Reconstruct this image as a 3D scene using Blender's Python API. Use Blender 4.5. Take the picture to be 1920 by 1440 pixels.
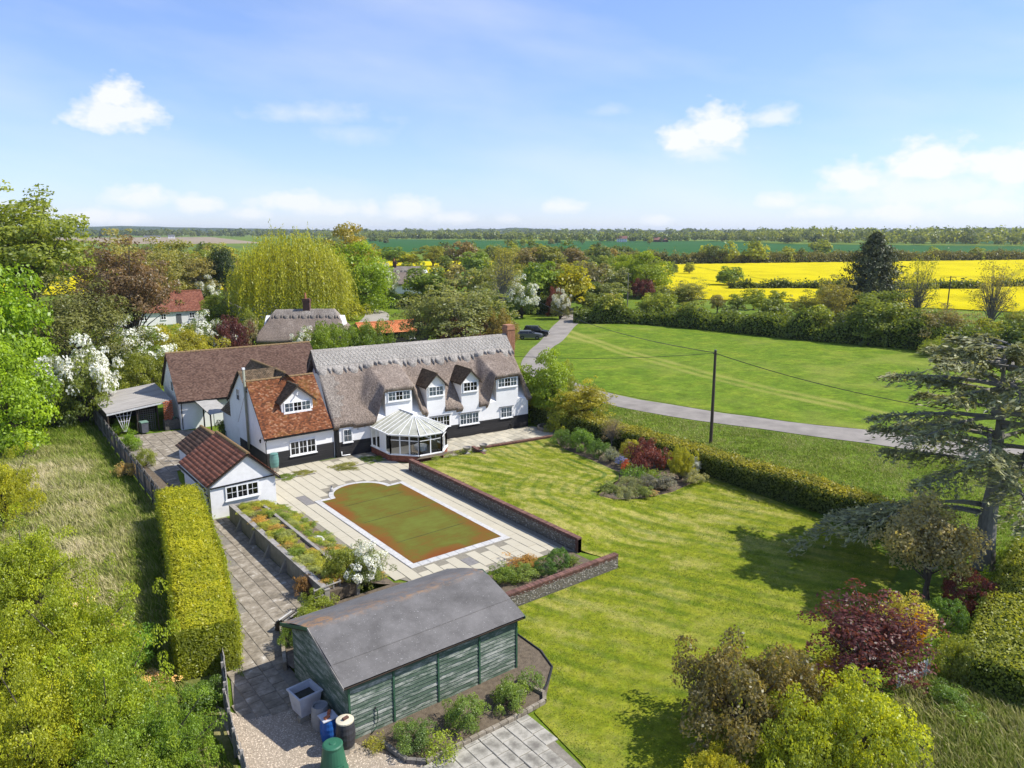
import bpy, math, random
import numpy as np
from mathutils import Vector, Matrix, noise as mnoise

scene = bpy.context.scene
for o in list(bpy.data.objects):
    bpy.data.objects.remove(o)
R = math.radians
random.seed(7)

# ------------------------------------------------------------------ camera
cam_data = bpy.data.cameras.new("camera")
cam_data.sensor_width = 36.0
cam_data.lens = 26.25
cam_data.clip_end = 30000.0
cam = bpy.data.objects.new("camera", cam_data)
scene.collection.objects.link(cam)
cam.location = (0.0, 0.0, 18.0)
cam.rotation_euler = (R(90.0 - 11.62), 0.0, R(-37.8))
scene.camera = cam

# ------------------------------------------------------------------ sky
SUN_DIR = Vector((0.73, -0.50, 1.0)).normalized()
SUN_EL = math.asin(SUN_DIR.z)
SUN_AZ = math.atan2(SUN_DIR.x, SUN_DIR.y)
world = bpy.data.worlds.new("World")
scene.world = world
world.use_nodes = True
wt = world.node_tree
wn, wl = wt.nodes, wt.links
wn.clear()
w_out = wn.new("ShaderNodeOutputWorld")
w_bg = wn.new("ShaderNodeBackground")
w_bg.inputs["Strength"].default_value = 0.142
sky = wn.new("ShaderNodeTexSky")
sky.sky_type = 'NISHITA'
sky.sun_disc = False
sky.sun_elevation = SUN_EL
sky.sun_rotation = SUN_AZ
sky.altitude = 0.0
sky.air_density = 1.0
sky.dust_density = 0.2
sky.ozone_density = 2.6


def wmath(op, a, b=None, c=None, clamp=False):
    n = wn.new("ShaderNodeMath")
    n.operation = op
    n.use_clamp = clamp
    for i, v in enumerate((a, b, c)):
        if v is None:
            continue
        if isinstance(v, (int, float)):
            n.inputs[i].default_value = v
        else:
            wl.new(v, n.inputs[i])
    return n.outputs[0]


w_tc = wn.new("ShaderNodeTexCoord")
w_sep = wn.new("ShaderNodeSeparateXYZ")
wl.new(w_tc.outputs["Generated"], w_sep.inputs[0])
az = wmath('ARCTAN2', w_sep.outputs[0], w_sep.outputs[1])
az = wmath('MULTIPLY', az, 57.2958)
el = wmath('MULTIPLY', wmath('ARCSINE', w_sep.outputs[2]), 57.2958)
w_vec = wn.new("ShaderNodeCombineXYZ")
wl.new(az, w_vec.inputs[0])
wl.new(wmath('MULTIPLY', el, 1.5), w_vec.inputs[1])


def wnoise(scale, detail, rough):
    n = wn.new("ShaderNodeTexNoise")
    n.inputs["Scale"].default_value = scale
    n.inputs["Detail"].default_value = detail
    n.inputs["Roughness"].default_value = rough
    wl.new(w_vec.outputs[0], n.inputs["Vector"])
    return n.outputs[0]


n_puff = wmath('SUBTRACT', wnoise(0.55, 6.0, 0.6), 0.5)
n_big = wmath('SUBTRACT', wnoise(0.16, 4.0, 0.55), 0.5)
# cumulus puffs: azimuth (deg from +Y), elevation, half width, half height, strength
CLOUDS = [(11.0, 7.2, 3.4, 1.5, .95), (11.4, 8.4, 1.7, 1.4, 1.0), (3.2, 4.0, 1.6, 1.0, .75),
          (12.2, 2.1, 2.8, 1.0, .85), (15.4, 1.7, 2.1, .9, .85), (9.0, .9, 2.0, .8, .8), (11.0, .7, 1.6, .7, .8),
          (22.0, 2.0, 3.4, 1.2, .85), (24.5, 1.5, 3.0, .9, .75), (30.0, 1.5, 3.0, 1.2, .85), (27.3, 1.5, 1.2, .9, .8), (41.5, 1.7, 1.9, .8, .8), (37.5, .8, 1.2, .5, .6), (48.5, .7, 1.6, .6, .7),
          (50.2, 6.3, 2.2, 1.5, 1.0), (52.4, 6.9, 2.7, 2.0, 1.0), (56.0, 7.6, 2.3, 1.0, .75), (51.5, 5.4, 3.6, 1.2, .7),
          (61.8, 3.3, 2.8, 1.6, .95), (66.2, 4.2, 3.2, 2.0, 1.0), (70.5, 3.8, 3.0, 1.7, 1.0), (66.5, 2.4, 8.0, 1.9, .75),
          (57.0, 2.0, 1.8, .9, .85), (59.5, 1.3, 2.2, .7, .8), (64.5, 1.2, 3.2, .9, .85), (69.5, 1.4, 3.0, 1.0, .85), (24.0, 8.0, 5.5, 1.0, .5), (26.5, 6.6, 4.0, .9, .4), (45.0, 8.4, 2.0, .6, .4), (5.5, 1.2, 2.0, .8, .8), (19.0, 1.1, 2.0, .6, .75), (33.5, .9, 2.4, .6, .75), (-9., 5., 4., 1.6, .9), (-24., 3.5, 5., 1.6, .9), (-47., 7., 4.5, 2., .9),
          (84., 4., 5., 1.8, .9), (103., 6.5, 4., 2., .9), (131., 4.5, 5., 1.8, .9), (168., 6., 5., 2., .9), (-82., 4., 5., 1.6, .9), (-120., 6., 5., 2.1, .9)]
tot = None
for a0, e0, hw, hh, st in CLOUDS:
    dx = wmath('MULTIPLY', wmath('SUBTRACT', az, a0), 1.0 / hw)
    dy = wmath('MULTIPLY', wmath('SUBTRACT', el, e0), 1.0 / hh)
    dy = wmath('MULTIPLY', dy, wmath('ADD', wmath('MULTIPLY', wmath('LESS_THAN', dy, 0.0), .35), 1.0))
    r2 = wmath('ADD', wmath('MULTIPLY', dx, dx), wmath('MULTIPLY', dy, dy))
    m = wmath('SUBTRACT', 1.04, wmath('SQRT', r2))
    m = wmath('ADD', m, wmath('MULTIPLY', n_puff, 1.9))
    m = wmath('MULTIPLY', m, 1.7 * st, clamp=True)
    m = wmath('MULTIPLY', m, st)
    tot = m if tot is None else wmath('MAXIMUM', tot, m)
# thin high veil and a faint streak
w_vec2 = wn.new("ShaderNodeCombineXYZ")
wl.new(wmath('MULTIPLY', az, 0.045), w_vec2.inputs[0])
wl.new(wmath('ADD', wmath('MULTIPLY', el, 0.16), wmath('MULTIPLY', az, .02)), w_vec2.inputs[1])
n_v = wn.new("ShaderNodeTexNoise")
n_v.inputs["Scale"].default_value = 1.0
n_v.inputs["Detail"].default_value = 5.0
wl.new(w_vec2.outputs[0], n_v.inputs["Vector"])
veil = wmath('MULTIPLY', wmath('SUBTRACT', n_v.outputs[0], 0.42), 2.4, clamp=True)
veil = wmath('MULTIPLY', veil, 0.42)
tot = wmath('MAXIMUM', wmath('MULTIPLY', tot, .92), veil)
w_mix = wn.new("ShaderNodeMix")
w_mix.data_type = 'RGBA'
wl.new(tot, w_mix.inputs[0])
w_gam = wn.new("ShaderNodeGamma")
w_gam.inputs[1].default_value = 0.75
wl.new(sky.outputs[0], w_gam.inputs[0])
w_tint = wn.new("ShaderNodeMix")
w_tint.data_type = 'RGBA'
w_tint.blend_type = 'MULTIPLY'
w_tint.inputs[0].default_value = 1.0
wl.new(w_gam.outputs[0], w_tint.inputs[6])
w_tint.inputs[7].default_value = (.87, .985, 1.36, 1)
wl.new(w_tint.outputs[2], w_mix.inputs[6])
w_mix.inputs[7].default_value = (4.55, 4.6, 4.7, 1)
wl.new(w_mix.outputs[2], w_bg.inputs["Color"])
wl.new(w_bg.outputs[0], w_out.inputs["Surface"])

# ------------------------------------------------------------------ sun, exposure
sun_data = bpy.data.lights.new("sun", 'SUN')
sun_data.energy = 4.4
sun_data.angle = R(0.55)
sun_data.color = (1.0, 0.955, 0.88)
sun = bpy.data.objects.new("sun", sun_data)
scene.collection.objects.link(sun)
sun.location = (60, -40, 90)
sun.rotation_euler = (-SUN_DIR).to_track_quat('-Z', 'Y').to_euler()
vs = scene.view_settings
vs.view_transform = 'Standard'
vs.look = 'None'
vs.exposure = 0.66
vs.gamma = 1.0
vs.use_curve_mapping = False
scene.cycles.max_bounces = 6
scene.cycles.diffuse_bounces = 3
scene.cycles.glossy_bounces = 3
scene.cycles.transmission_bounces = 6
scene.cycles.transparent_max_bounces = 10
scene.cycles.volume_bounces = 0
scene.cycles.use_denoising = True

# ------------------------------------------------------------------ materials
MATS = {}


def new_mat(name):
    m = bpy.data.materials.new(name)
    m.use_nodes = True
    MATS[name] = m
    t = m.node_tree
    return m, t, t.nodes["Principled BSDF"]


def N(t, kind, **kw):
    n = t.nodes.new(kind)
    for k, v in kw.items():
        if k in ("operation", "blend_type", "data_type", "feature", "distance", "attribute_name", "use_clamp", "wave_type", "bands_direction", "mode"):
            setattr(n, k, v)
        else:
            s = n.inputs[k]
            if hasattr(v, "is_linked") or isinstance(v, bpy.types.NodeSocket):
                t.links.new(v, s)
            else:
                s.default_value = v
    return n


def col(c):
    return (c[0], c[1], c[2], 1.0)


def coords(t, scale=(1, 1, 1), rot=(0, 0, 0)):
    tc = t.nodes.new("ShaderNodeTexCoord")
    mp = t.nodes.new("ShaderNodeMapping")
    t.links.new(tc.outputs["Object"], mp.inputs[0])
    mp.inputs["Scale"].default_value = scale
    mp.inputs["Rotation"].default_value = rot
    oi = t.nodes.new("ShaderNodeObjectInfo")
    mul = N(t, "ShaderNodeMath", operation='MULTIPLY')
    t.links.new(oi.outputs["Random"], mul.inputs[0])
    mul.inputs[1].default_value = 37.0
    add = N(t, "ShaderNodeVectorMath", operation='ADD')
    t.links.new(mp.outputs[0], add.inputs[0])
    t.links.new(mul.outputs[0], add.inputs[1])
    return add.outputs[0]


def noise_tex(t, vec, scale, detail=4.0, rough=.6):
    n = N(t, "ShaderNodeTexNoise", Vector=vec, Scale=scale, Detail=detail, Roughness=rough)
    return n.outputs[0]


def ramp(t, fac, stops):
    r = t.nodes.new("ShaderNodeValToRGB")
    t.links.new(fac, r.inputs[0])
    e = r.color_ramp.elements
    while len(e) < len(stops):
        e.new(.5)
    for i, (p, c) in enumerate(stops):
        e[i].position = p
        e[i].color = col(c)
    return r.outputs[0]


def mixc(t, fac, a, b, mode='MIX'):
    n = N(t, "ShaderNodeMix", data_type='RGBA', blend_type=mode)
    for i, v in ((0, fac), (6, a), (7, b)):
        if isinstance(v, bpy.types.NodeSocket):
            t.links.new(v, n.inputs[i])
        else:
            n.inputs[i].default_value = v if i == 0 else col(v)
    return n.outputs[2]


def bump(t, b, height, strength=.4, dist=.02):
    n = N(t, "ShaderNodeBump", Height=height, Strength=strength, Distance=dist)
    t.links.new(n.outputs[0], b.inputs["Normal"])


def attr(t, name):
    a = t.nodes.new("ShaderNodeAttribute")
    a.attribute_name = name
    return a.outputs["Fac"]


def objrand(t):
    return t.nodes.new("ShaderNodeObjectInfo").outputs["Random"]


def setspec(b, v):
    b.inputs["Specular IOR Level"].default_value = v


def simple(name, c0, c1=None, scale=6.0, rough=.8, bs=.2, bd=.01, stretch=(1, 1, 1), spec=.3, objvar=0.0, lv=0.0, detail=5.0, metal=0.0):
    """mottled two-tone surface with fine relief, and a small per-object or per-piece tint"""
    m, t, b = new_mat(name)
    c1 = c1 or tuple(v * .7 for v in c0)
    v = coords(t, stretch)
    n = noise_tex(t, v, scale, detail)
    c = ramp(t, n, [(.3, c1), (.7, c0)])
    if objvar:
        f = N(t, "ShaderNodeMath", operation='MULTIPLY_ADD')
        t.links.new(objrand(t), f.inputs[0])
        f.inputs[1].default_value = 2 * objvar
        f.inputs[2].default_value = 1 - objvar
        c = mixc(t, 1.0, c, f.outputs[0], 'MULTIPLY')
    if lv:
        f = N(t, "ShaderNodeMath", operation='MULTIPLY_ADD')
        t.links.new(attr(t, "lv"), f.inputs[0])
        f.inputs[1].default_value = 2 * lv
        f.inputs[2].default_value = 1 - lv
        c = mixc(t, 1.0, c, f.outputs[0], 'MULTIPLY')
    t.links.new(c, b.inputs["Base Color"])
    b.inputs["Roughness"].default_value = rough
    b.inputs["Metallic"].default_value = metal
    setspec(b, spec)
    if bs:
        bump(t, b, noise_tex(t, v, scale * 4, 4.0), bs, bd)
    return m


# ------------------------------------------------------------------ mesh helpers
COL = scene.collection


class MB:
    """collects shapes into one mesh object"""

    def __init__(self):
        self.v, self.f, self.a = [], [], []

    def add(self, verts, faces, lv=None):
        n = len(self.v)
        self.v.extend(verts)
        self.f.extend([tuple(i + n for i in f) for f in faces])
        if lv is not None:
            self.a.extend([lv] * len(faces))
        return self

    def quad(self, a, b, c, d):
        return self.add([a, b, c, d], [(0, 1, 2, 3)])

    def poly(self, pts):
        return self.add(list(pts), [tuple(range(len(pts)))])

    def box(self, x0, x1, y0, y1, z0, z1):
        v = [(x0, y0, z0), (x1, y0, z0), (x1, y1, z0), (x0, y1, z0), (x0, y0, z1), (x1, y0, z1), (x1, y1, z1), (x0, y1, z1)]
        return self.add(v, [(0, 3, 2, 1), (4, 5, 6, 7), (0, 1, 5, 4), (1, 2, 6, 5), (2, 3, 7, 6), (3, 0, 4, 7)])

    def cbox(self, x0, x1, y0, y1, z0, z1, b=.01):
        """box with a chamfered top"""
        v = [(x0, y0, z0), (x1, y0, z0), (x1, y1, z0), (x0, y1, z0), (x0, y0, z1 - b), (x1, y0, z1 - b), (x1, y1, z1 - b), (x0, y1, z1 - b),
             (x0 + b, y0 + b, z1), (x1 - b, y0 + b, z1), (x1 - b, y1 - b, z1), (x0 + b, y1 - b, z1)]
        return self.add(v, [(8, 9, 10, 11), (0, 1, 5, 4), (1, 2, 6, 5), (2, 3, 7, 6), (3, 0, 4, 7), (4, 5, 9, 8), (5, 6, 10, 9), (6, 7, 11, 10), (7, 4, 8, 11), (0, 3, 2, 1)])

    def prism(self, poly, vec):
        """extrude a planar polygon along vec"""
        n = len(poly)
        p = [tuple(q) for q in poly]
        q = [(a[0] + vec[0], a[1] + vec[1], a[2] + vec[2]) for a in p]
        fs = [tuple(range(n - 1, -1, -1)), tuple(range(n, 2 * n))]
        fs += [(i, (i + 1) % n, (i + 1) % n + n, i + n) for i in range(n)]
        return self.add(p + q, fs)

    def bar(self, p, q, w, h=None):
        """rectangular bar from p to q"""
        p, q = Vector(p), Vector(q)
        d = (q - p).normalized()
        up = Vector((0, 0, 1)) if abs(d.z) < .95 else Vector((0, 1, 0))
        s = d.cross(up).normalized() * (w / 2)
        u = s.cross(d).normalized() * ((h or w) / 2)
        v = [p - s - u, p + s - u, p + s + u, p - s + u, q - s - u, q + s - u, q + s + u, q - s + u]
        return self.add([tuple(x) for x in v], [(0, 3, 2, 1), (4, 5, 6, 7), (0, 1, 5, 4), (1, 2, 6, 5), (2, 3, 7, 6), (3, 0, 4, 7)])

    def tube(self, pts, rad, n=8, cap=True):
        pts = [Vector(p) for p in pts]
        if isinstance(rad, (int, float)):
            rad = [rad] * len(pts)
        vs, fs = [], []
        for i, p in enumerate(pts):
            d = (pts[min(i + 1, len(pts) - 1)] - pts[max(i - 1, 0)]).normalized()
            ref = Vector((0, 0, 1)) if abs(d.z) < .9 else Vector((1, 0, 0))
            s = d.cross(ref).normalized()
            u = s.cross(d)
            for k in range(n):
                a = 2 * math.pi * k / n
                vs.append(tuple(p + (s * math.cos(a) + u * math.sin(a)) * rad[i]))
        for i in range(len(pts) - 1):
            for k in range(n):
                fs.append((i * n + k, i * n + (k + 1) % n, (i + 1) * n + (k + 1) % n, (i + 1) * n + k))
        if cap:
            fs.append(tuple(range(n - 1, -1, -1)))
            m = (len(pts) - 1) * n
            fs.append(tuple(range(m, m + n)))
        return self.add(vs, fs)

    def lathe(self, prof, n=20, c=(0, 0, 0)):
        """prof: (radius, z) pairs"""
        vs, fs = [], []
        for r, z in prof:
            for k in range(n):
                a = 2 * math.pi * k / n
                vs.append((c[0] + r * math.cos(a), c[1] + r * math.sin(a), c[2] + z))
        for i in range(len(prof) - 1):
            for k in range(n):
                fs.append((i * n + k, i * n + (k + 1) % n, (i + 1) * n + (k + 1) % n, (i + 1) * n + k))
        fs.append(tuple(range(n - 1, -1, -1)))
        m = (len(prof) - 1) * n
        fs.append(tuple(range(m, m + n)))
        return self.add(vs, fs)

    def build(self, name, material, parent=None, smooth=False, loc=None, rz=None):
        me = bpy.data.meshes.new(name)
        me.from_pydata(self.v, [], self.f)
        if smooth:
            me.polygons.foreach_set("use_smooth", [True] * len(me.polygons))
        if self.a and len(self.a) == len(me.polygons):
            at = me.attributes.new("lv", 'FLOAT', 'FACE')
            at.data.foreach_set("value", self.a)
        me.update()
        return link(name, me, material, parent, loc, rz)


def link(name, me, material=None, parent=None, loc=None, rz=None):
    if material is not None and not me.materials:
        me.materials.append(MATS[material] if isinstance(material, str) else material)
    o = bpy.data.objects.new(name, me)
    COL.objects.link(o)
    if parent is not None:
        o.parent = parent
    if loc is not None:
        o.location = loc
    if rz is not None:
        o.rotation_euler = (0, 0, rz)
    return o


def tag(o, label=None, cat=None, group=None, kind=None):
    if label:
        o["label"] = label
    if cat:
        o["category"] = cat
    if group:
        o["group"] = group
    if kind:
        o["kind"] = kind
    return o


def thing(name, label, cat, loc=(0, 0, 0), rz=0.0, group=None):
    o = bpy.data.objects.new(name, None)
    o.empty_display_size = .3
    COL.objects.link(o)
    o.location = loc
    o.rotation_euler = (0, 0, rz)
    return tag(o, label, cat, group)


def np_mesh(name, V, F, lv=None, smooth=False):
    """fast mesh from numpy arrays; F is (m,k)"""
    V = np.asarray(V, np.float32)
    F = np.asarray(F, np.int32)
    me = bpy.data.meshes.new(name)
    m, k = F.shape
    me.vertices.add(len(V))
    me.vertices.foreach_set("co", V.ravel())
    me.loops.add(m * k)
    me.loops.foreach_set("vertex_index", F.ravel())
    me.polygons.add(m)
    me.polygons.foreach_set("loop_start", np.arange(0, m * k, k, dtype=np.int32))
    me.polygons.foreach_set("loop_total", np.full(m, k, np.int32))
    if smooth:
        me.polygons.foreach_set("use_smooth", np.ones(m, bool))
    me.update(calc_edges=True)
    if lv is not None:
        at = me.attributes.new("lv", 'FLOAT', 'FACE')
        at.data.foreach_set("value", np.asarray(lv, np.float32))
    return me


def sstep(a, b, x):
    t = np.clip((np.asarray(x, float) - a) / (b - a), 0, 1)
    return t * t * (3 - 2 * t)


def lawn_h(x, y):
    """the garden lawn is banked up behind the patio's retaining wall"""
    up = sstep(28.0, 33.5, y) * (1 - .72 * sstep(46.8, 49.0, y))
    across = 1 - .85 * sstep(29.0, 40.0, x)
    return .72 * up * across * (np.asarray(x) > 27.4)


def vnoise(x, y, s=1.0, seed=0):
    """smooth value noise on arrays"""
    x = np.asarray(x, float) * s + seed * 17.3
    y = np.asarray(y, float) * s + seed * 5.7
    xi, yi = np.floor(x), np.floor(y)
    fx, fy = x - xi, y - yi
    fx, fy = fx * fx * (3 - 2 * fx), fy * fy * (3 - 2 * fy)

    def h(a, b):
        v = np.sin(a * 127.1 + b * 311.7) * 43758.5453
        return v - np.floor(v)
    return (h(xi, yi) * (1 - fx) + h(xi + 1, yi) * fx) * (1 - fy) + (h(xi, yi + 1) * (1 - fx) + h(xi + 1, yi + 1) * fx) * fy


def seg_dist(x, y, pts):
    """distance from arrays x,y to a polyline"""
    d = np.full(np.shape(x), 1e9)
    for (ax, ay), (bx, by) in zip(pts[:-1], pts[1:]):
        ux, uy = bx - ax, by - ay
        t = np.clip(((x - ax) * ux + (y - ay) * uy) / (ux * ux + uy * uy + 1e-9), 0, 1)
        d = np.minimum(d, np.hypot(x - ax - t * ux, y - ay - t * uy))
    return d


def inside(x, y, poly):
    r = np.zeros(np.shape(x), bool)
    j = len(poly) - 1
    for i in range(len(poly)):
        (xi, yi), (xj, yj) = poly[i], poly[j]
        c = ((yi > y) != (yj > y)) & (x < (xj - xi) * (y - yi) / (yj - yi + 1e-12) + xi)
        r ^= c
        j = i
    return r


def smooth_line(pts, step=1.0):
    """Catmull-Rom through points"""
    P = [np.array(p, float) for p in pts]
    P = [2 * P[0] - P[1]] + P + [2 * P[-1] - P[-2]]
    out = []
    for i in range(1, len(P) - 2):
        n = max(2, int(np.linalg.norm(P[i + 1] - P[i]) / step))
        for k in range(n):
            t = k / n
            out.append(.5 * (2 * P[i] + (P[i + 1] - P[i - 1]) * t + (2 * P[i - 1] - 5 * P[i] + 4 * P[i + 1] - P[i + 2]) * t * t + (3 * P[i] - P[i - 1] - 3 * P[i + 1] + P[i + 2]) * t ** 3))
    out.append(P[-2])
    return out
# ------------------------------------------------------------------ ground materials
def grass_mat(name, dark, mid, light, s1=.35, s2=7.0, wear=None, bumpd=.05, bs=.5, mid_s=None, stripe=None):
    m, t, b = new_mat(name)
    tc = t.nodes.new("ShaderNodeTexCoord").outputs["Object"]
    big = noise_tex(t, tc, s1, 5.0, .65)
    fine = noise_tex(t, tc, s2, 6.0, .75)
    f = N(t, "ShaderNodeMath", operation='MULTIPLY_ADD')
    t.links.new(fine, f.inputs[0])
    f.inputs[1].default_value = .6
    g = N(t, "ShaderNodeMath", operation='MULTIPLY_ADD')
    t.links.new(big, g.inputs[0])
    g.inputs[1].default_value = .7
    g.inputs[2].default_value = -.15
    t.links.new(g.outputs[0], f.inputs[2])
    c = ramp(t, f.outputs[0], [(.28, dark), (.5, mid), (.74, light)])
    if mid_s:
        md = noise_tex(t, tc, mid_s, 6.0, .8)
        mm = N(t, "ShaderNodeMapRange")
        t.links.new(md, mm.inputs[0])
        mm.inputs[1].default_value, mm.inputs[2].default_value = .32, .68
        mm.inputs[3].default_value, mm.inputs[4].default_value = .58, 1.42
        c = mixc(t, 1.0, c, mm.outputs[0], 'MULTIPLY')
    if wear:
        wf = N(t, "ShaderNodeMath", operation='MULTIPLY', use_clamp=True)
        t.links.new(attr(t, "wear"), wf.inputs[0])
        mw = N(t, "ShaderNodeMapRange")
        t.links.new(noise_tex(t, tc, 5.5, 6.0, .85), mw.inputs[0])
        mw.inputs[1].default_value, mw.inputs[2].default_value = .36, .62
        mw.inputs[3].default_value, mw.inputs[4].default_value = .15, 1.5
        t.links.new(mw.outputs[0], wf.inputs[1])
        c = mixc(t, wf.outputs[0], c, wear)
    if stripe:
        c = mixc(t, attr(t, "stripe"), c, mixc(t, 1.0, c, stripe, 'MULTIPLY'))
    t.links.new(c, b.inputs["Base Color"])
    b.inputs["Roughness"].default_value = .95
    setspec(b, .1)
    h = noise_tex(t, tc, s2 * 2.2, 5.0, .8)
    bump(t, b, h, bs, bumpd)
    return m


grass_mat("ground_grass", (.065, .115, .010), (.11, .165, .014), (.18, .215, .024), .09, 2.4, bumpd=.12, bs=.6, mid_s=.9)
grass_mat("meadow_grass", (.06, .115, .008), (.115, .18, .011), (.20, .235, .022), .22, 3.2, wear=(.27, .27, .06), bumpd=.12, bs=.7, mid_s=.75)
grass_mat("rough_soil", (.08, .11, .02), (.20, .20, .06), (.38, .32, .16), .5, 5.0, bumpd=.1, bs=.8)
grass_mat("crop_green", (.014, .07, .010), (.02, .088, .012), (.03, .105, .014), .012, .25, bumpd=.1, bs=.3)
simple("plough", (.30, .235, .15), (.22, .165, .10), .02, .95, 0)
simple("asphalt", (.29, .262, .225), (.185, .166, .143), .45, .9, .3, .01, spec=.25, detail=9.0)
simple("drive_gravel", (.36, .33, .28), (.26, .24, .20), 1.2, .95, .3, .02)
simple("soil", (.16, .125, .085), (.085, .065, .045), 5.0, .95, .8, .04)
simple("slab_stone", (.44, .40, .30), (.415, .375, .28), 3.0, .85, .25, .006, objvar=.035)
simple("slab_dark", (.22, .205, .19), (.16, .15, .14), 5.0, .85, .25, .006)
simple("slab_york", (.46, .41, .30), (.33, .31, .25), 2.6, .85, .3, .008, objvar=.16)
simple("joint_sand", (.25, .225, .17), (.18, .162, .122), 9.0, .95, .5, .01)
simple("coping_white", (.52, .505, .475), (.38, .37, .345), 6.0, .8, .2, .005, objvar=.05)
simple("mortar_old", (.24, .215, .17), (.15, .135, .11), 5.0, .95, .6, .02)


def lichen_slab():
    m, t, b = new_mat("slab_lichen")
    v = coords(t)
    a = noise_tex(t, v, 1.6, 6.0, .7)
    c = ramp(t, a, [(.34, (.13, .11, .08)), (.5, (.225, .19, .14)), (.62, (.32, .28, .22)), (.70, (.58, .55, .49))])
    t.links.new(c, b.inputs["Base Color"])
    b.inputs["Roughness"].default_value = .95
    bump(t, b, noise_tex(t, v, 14.0, 5.0), .5, .02)


lichen_slab()


def grey_slab():
    """weathered terrace slab: dark stain in the middle of each, pale edges"""
    m, t, b = new_mat("slab_weathered")
    v = coords(t)
    a = noise_tex(t, v, 2.2, 6.0, .7)
    gen = t.nodes.new("ShaderNodeTexCoord").outputs["Generated"]
    d = N(t, "ShaderNodeVectorMath", operation='DISTANCE')
    t.links.new(gen, d.inputs[0])
    d.inputs[1].default_value = (.5, .5, 1.0)
    f = N(t, "ShaderNodeMath", operation='MULTIPLY_ADD')
    t.links.new(a, f.inputs[0])
    f.inputs[1].default_value = 2.4
    t.links.new(d.outputs["Value"], f.inputs[2])
    mr = N(t, "ShaderNodeMapRange")
    t.links.new(f.outputs[0], mr.inputs[0])
    mr.inputs[1].default_value, mr.inputs[2].default_value = .9, 2.0
    c = ramp(t, mr.outputs[0], [(.15, (.15, .135, .11)), (.45, (.22, .205, .165)), (.85, (.37, .345, .285))])
    t.links.new(c, b.inputs["Base Color"])
    b.inputs["Roughness"].default_value = .92
    bump(t, b, noise_tex(t, v, 16.0, 5.0), .4, .012)


grey_slab()


def pool_mat():
    m, t, b = new_mat("pool_cover")
    tc = t.nodes.new("ShaderNodeTexCoord").outputs["Object"]
    n1 = noise_tex(t, tc, .35, 5.0, .65)
    w = t.nodes.new("ShaderNodeMapping")
    t.links.new(tc, w.inputs[0])
    w.inputs["Scale"].default_value = (.5, 2.4, 1)
    n2 = noise_tex(t, w.outputs[0], 1.6, 7.0, .75)
    f = N(t, "ShaderNodeMath", operation='MULTIPLY_ADD')
    t.links.new(n2, f.inputs[0])
    f.inputs[1].default_value = .7
    t.links.new(n1, f.inputs[2])
    f2 = N(t, "ShaderNodeMath", operation='MULTIPLY_ADD')
    t.links.new(attr(t, "wear"), f2.inputs[0])
    f2.inputs[1].default_value = -.55
    t.links.new(f.outputs[0], f2.inputs[2])
    c = ramp(t, f2.outputs[0], [(.28, (.165, .055, .014)), (.60, (.15, .078, .016)), (.78, (.11, .10, .016)), (1.0, (.12, .14, .024))])
    t.links.new(c, b.inputs["Base Color"])
    b.inputs["Roughness"].default_value = .9
    setspec(b, .1)
    bump(t, b, n2, .3, .03)


pool_mat()


def rape_mat():
    m, t, b = new_mat("rape_flowers")
    tc = t.nodes.new("ShaderNodeTexCoord").outputs["Object"]
    n1 = noise_tex(t, tc, .05, 5.0, .7)
    n2 = noise_tex(t, tc, .9, 6.0, .8)
    f = N(t, "ShaderNodeMath", operation='MULTIPLY_ADD')
    t.links.new(n2, f.inputs[0])
    f.inputs[1].default_value = .8
    t.links.new(n1, f.inputs[2])
    c = ramp(t, f.outputs[0], [(.45, (.20, .19, .014)), (.70, (.40, .335, .012)), (.95, (.54, .455, .014))])
    c = mixc(t, attr(t, "wear"), c, (.17, .17, .02))
    t.links.new(c, b.inputs["Base Color"])
    b.inputs["Roughness"].default_value = 1.0
    setspec(b, 0)
    bump(t, b, n2, .6, .4)


rape_mat()


# ------------------------------------------------------------------ ground sheets
def sheet(name, poly, z, material, kind='structure', parent=None, label=None, cat=None):
    mb = MB()
    mb.poly([(x, y, z) for x, y in poly])
    o = mb.build(name, material, parent)
    if kind:
        tag(o, kind=kind)
    return o


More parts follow.
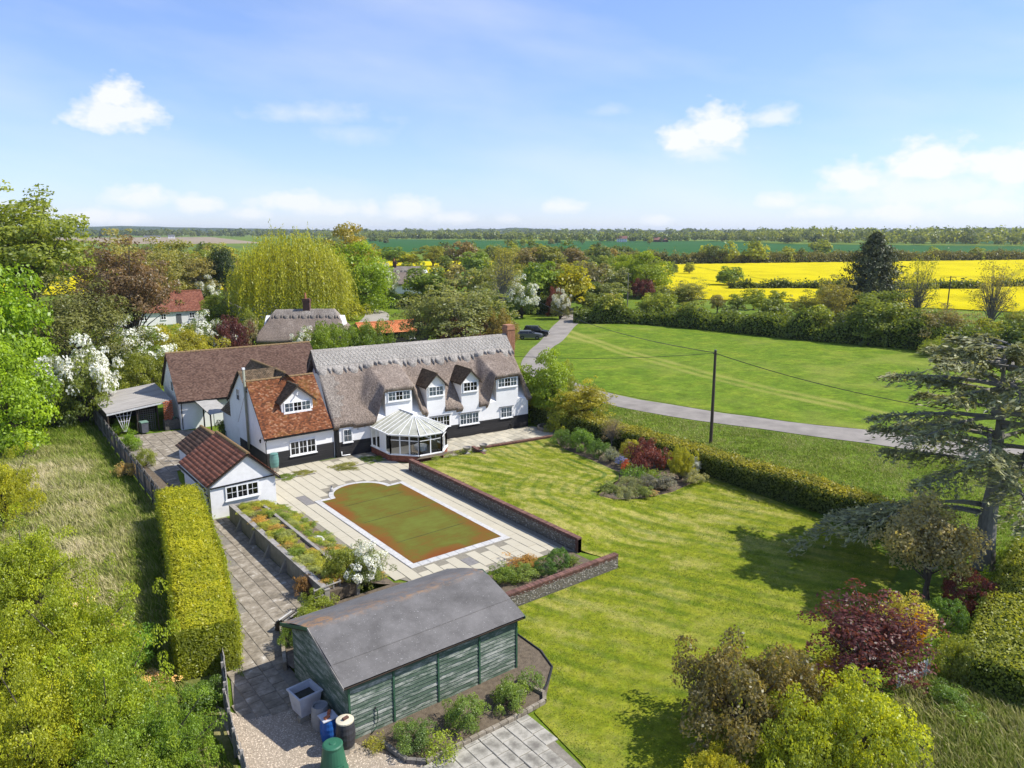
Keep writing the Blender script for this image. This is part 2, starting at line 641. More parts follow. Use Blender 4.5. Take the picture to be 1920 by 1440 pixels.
def grid_sheet(name, poly, step, zf, material, wear=None, stripe=None):
    """a polygon filled with a fine grid, its border cells snapped onto the outline"""
    P = np.array(poly)
    x0, y0 = P.min(0)
    x1, y1 = P.max(0)
    nx, ny = int((x1 - x0) / step) + 1, int((y1 - y0) / step) + 1
    X, Y = np.meshgrid(x0 + np.arange(nx + 1) * step, y0 + np.arange(ny + 1) * step, indexing='ij')
    cx, cy = X[:-1, :-1] + step / 2, Y[:-1, :-1] + step / 2
    keep = inside(cx, cy, poly)
    idx = np.arange((nx + 1) * (ny + 1)).reshape(nx + 1, ny + 1)
    F = np.stack([idx[:-1, :-1], idx[1:, :-1], idx[1:, 1:], idx[:-1, 1:]], -1)[keep]
    used, inv = np.unique(F, return_inverse=True)
    F = inv.reshape(F.shape)
    x, y = X.ravel()[used], Y.ravel()[used]
    # snap border vertices to the outline
    cnt = np.bincount(F.ravel(), minlength=len(used))
    bd = np.where(cnt < 4)[0]
    pl = list(poly) + [poly[0]]
    best = np.full(len(bd), 1e9)
    bx, by = x[bd].copy(), y[bd].copy()
    for (ax, ay), (ex, ey) in zip(pl[:-1], pl[1:]):
        ux, uy = ex - ax, ey - ay
        t = np.clip(((x[bd] - ax) * ux + (y[bd] - ay) * uy) / (ux * ux + uy * uy + 1e-9), 0, 1)
        qx, qy = ax + t * ux, ay + t * uy
        d = np.hypot(x[bd] - qx, y[bd] - qy)
        k = d < best
        best[k] = d[k]
        bx[k], by[k] = qx[k], qy[k]
    x[bd], y[bd] = bx, by
    z = zf(x, y)
    me = np_mesh(name, np.stack([x, y, z], 1), F, smooth=True)
    if wear is not None:
        at = me.attributes.new("wear", 'FLOAT', 'POINT')
        at.data.foreach_set("value", np.asarray(wear(x, y), np.float32))
    if stripe is not None:
        at = me.attributes.new("stripe", 'FLOAT', 'POINT')
        at.data.foreach_set("value", np.asarray(stripe(x, y), np.float32))
    return link(name, me, material)


ground = MB()
RS = [0, 60, 150, 300, 600, 1200, 2500, 5000, 9000, 14000]
pts, fcs, nseg = [(0, 0, -.03)], [], 48
for r in RS[1:]:
    for k in range(nseg):
        a = 2 * math.pi * k / nseg
        pts.append((r * math.cos(a), r * math.sin(a), -.03))
for k in range(nseg):
    fcs.append((0, 1 + k, 1 + (k + 1) % nseg))
for i in range(len(RS) - 2):
    for k in range(nseg):
        a, b_ = 1 + i * nseg, 1 + (i + 1) * nseg
        fcs.append((a + k, b_ + k, b_ + (k + 1) % nseg, a + (k + 1) % nseg))
ground.add(pts, fcs)
tag(ground.build("ground", "ground_grass"), kind='structure')

LAWN = [(27.62, 48.3), (30.9, 48.3), (33.0, 48.0), (34.2, 49.0), (36.2, 49.5), (40.5, 48.9), (42.2, 47.8), (41.2, 47.2), (40.2, 44.6), (39.9, 41.1), (39.4, 37.6), (38.0, 36.3), (36.5, 35.8),
        (34.6, 35.0), (34.0, 34.2), (34.3, 33.2), (36.1, 32.5), (39.2, 32.3), (43.5, 32.9), (44.1, 33.0), (43.7, 27.4), (42.8, 22.5), (41.8, 19.9), (40.2, 17.0),
        (34.1, 15.5), (28.9, 14.0), (26.3, 13.0), (22.8, 11.0), (17.0, 9.0), (13.5, 11.0), (15.75, 16.2), (15.95, 17.7), (16.2, 19.5), (17.0, 19.93), (17.7, 20.6),
        (18.64, 21.3), (19.1, 22.5), (19.2, 24.2), (18.3, 25.4), (18.2, 26.3), (27.9, 26.3), (28.0, 28.0), (27.62, 29.0)]
BED_EDGE = [(41.6, 48.5), (40.2, 44.6), (39.9, 41.1), (39.4, 37.6), (38.0, 36.3), (36.5, 35.8), (34.6, 35.0), (34.0, 34.2), (34.3, 33.2), (36.1, 32.5), (39.2, 32.3), (43.5, 32.9)]


def lawn_wear(x, y):
    d = seg_dist(x, y, smooth_line(BED_EDGE, .5))
    d = d + .25 * (vnoise(x, y, .5, 3) - .5)
    u, v = .9 * x + .42 * y, -.42 * x + .9 * y
    patch = sstep(.38, .8, .35 * vnoise(u, v * .35, 1.1, 1) + .35 * vnoise(u, v * .4, 2.6, 2) + .3 * vnoise(x, y, 4.2, 9))
    dry = sstep(13, 34, y) * .6 + .14
    return np.clip(dry * patch, 0, 1)


def lawn_stripe(x, y):
    """mowing lines: rings round the border, long bands down the garden"""
    d = seg_dist(x, y, smooth_line(BED_EDGE, .5)) + .18 * (vnoise(x, y, .5, 3) - .5)
    fade = np.clip(1.2 - d / 8.5, 0, 1) * sstep(30.5, 33.5, y)
    ring = sstep(.25, .75, np.sin(d * 2 * math.pi / 1.02))
    band = sstep(.1, .7, np.sin((x * .9 + y * .42 + .25 * vnoise(x, y, .4, 6)) * 2 * math.pi / 1.25))
    brk = .3 + .7 * sstep(.25, .7, vnoise(x, y, .45, 12))
    return np.clip(fade * ring + (1 - fade) * band * .6, 0, 1) * brk


grass_mat("lawn_grass", (.085, .13, .006), (.165, .19, .010), (.24, .24, .02), .9, 10.0, wear=(.42, .355, .11), bumpd=.03, bs=.6, mid_s=3.0, stripe=(.40, .58, .5))
lawn = grid_sheet("lawn", LAWN, .13, lambda x, y: .006 + lawn_h(x, y), "lawn_grass", lawn_wear, lawn_stripe)
tag(lawn, kind='structure')

# meadow beyond the lane, with faint wheel tracks
MEADOW = [(60.0, 66.0), (61.8, 72.0), (75.2, 86.4), (91.6, 101.4), (100.5, 107.3), (109.0, 99.6), (111.9, 85.3), (113.9, 68.3), (118.1, 52.8), (116, 30.0), (112.0, 5.0), (82.0, 0.0), (74.0, 18.0), (69.3, 27.8), (64.1, 37.6), (61.0, 47.7), (59.6, 57.7)]
TR1 = [(91.6, 101.1), (85.7, 86.4), (82.4, 77.2), (80.7, 69.5), (77.8, 59.0), (75.6, 48.2), (74.7, 38.1), (73.5, 26)]
TR2 = [(88.0, 99.5), (83.4, 85.0), (80.2, 77.2), (78.6, 69.5), (75.8, 59.0), (73.6, 48.2), (72.7, 38.1)]
MG = lambda x, y: np.clip(1.1 * (1 - sstep(.2, .9, seg_dist(x, y, TR1))) + 1.0 * (1 - sstep(.2, .8, seg_dist(x, y, TR2))), 0, 1) * (.45 + .55 * vnoise(x, y, .3, 4)) + .45 * sstep(.45, .9, .6 * vnoise(x, y, .10, 8) + .4 * vnoise(x, y, .35, 9))
meadow = grid_sheet("meadow", MEADOW, .6, lambda x, y: .004 + .12 * (vnoise(x, y, .11, 5) * sstep(0, 4, seg_dist(x, y, MEADOW + [MEADOW[0]]))), "meadow_grass", MG)
tag(meadow, kind='structure')


# lane
def ribbon(name, left, right, z, material):
    n = 60

    def resample(p):
        p = np.array(smooth_line(p, .5))
        s = np.r_[0, np.cumsum(np.linalg.norm(np.diff(p, axis=0), axis=1))]
        u = np.linspace(0, s[-1], n)
        return np.stack([np.interp(u, s, p[:, 0]), np.interp(u, s, p[:, 1])], 1)
    L, Rr = resample(left), resample(right)
    V, F = [], []
    K = 5
    for i in range(n):
        for k in range(K):
            f = k / (K - 1)
            p = L[i] * (1 - f) + Rr[i] * f
            e = (.10 if k in (0, K - 1) else 0) * (vnoise(p[0], p[1], 1.1, k) - .5) * 3
            V.append((p[0] + e, p[1] + e, z + .05 * (1 - (2 * f - 1) ** 2)))
    for i in range(n - 1):
        for k in range(K - 1):
            F.append((i * K + k, i * K + k + 1, (i + 1) * K + k + 1, (i + 1) * K + k))
    o = link(name, np_mesh(name, V, F, smooth=True), material)
    return tag(o, kind='structure')


ROAD_L = [(72, -2), (66.0, 14.0), (63.5, 26.4), (60.3, 35.6), (57.0, 44.8), (55.4, 52.0), (55.3, 58.3), (56.6, 64.5), (61.0, 76.5), (70.3, 86.6), (78.8, 94.0), (92.7, 107.1), (103.5, 116.8), (113.0, 128.0), (114.0, 136.2), (104.0, 148.0)]
ROAD_R = [(79, -2), (74.2, 16.5), (69.2, 27.8), (63.9, 37.6), (60.9, 47.7), (59.5, 54.0), (59.3, 59.7), (60.6, 66.4), (65.5, 76.5), (74.5, 86.4), (82.5, 92.5), (96.1, 104.5), (106.4, 113.2), (117.5, 126.0), (119.5, 138.5), (109.0, 151.0)]
ribbon("road", ROAD_L, ROAD_R, .012, "asphalt")
ribbon("driveway", [(60.0, 128.0), (68.0, 138.0), (76.0, 152.0), (78.0, 168.0)], [(66.5, 124.0), (73.5, 136.0), (80.5, 150.0), (82.0, 166.0)], .012, "drive_gravel")


# crops and far fields
def crop(name, poly, step, h, material, wear=None):
    o = grid_sheet(name, poly, step, lambda x, y: h + .12 * h * (vnoise(x, y, .35, 6) + vnoise(x, y, 1.1, 7)) - h * (1 - sstep(0, step * .6, seg_dist(x, y, poly + [poly[0]]))) * .9, material, wear)
    return tag(o, kind='structure')


TL = [[(310, 258), (190, 96)], [(398, 215), (196, 92)], [(262, 262), (207, 150), (190, 140)], [(515, 160), (204, 78)]]


def rape_wear(x, y):
    w = np.zeros(np.shape(x))
    for l in TL:
        w = np.maximum(w, 1 - sstep(.3, 1.6, seg_dist(x, y, l)))
    return w * .7


crop("rape_field", [(300, 262), (402.6, 219.2), (640, 120), (520, -20), (215.0, 10.0), (190, 66.6), (172.4, 106.4), (158.3, 131.9), (184.4, 165.0)], 2.5, .9, "rape_flowers", rape_wear)
crop("rape_field_north", [(-60, 560), (67.7, 479.0), (241.8, 361.8), (283.4, 343.2), (226.1, 273.5), (190.5, 285.0), (150, 262), (68.2, 236.6), (36.1, 241.5), (-120, 330)], 3.5, .9, "rape_flowers", lambda x, y: x * 0)
crop("wheat_field", [(759, 1484), (832, 1012), (1079, 821), (918, 570), (999, 328), (1200, 60), (800, -60), (554, 181), (458, 279), (392, 414), (300, 560), (336, 700)], 14.0, .3, "crop_green", lambda x, y: x * 0)
tag(sheet("ploughed_field", [(200, 2250), (640, 2200), (390, 1080), (250, 1080), (150, 1474)], .05, "plough"), kind='structure')
simple("far_rape", (.46, .40, .04), (.38, .33, .04), .05, .95, 0)
tag(sheet("far_rape_field", [(1130, 1500), (1330, 1290), (1420, 1400), (1240, 1640)], .1, "far_rape"), kind='structure')
tag(sheet("far_rape_strip", [(1000, 2900), (1250, 2700), (1320, 2900), (1060, 3150)], .1, "far_rape"), kind='structure')
crop("far_wheat_field", [(1130, 470), (1500, 260), (1800, 250), (1400, 560)], 20.0, .3, "crop_green", lambda x, y: x * 0)
grass_mat("far_grass", (.07, .11, .02), (.10, .14, .03), (.13, .165, .045), .01, .3, bs=0)
tag(sheet("far_pasture", [(-60, 640), (100, 600), (330, 900), (120, 1050)], .05, "far_grass"), kind='structure')
simple("hill_wood", (.045, .07, .022), (.025, .045, .018), .012, .95, .6, 3.0)


def hill(name, c, L, W, H, rz, seed):
    nx, ny = 60, 10
    V, F = [], []
    for i in range(nx + 1):
        for j in range(ny + 1):
            u, w = 2 * i / nx - 1, 2 * j / ny - 1
            z = H * (1 - u * u) ** .7 * max(0, math.cos(w * math.pi / 2)) * (.75 + .5 * float(vnoise(u * 4, w, 1, seed))) + 4 * float(vnoise(i * .8, j * .8, 1, seed)) * (1 - u * u)
            V.append((u * L / 2, w * W / 2, z - .5))
    for i in range(nx):
        for j in range(ny):
            a = i * (ny + 1) + j
            F.append((a, a + ny + 1, a + ny + 2, a + 1))
    o = link(name, np_mesh(name, V, F, smooth=True), "hill_wood", loc=c, rz=rz)
    return tag(o, kind='structure')


hill("hill", (900, 4300, 0), 2600, 900, 34, R(-12), 1)
hill("hill", (2300, 3000, 0), 800, 500, 26, R(-38), 2)
hill("hill", (3300, 3700, 0), 5200, 900, 20, R(-42), 3)
hill("hill", (4600, 1500, 0), 5200, 900, 26, R(-70), 4)
hill("hill", (-900, 3800, 0), 3200, 900, 26, R(10), 5)

# ------------------------------------------------------------------ rough ground left of the garden
ROUGH = [(-16, 92), (3.8, 88.0), (10.6, 83.0), (10.4, 69.0), (10.2, 59.0), (10.1, 50.0), (9.9, 46.0), (8.4, 36.0), (7.9, 29.5), (6.8, 27.4), (6.35, 23.6), (4.5, 12.0), (-30, 18)]
rough = grid_sheet("rough_grass", ROUGH, .7, lambda x, y: .004 + .10 * vnoise(x, y, .6, 2) * sstep(0, 2, seg_dist(x, y, ROUGH + [ROUGH[0]])), "rough_soil")
tag(rough, kind='structure')


# ------------------------------------------------------------------ paving
def paving(name, kindname, poly, tw, th, material, bed_mat, z0=.0, z1=.035, stagger=.5, seed=1, jitter=.0, gap=.012, rot=0.0, org=None, hole=None, darks=(), vary=0.0, limit=300, bedz=.012):
    """a paved area: a bed sheet (setting) whose slabs are separate children; slabs are cut to the outline"""
    rnd = random.Random(seed)
    base = sheet(name, poly, bedz, bed_mat)
    P = np.array(poly)
    x0, y0 = P.min(0) if org is None else org
    x1, y1 = P.max(0)
    count = 0
    extra = MB()
    meshes = {}
    xs = x0
    colk = 0
    while xs < x1 - .05:
        w = tw * (1 + vary * rnd.uniform(-.5, .5))
        ys = y0 - (th * stagger if colk % 2 else 0) - (rnd.random() * th if vary else 0)
        while ys < y1 - .02:
            h = th * (1 + vary * rnd.uniform(-.6, .6))
            ax, bx, ay, by = xs, min(xs + w, x1), max(ys, y0), min(ys + h, y1)
            ys += h
            if bx - ax < .12 or by - ay < .12:
                continue
            cx, cy = (ax + bx) / 2, (ay + by) / 2
            cc = np.array([[ax + .1, ay + .1], [bx - .1, ay + .1], [ax + .1, by - .1], [bx - .1, by - .1], [cx, cy]])
            ok = inside(cc[:, 0], cc[:, 1], poly)
            if ok.sum() < 4:
                continue
            if hole is not None and hole(cc[:, 0], cc[:, 1]).any():
                continue
            dz = rnd.uniform(-.006, .006) + jitter * rnd.uniform(-1, 1)
            key = (round(bx - ax, 2), round(by - ay, 2))
            mat = material
            for (qx, qy) in darks:
                if ax <= qx <= bx and ay <= qy <= by:
                    mat = "slab_dark"
            if count >= limit:
                extra.cbox(ax + gap, bx - gap, ay + gap, by - gap, z0, z1 + dz, .012)
                continue
            kk = key + (mat,)
            if kk not in meshes:
                mb = MB()
                hw, hh = key[0] / 2 - gap, key[1] / 2 - gap
                mb.cbox(-hw, hw, -hh, hh, z0 - z1, 0, .012)
                me = bpy.data.meshes.new(kindname)
                me.from_pydata(mb.v, [], mb.f)
                me.materials.append(MATS[mat])
                meshes[kk] = me
            o = bpy.data.objects.new(kindname, meshes[kk])
            COL.objects.link(o)
            o.parent = base
            o.location = (cx, cy, z1 + dz)
            o.rotation_euler = (0, 0, rnd.uniform(-.012, .012))
            count += 1
        xs += w
        colk += 1
    if extra.v:
        tag(extra.build("paving_slabs", material, base), kind='stuff')
    return base


POOL_IN = (19.18, 25.22, 33.57, 45.7)     # x0, x1, y0, y1 of the covered pool
POOL_C = (22.2, 45.7, 1.98)               # roman end


def pool_hole(x, y):
    a, b_, c, d = POOL_IN
    m = (x > a - .45) & (x < b_ + .36) & (y > c - .62) & (y < d + .38)
    return m | (np.hypot(x - POOL_C[0], y - POOL_C[1]) < POOL_C[2] + .36)


PATIO = [(16.7, 47.0), (17.3, 33.2), (18.4, 30.9), (20.6, 30.3), (27.05, 29.9), (27.3, 29.0), (27.3, 48.0), (28.6, 49.0), (27.3, 50.6), (27.2, 54.3), (17.2, 54.5), (16.8, 53.5)]
patio = paving("patio", "paving_slab", PATIO, .68, .98, "slab_stone", "joint_sand", hole=pool_hole, darks=((18.25, 46.9), (18.25, 46.0), (24.5, 32.5), (21.6, 32.4)), seed=3)

# crazy terrace in front of the cottage, with a low brick edge
TERR = [(31.0, 48.7), (34.2, 49.4), (36.2, 49.9), (40.5, 49.3), (43.3, 48.2), (44.0, 50.5), (43.0, 52.5), (36.0, 53.4), (30.0, 54.0), (28.6, 51.5), (29.0, 49.6)]
paving("terrace", "terrace_slab", TERR, .85, .7, "slab_york", "joint_sand", seed=5, vary=.6, gap=.01)
NEAR = [(11.6, 19.55), (15.9, 19.55), (15.6, 16.0), (13.2, 10.5), (8.0, 14.5)]
paving("slab_terrace", "terrace_slab", NEAR, .62, .86, "slab_weathered", "mortar_old", seed=6, vary=.25, z1=.06, jitter=.012, gap=.014)
PATH = [(12.3, 46.9), (11.35, 41.0), (9.35, 32.9), (7.95, 29.5), (7.2, 26.6), (7.5, 25.6), (9.9, 25.3), (10.0, 28.2), (10.7, 31.0), (11.6, 32.0), (12.6, 32.6), (13.2, 34.5), (13.22, 46.9)]
paving("garden_path", "path_slab", PATH, .62, .48, "slab_lichen", "mortar_old", seed=8, vary=.5, gap=.012, jitter=.004)
YARD = [(11.2, 72.0), (11.9, 55.5), (12.3, 53.8), (13.2, 58.8), (15.6, 59.5), (17.8, 60.5), (18.0, 70.0), (16.6, 71.2)]
paving("yard", "yard_slab", YARD, .8, .62, "slab_lichen", "mortar_old", seed=9, vary=.3)

# gravel in front of the shed
simple("gravel_bed", (.42, .35, .26), (.26, .21, .155), 14.0, .95, .9, .03)
simple("pebble", (.52, .44, .34), (.40, .33, .25), 3.0, .9, 0, lv=.45)
GRAVEL = [(6.75, 27.4), (7.5, 25.7), (9.7, 25.4), (9.9, 22.6), (10.9, 21.3), (11.5, 19.7), (8.0, 14.8), (4.5, 15.0), (6.3, 22.0)]
tag(sheet("gravel", GRAVEL, .01, "gravel_bed"), kind='structure')
rg = np.random.default_rng(5)
gx, gy = rg.uniform(4.5, 11.5, 26000), rg.uniform(16, 27.4, 26000)
k = inside(gx, gy, GRAVEL)
gx, gy = gx[k], gy[k]
s = rg.uniform(.015, .036, len(gx))
a = rg.uniform(0, 6.28, len(gx))
octa = np.array([(1, 0, 0), (0, 1, 0), (-1, 0, 0), (0, -1, 0), (0, 0, .7)])
ca, sa = np.cos(a), np.sin(a)
V = np.stack([gx[:, None] + s[:, None] * (octa[None, :, 0] * ca[:, None] - .7 * octa[None, :, 1] * sa[:, None]),
              gy[:, None] + s[:, None] * (octa[None, :, 0] * sa[:, None] + .7 * octa[None, :, 1] * ca[:, None]),
              .012 + s[:, None] * octa[None, :, 2]], -1).reshape(-1, 3)
F = (np.arange(len(gx))[:, None, None] * 5 + np.array([(0, 1, 4), (1, 2, 4), (2, 3, 4), (3, 0, 4)])[None]).reshape(-1, 3)
pb = link("gravel_stones", np_mesh("gravel_stones", V, F, np.repeat(rg.random(len(gx)), 4)), "pebble")
tag(pb, "loose pale gravel stones in front of the green shed", "gravel", kind='stuff')

# ------------------------------------------------------------------ swimming pool
pool = thing("swimming_pool", "rectangular pool with a curved end under a moss-green cover and white coping", "pool", (22.2, 39.6, 0))
px0, px1, py0, py1 = [v - o for v, o in zip(POOL_IN, (22.2, 22.2, 39.6, 39.6))]
pcy = POOL_C[1] - 39.6
arc = [(POOL_C[2] * math.cos(a), pcy + POOL_C[2] * math.sin(a)) for a in np.linspace(.06, math.pi - .06, 22)]
OUT = [(px0, py0), (px1, py0), (px1, py1), (POOL_C[2] - .02, py1)] + arc + [(-POOL_C[2] + .02, py1), (px0, py1)]


def cover_wear(x, y):
    e = seg_dist(x, y, OUT + [OUT[0]])
    return np.clip(1 - e / 1.1, 0, 1) * (.4 + .9 * vnoise(x, y, .9, 4)) * np.where(x > .5, .55, 1) * np.where(y > py1 - .5, .35, 1)


cv = grid_sheet("cover", OUT, .14, lambda x, y: .045 - .022 * sstep(0, 1.2, seg_dist(x, y, OUT + [OUT[0]])) + .012 * vnoise(x, y, 1.2, 3), "pool_cover", cover_wear)
cv.parent = pool
simple("seam", (.06, .06, .02), None, 8)
for yy in (-3.0, .95, 4.3):
    mb = MB()
    mb.bar((px0 + .05, yy, .034), (px1 - .05, yy + .12, .034), .035, .014)
    mb.build("cover_seam", "seam", cv)


def coping(p, q, w, side):
    """row of coping stones along p-q"""
    p, q = Vector((*p, 0)), Vector((*q, 0))
    d = (q - p)
    n = max(1, round(d.length / .62))
    L = d.length / n
    d.normalize()
    s = Vector((d.y, -d.x, 0)) * side
    for i in range(n):
        mb = MB()
        g = .006
        mb.cbox(-L / 2 + g, L / 2 - g, -w / 2, w / 2, -.06, 0, .012)
        c = p + d * (L * (i + .5)) + s * (w / 2)
        o = mb.build("coping_stone", "coping_white", pool)
        o.location = (c.x, c.y, .052 + random.uniform(-.004, .004))
        o.rotation_euler = (0, 0, math.atan2(d.y, d.x))


W = .40
coping((px0 - W, py0), (px1 + .34, py0), .46, 1)
coping((px0, py0), (px0, py1 + .36), W, -1)
coping((px1, py0), (px1, py1 + .34), .34, 1)
coping((px0 + .0, py1), (-POOL_C[2] - .34, py1), .36, -1)
coping((POOL_C[2] + .34, py1), (px1, py1), .34, -1)
na = 14
for i in range(na):
    a0, a1 = math.pi * i / na, math.pi * (i + 1) / na
    mb = MB()
    r0, r1 = POOL_C[2], POOL_C[2] + .34
    pts = [(r0 * math.cos(a), pcy + r0 * math.sin(a), -.01) for a in (a0 + .004, a1 - .004)] + [(r1 * math.cos(a), pcy + r1 * math.sin(a), -.01) for a in (a1 - .004, a0 + .004)]
    mb.prism(pts, (0, 0, .06))
    mb.build("coping_stone", "coping_white", pool)
# ------------------------------------------------------------------ building materials
def plaster(name, c, c2, sc=.9):
    m, t, b = new_mat(name)
    v = coords(t)
    a = noise_tex(t, v, sc, 6.0, .65)
    c_ = ramp(t, a, [(.3, c2), (.6, c)])
    t.links.new(c_, b.inputs["Base Color"])
    b.inputs["Roughness"].default_value = .9
    setspec(b, .2)
    bump(t, b, noise_tex(t, v, 9.0, 5.0), .25, .02)


plaster("white_render", (.80, .79, .77), (.72, .71, .69))
plaster("white_brick", (.79, .78, .77), (.69, .68, .67), 2.0)
simple("white_paint", (.80, .80, .79), (.72, .72, .71), 6, .5, 0, spec=.4)
simple("black_board", (.030, .028, .027), (.016, .015, .015), 3.0, .7, .4, .01, stretch=(.4, 4, 6), objvar=.25)
simple("black_paint", (.012, .012, .013), (.008, .008, .008), 5, .5, 0)
simple("dark_timber", (.06, .043, .03), (.03, .022, .016), 3, .8, .3, .01, stretch=(.3, 1, 3))
simple("grey_timber", (.22, .20, .175), (.13, .12, .105), 2.5, .9, .4, .01, stretch=(3, 3, .4), objvar=.22)
simple("silver_timber", (.34, .315, .28), (.19, .175, .155), 2.0, .9, .4, .012, stretch=(2, 2, .5), objvar=.15)
simple("brick_red", (.33, .125, .07), (.20, .075, .05), 5, .9, .4, .01, lv=.3)
simple("brick_warm", (.42, .21, .12), (.28, .13, .075), 5, .9, .4, .01)
simple("brick_dark", (.20, .10, .075), (.12, .065, .05), 5, .9, .4, .01, lv=.3)
simple("orange_brick", (.48, .16, .07), (.34, .10, .05), 5, .9, .3, .01)
simple("flint", (.30, .275, .235), (.12, .11, .095), 9, .8, .8, .03, lv=.5)
simple("concrete", (.31, .285, .245), (.19, .175, .15), 2.2, .95, .5, .02)
simple("lead_grey", (.14, .145, .15), (.09, .095, .10), 3, .6, .2, .01)
simple("lead_blue", (.05, .06, .085), (.03, .035, .05), 3, .6, .2, .01)
simple("terracotta", (.47, .19, .09), (.33, .13, .065), 5, .85, .2, .01)
simple("pipe_grey", (.30, .30, .235), (.16, .17, .12), 3, .7, .1, .01, stretch=(4, 4, .6))
simple("curtain_cloth", (.62, .62, .60), (.42, .42, .42), 1.0, .9, 0, stretch=(9, 9, .3))
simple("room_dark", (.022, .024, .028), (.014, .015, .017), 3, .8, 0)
simple("dark_metal", (.03, .03, .03), None, 5, .5, 0)

m, t, b = new_mat("glass")
t.nodes.remove(b)
tr = N(t, "ShaderNodeBsdfTransparent", Color=col((.86, .9, .9)))
gl = N(t, "ShaderNodeBsdfGlossy", Color=col((.95, .97, 1)), Roughness=.02)
fr = N(t, "ShaderNodeFresnel", IOR=1.55)
mx = t.nodes.new("ShaderNodeMixShader")
t.links.new(fr.outputs[0], mx.inputs[0])
t.links.new(tr.outputs[0], mx.inputs[1])
t.links.new(gl.outputs[0], mx.inputs[2])
t.links.new(mx.outputs[0], t.nodes["Material Output"].inputs[0])

m, t, b = new_mat("frosted_roof")
v = coords(t)
c_ = ramp(t, noise_tex(t, v, 1.4, 6.0, .7), [(.35, (.34, .34, .25)), (.55, (.52, .51, .41))])
t.links.new(c_, b.inputs["Base Color"])
b.inputs["Roughness"].default_value = .35
b.inputs["Alpha"].default_value = .82


def tile_mat(name, stops, lichen=None, lsc=.8, thr=(.58, .72)):
    m, t, b = new_mat(name)
    tc = t.nodes.new("ShaderNodeTexCoord").outputs["Object"]
    a = noise_tex(t, tc, .7, 5.0, .65)
    lv = attr(t, "lv")
    f = N(t, "ShaderNodeMath", operation='MULTIPLY_ADD')
    t.links.new(lv, f.inputs[0])
    f.inputs[1].default_value = .55
    g = N(t, "ShaderNodeMath", operation='MULTIPLY_ADD')
    t.links.new(a, g.inputs[0])
    g.inputs[1].default_value = .8
    g.inputs[2].default_value = -.18
    t.links.new(g.outputs[0], f.inputs[2])
    c = ramp(t, f.outputs[0], stops)
    if lichen:
        l = noise_tex(t, tc, lsc, 7.0, .75)
        mr = N(t, "ShaderNodeMapRange")
        t.links.new(l, mr.inputs[0])
        mr.inputs[1].default_value, mr.inputs[2].default_value = thr
        c = mixc(t, mr.outputs[0], c, lichen)
    t.links.new(c, b.inputs["Base Color"])
    b.inputs["Roughness"].default_value = .88
    setspec(b, .2)
    bump(t, b, noise_tex(t, tc, 22.0, 3.0), .4, .012)


tile_mat("tile_orange", [(.1, (.075, .035, .022)), (.4, (.17, .062, .028)), (.65, (.275, .10, .042)), (.92, (.42, .26, .16))], (.27, .165, .04), .5, (.50, .70))
tile_mat("tile_brown", [(.1, (.075, .045, .034)), (.5, (.14, .082, .06)), (.9, (.21, .135, .10))], (.30, .155, .06), .5, (.66, .80))
tile_mat("tile_dark", [(.1, (.07, .055, .035)), (.5, (.13, .09, .055)), (.9, (.22, .16, .10))])
tile_mat("pantile_red", [(.1, (.16, .065, .04)), (.45, (.31, .115, .065)), (.9, (.43, .18, .11))], (.10, .075, .055), .7, (.60, .78))
tile_mat("pantile_brown", [(.1, (.09, .05, .035)), (.5, (.15, .085, .055)), (.9, (.23, .14, .09))])
tile_mat("pantile_new", [(.1, (.42, .13, .05)), (.5, (.55, .19, .075)), (.9, (.66, .28, .13))])
tile_mat("ridge_clay", [(.1, (.20, .13, .06)), (.5, (.30, .19, .08)), (.9, (.36, .24, .11))], (.13, .10, .07), 1.2, (.5, .65))


def thatch_mat(name, lo, mid, hi, sc=1.0):
    m, t, b = new_mat(name)
    tc = t.nodes.new("ShaderNodeTexCoord").outputs["Object"]
    mp = t.nodes.new("ShaderNodeMapping")
    t.links.new(tc, mp.inputs[0])
    mp.inputs["Scale"].default_value = (9 * sc, 1.6 * sc, 1.6 * sc)
    st = noise_tex(t, mp.outputs[0], 1.6, 7.0, .75)
    big = noise_tex(t, tc, .55, 4.0, .6)
    f = N(t, "ShaderNodeMath", operation='MULTIPLY_ADD')
    t.links.new(st, f.inputs[0])
    f.inputs[1].default_value = .7
    g = N(t, "ShaderNodeMath", operation='MULTIPLY_ADD')
    t.links.new(big, g.inputs[0])
    g.inputs[1].default_value = .5
    g.inputs[2].default_value = -.1
    t.links.new(g.outputs[0], f.inputs[2])
    c = ramp(t, f.outputs[0], [(.32, lo), (.52, mid), (.72, hi)])
    gr = noise_tex(t, tc, 7.5 * sc, 3.0, .8)
    mg = N(t, "ShaderNodeMapRange")
    t.links.new(gr, mg.inputs[0])
    mg.inputs[1].default_value, mg.inputs[2].default_value = .35, .65
    mg.inputs[3].default_value, mg.inputs[4].default_value = .62, 1.45
    c = mixc(t, 1.0, c, mg.outputs[0], 'MULTIPLY')
    t.links.new(c, b.inputs["Base Color"])
    b.inputs["Roughness"].default_value = .95
    setspec(b, .1)
    bump(t, b, gr, .8, .10)


thatch_mat("thatch", (.135, .105, .082), (.215, .172, .14), (.31, .26, .215))
thatch_mat("thatch_pale", (.20, .18, .16), (.30, .275, .245), (.40, .37, .335))
thatch_mat("thatch_patch", (.14, .115, .095), (.23, .20, .17), (.34, .31, .27))
simple("hazel_rod", (.50, .475, .43), (.36, .34, .30), 5, .9, 0)
simple("hazel_dark", (.16, .145, .125), (.11, .10, .09), 5, .9, 0)


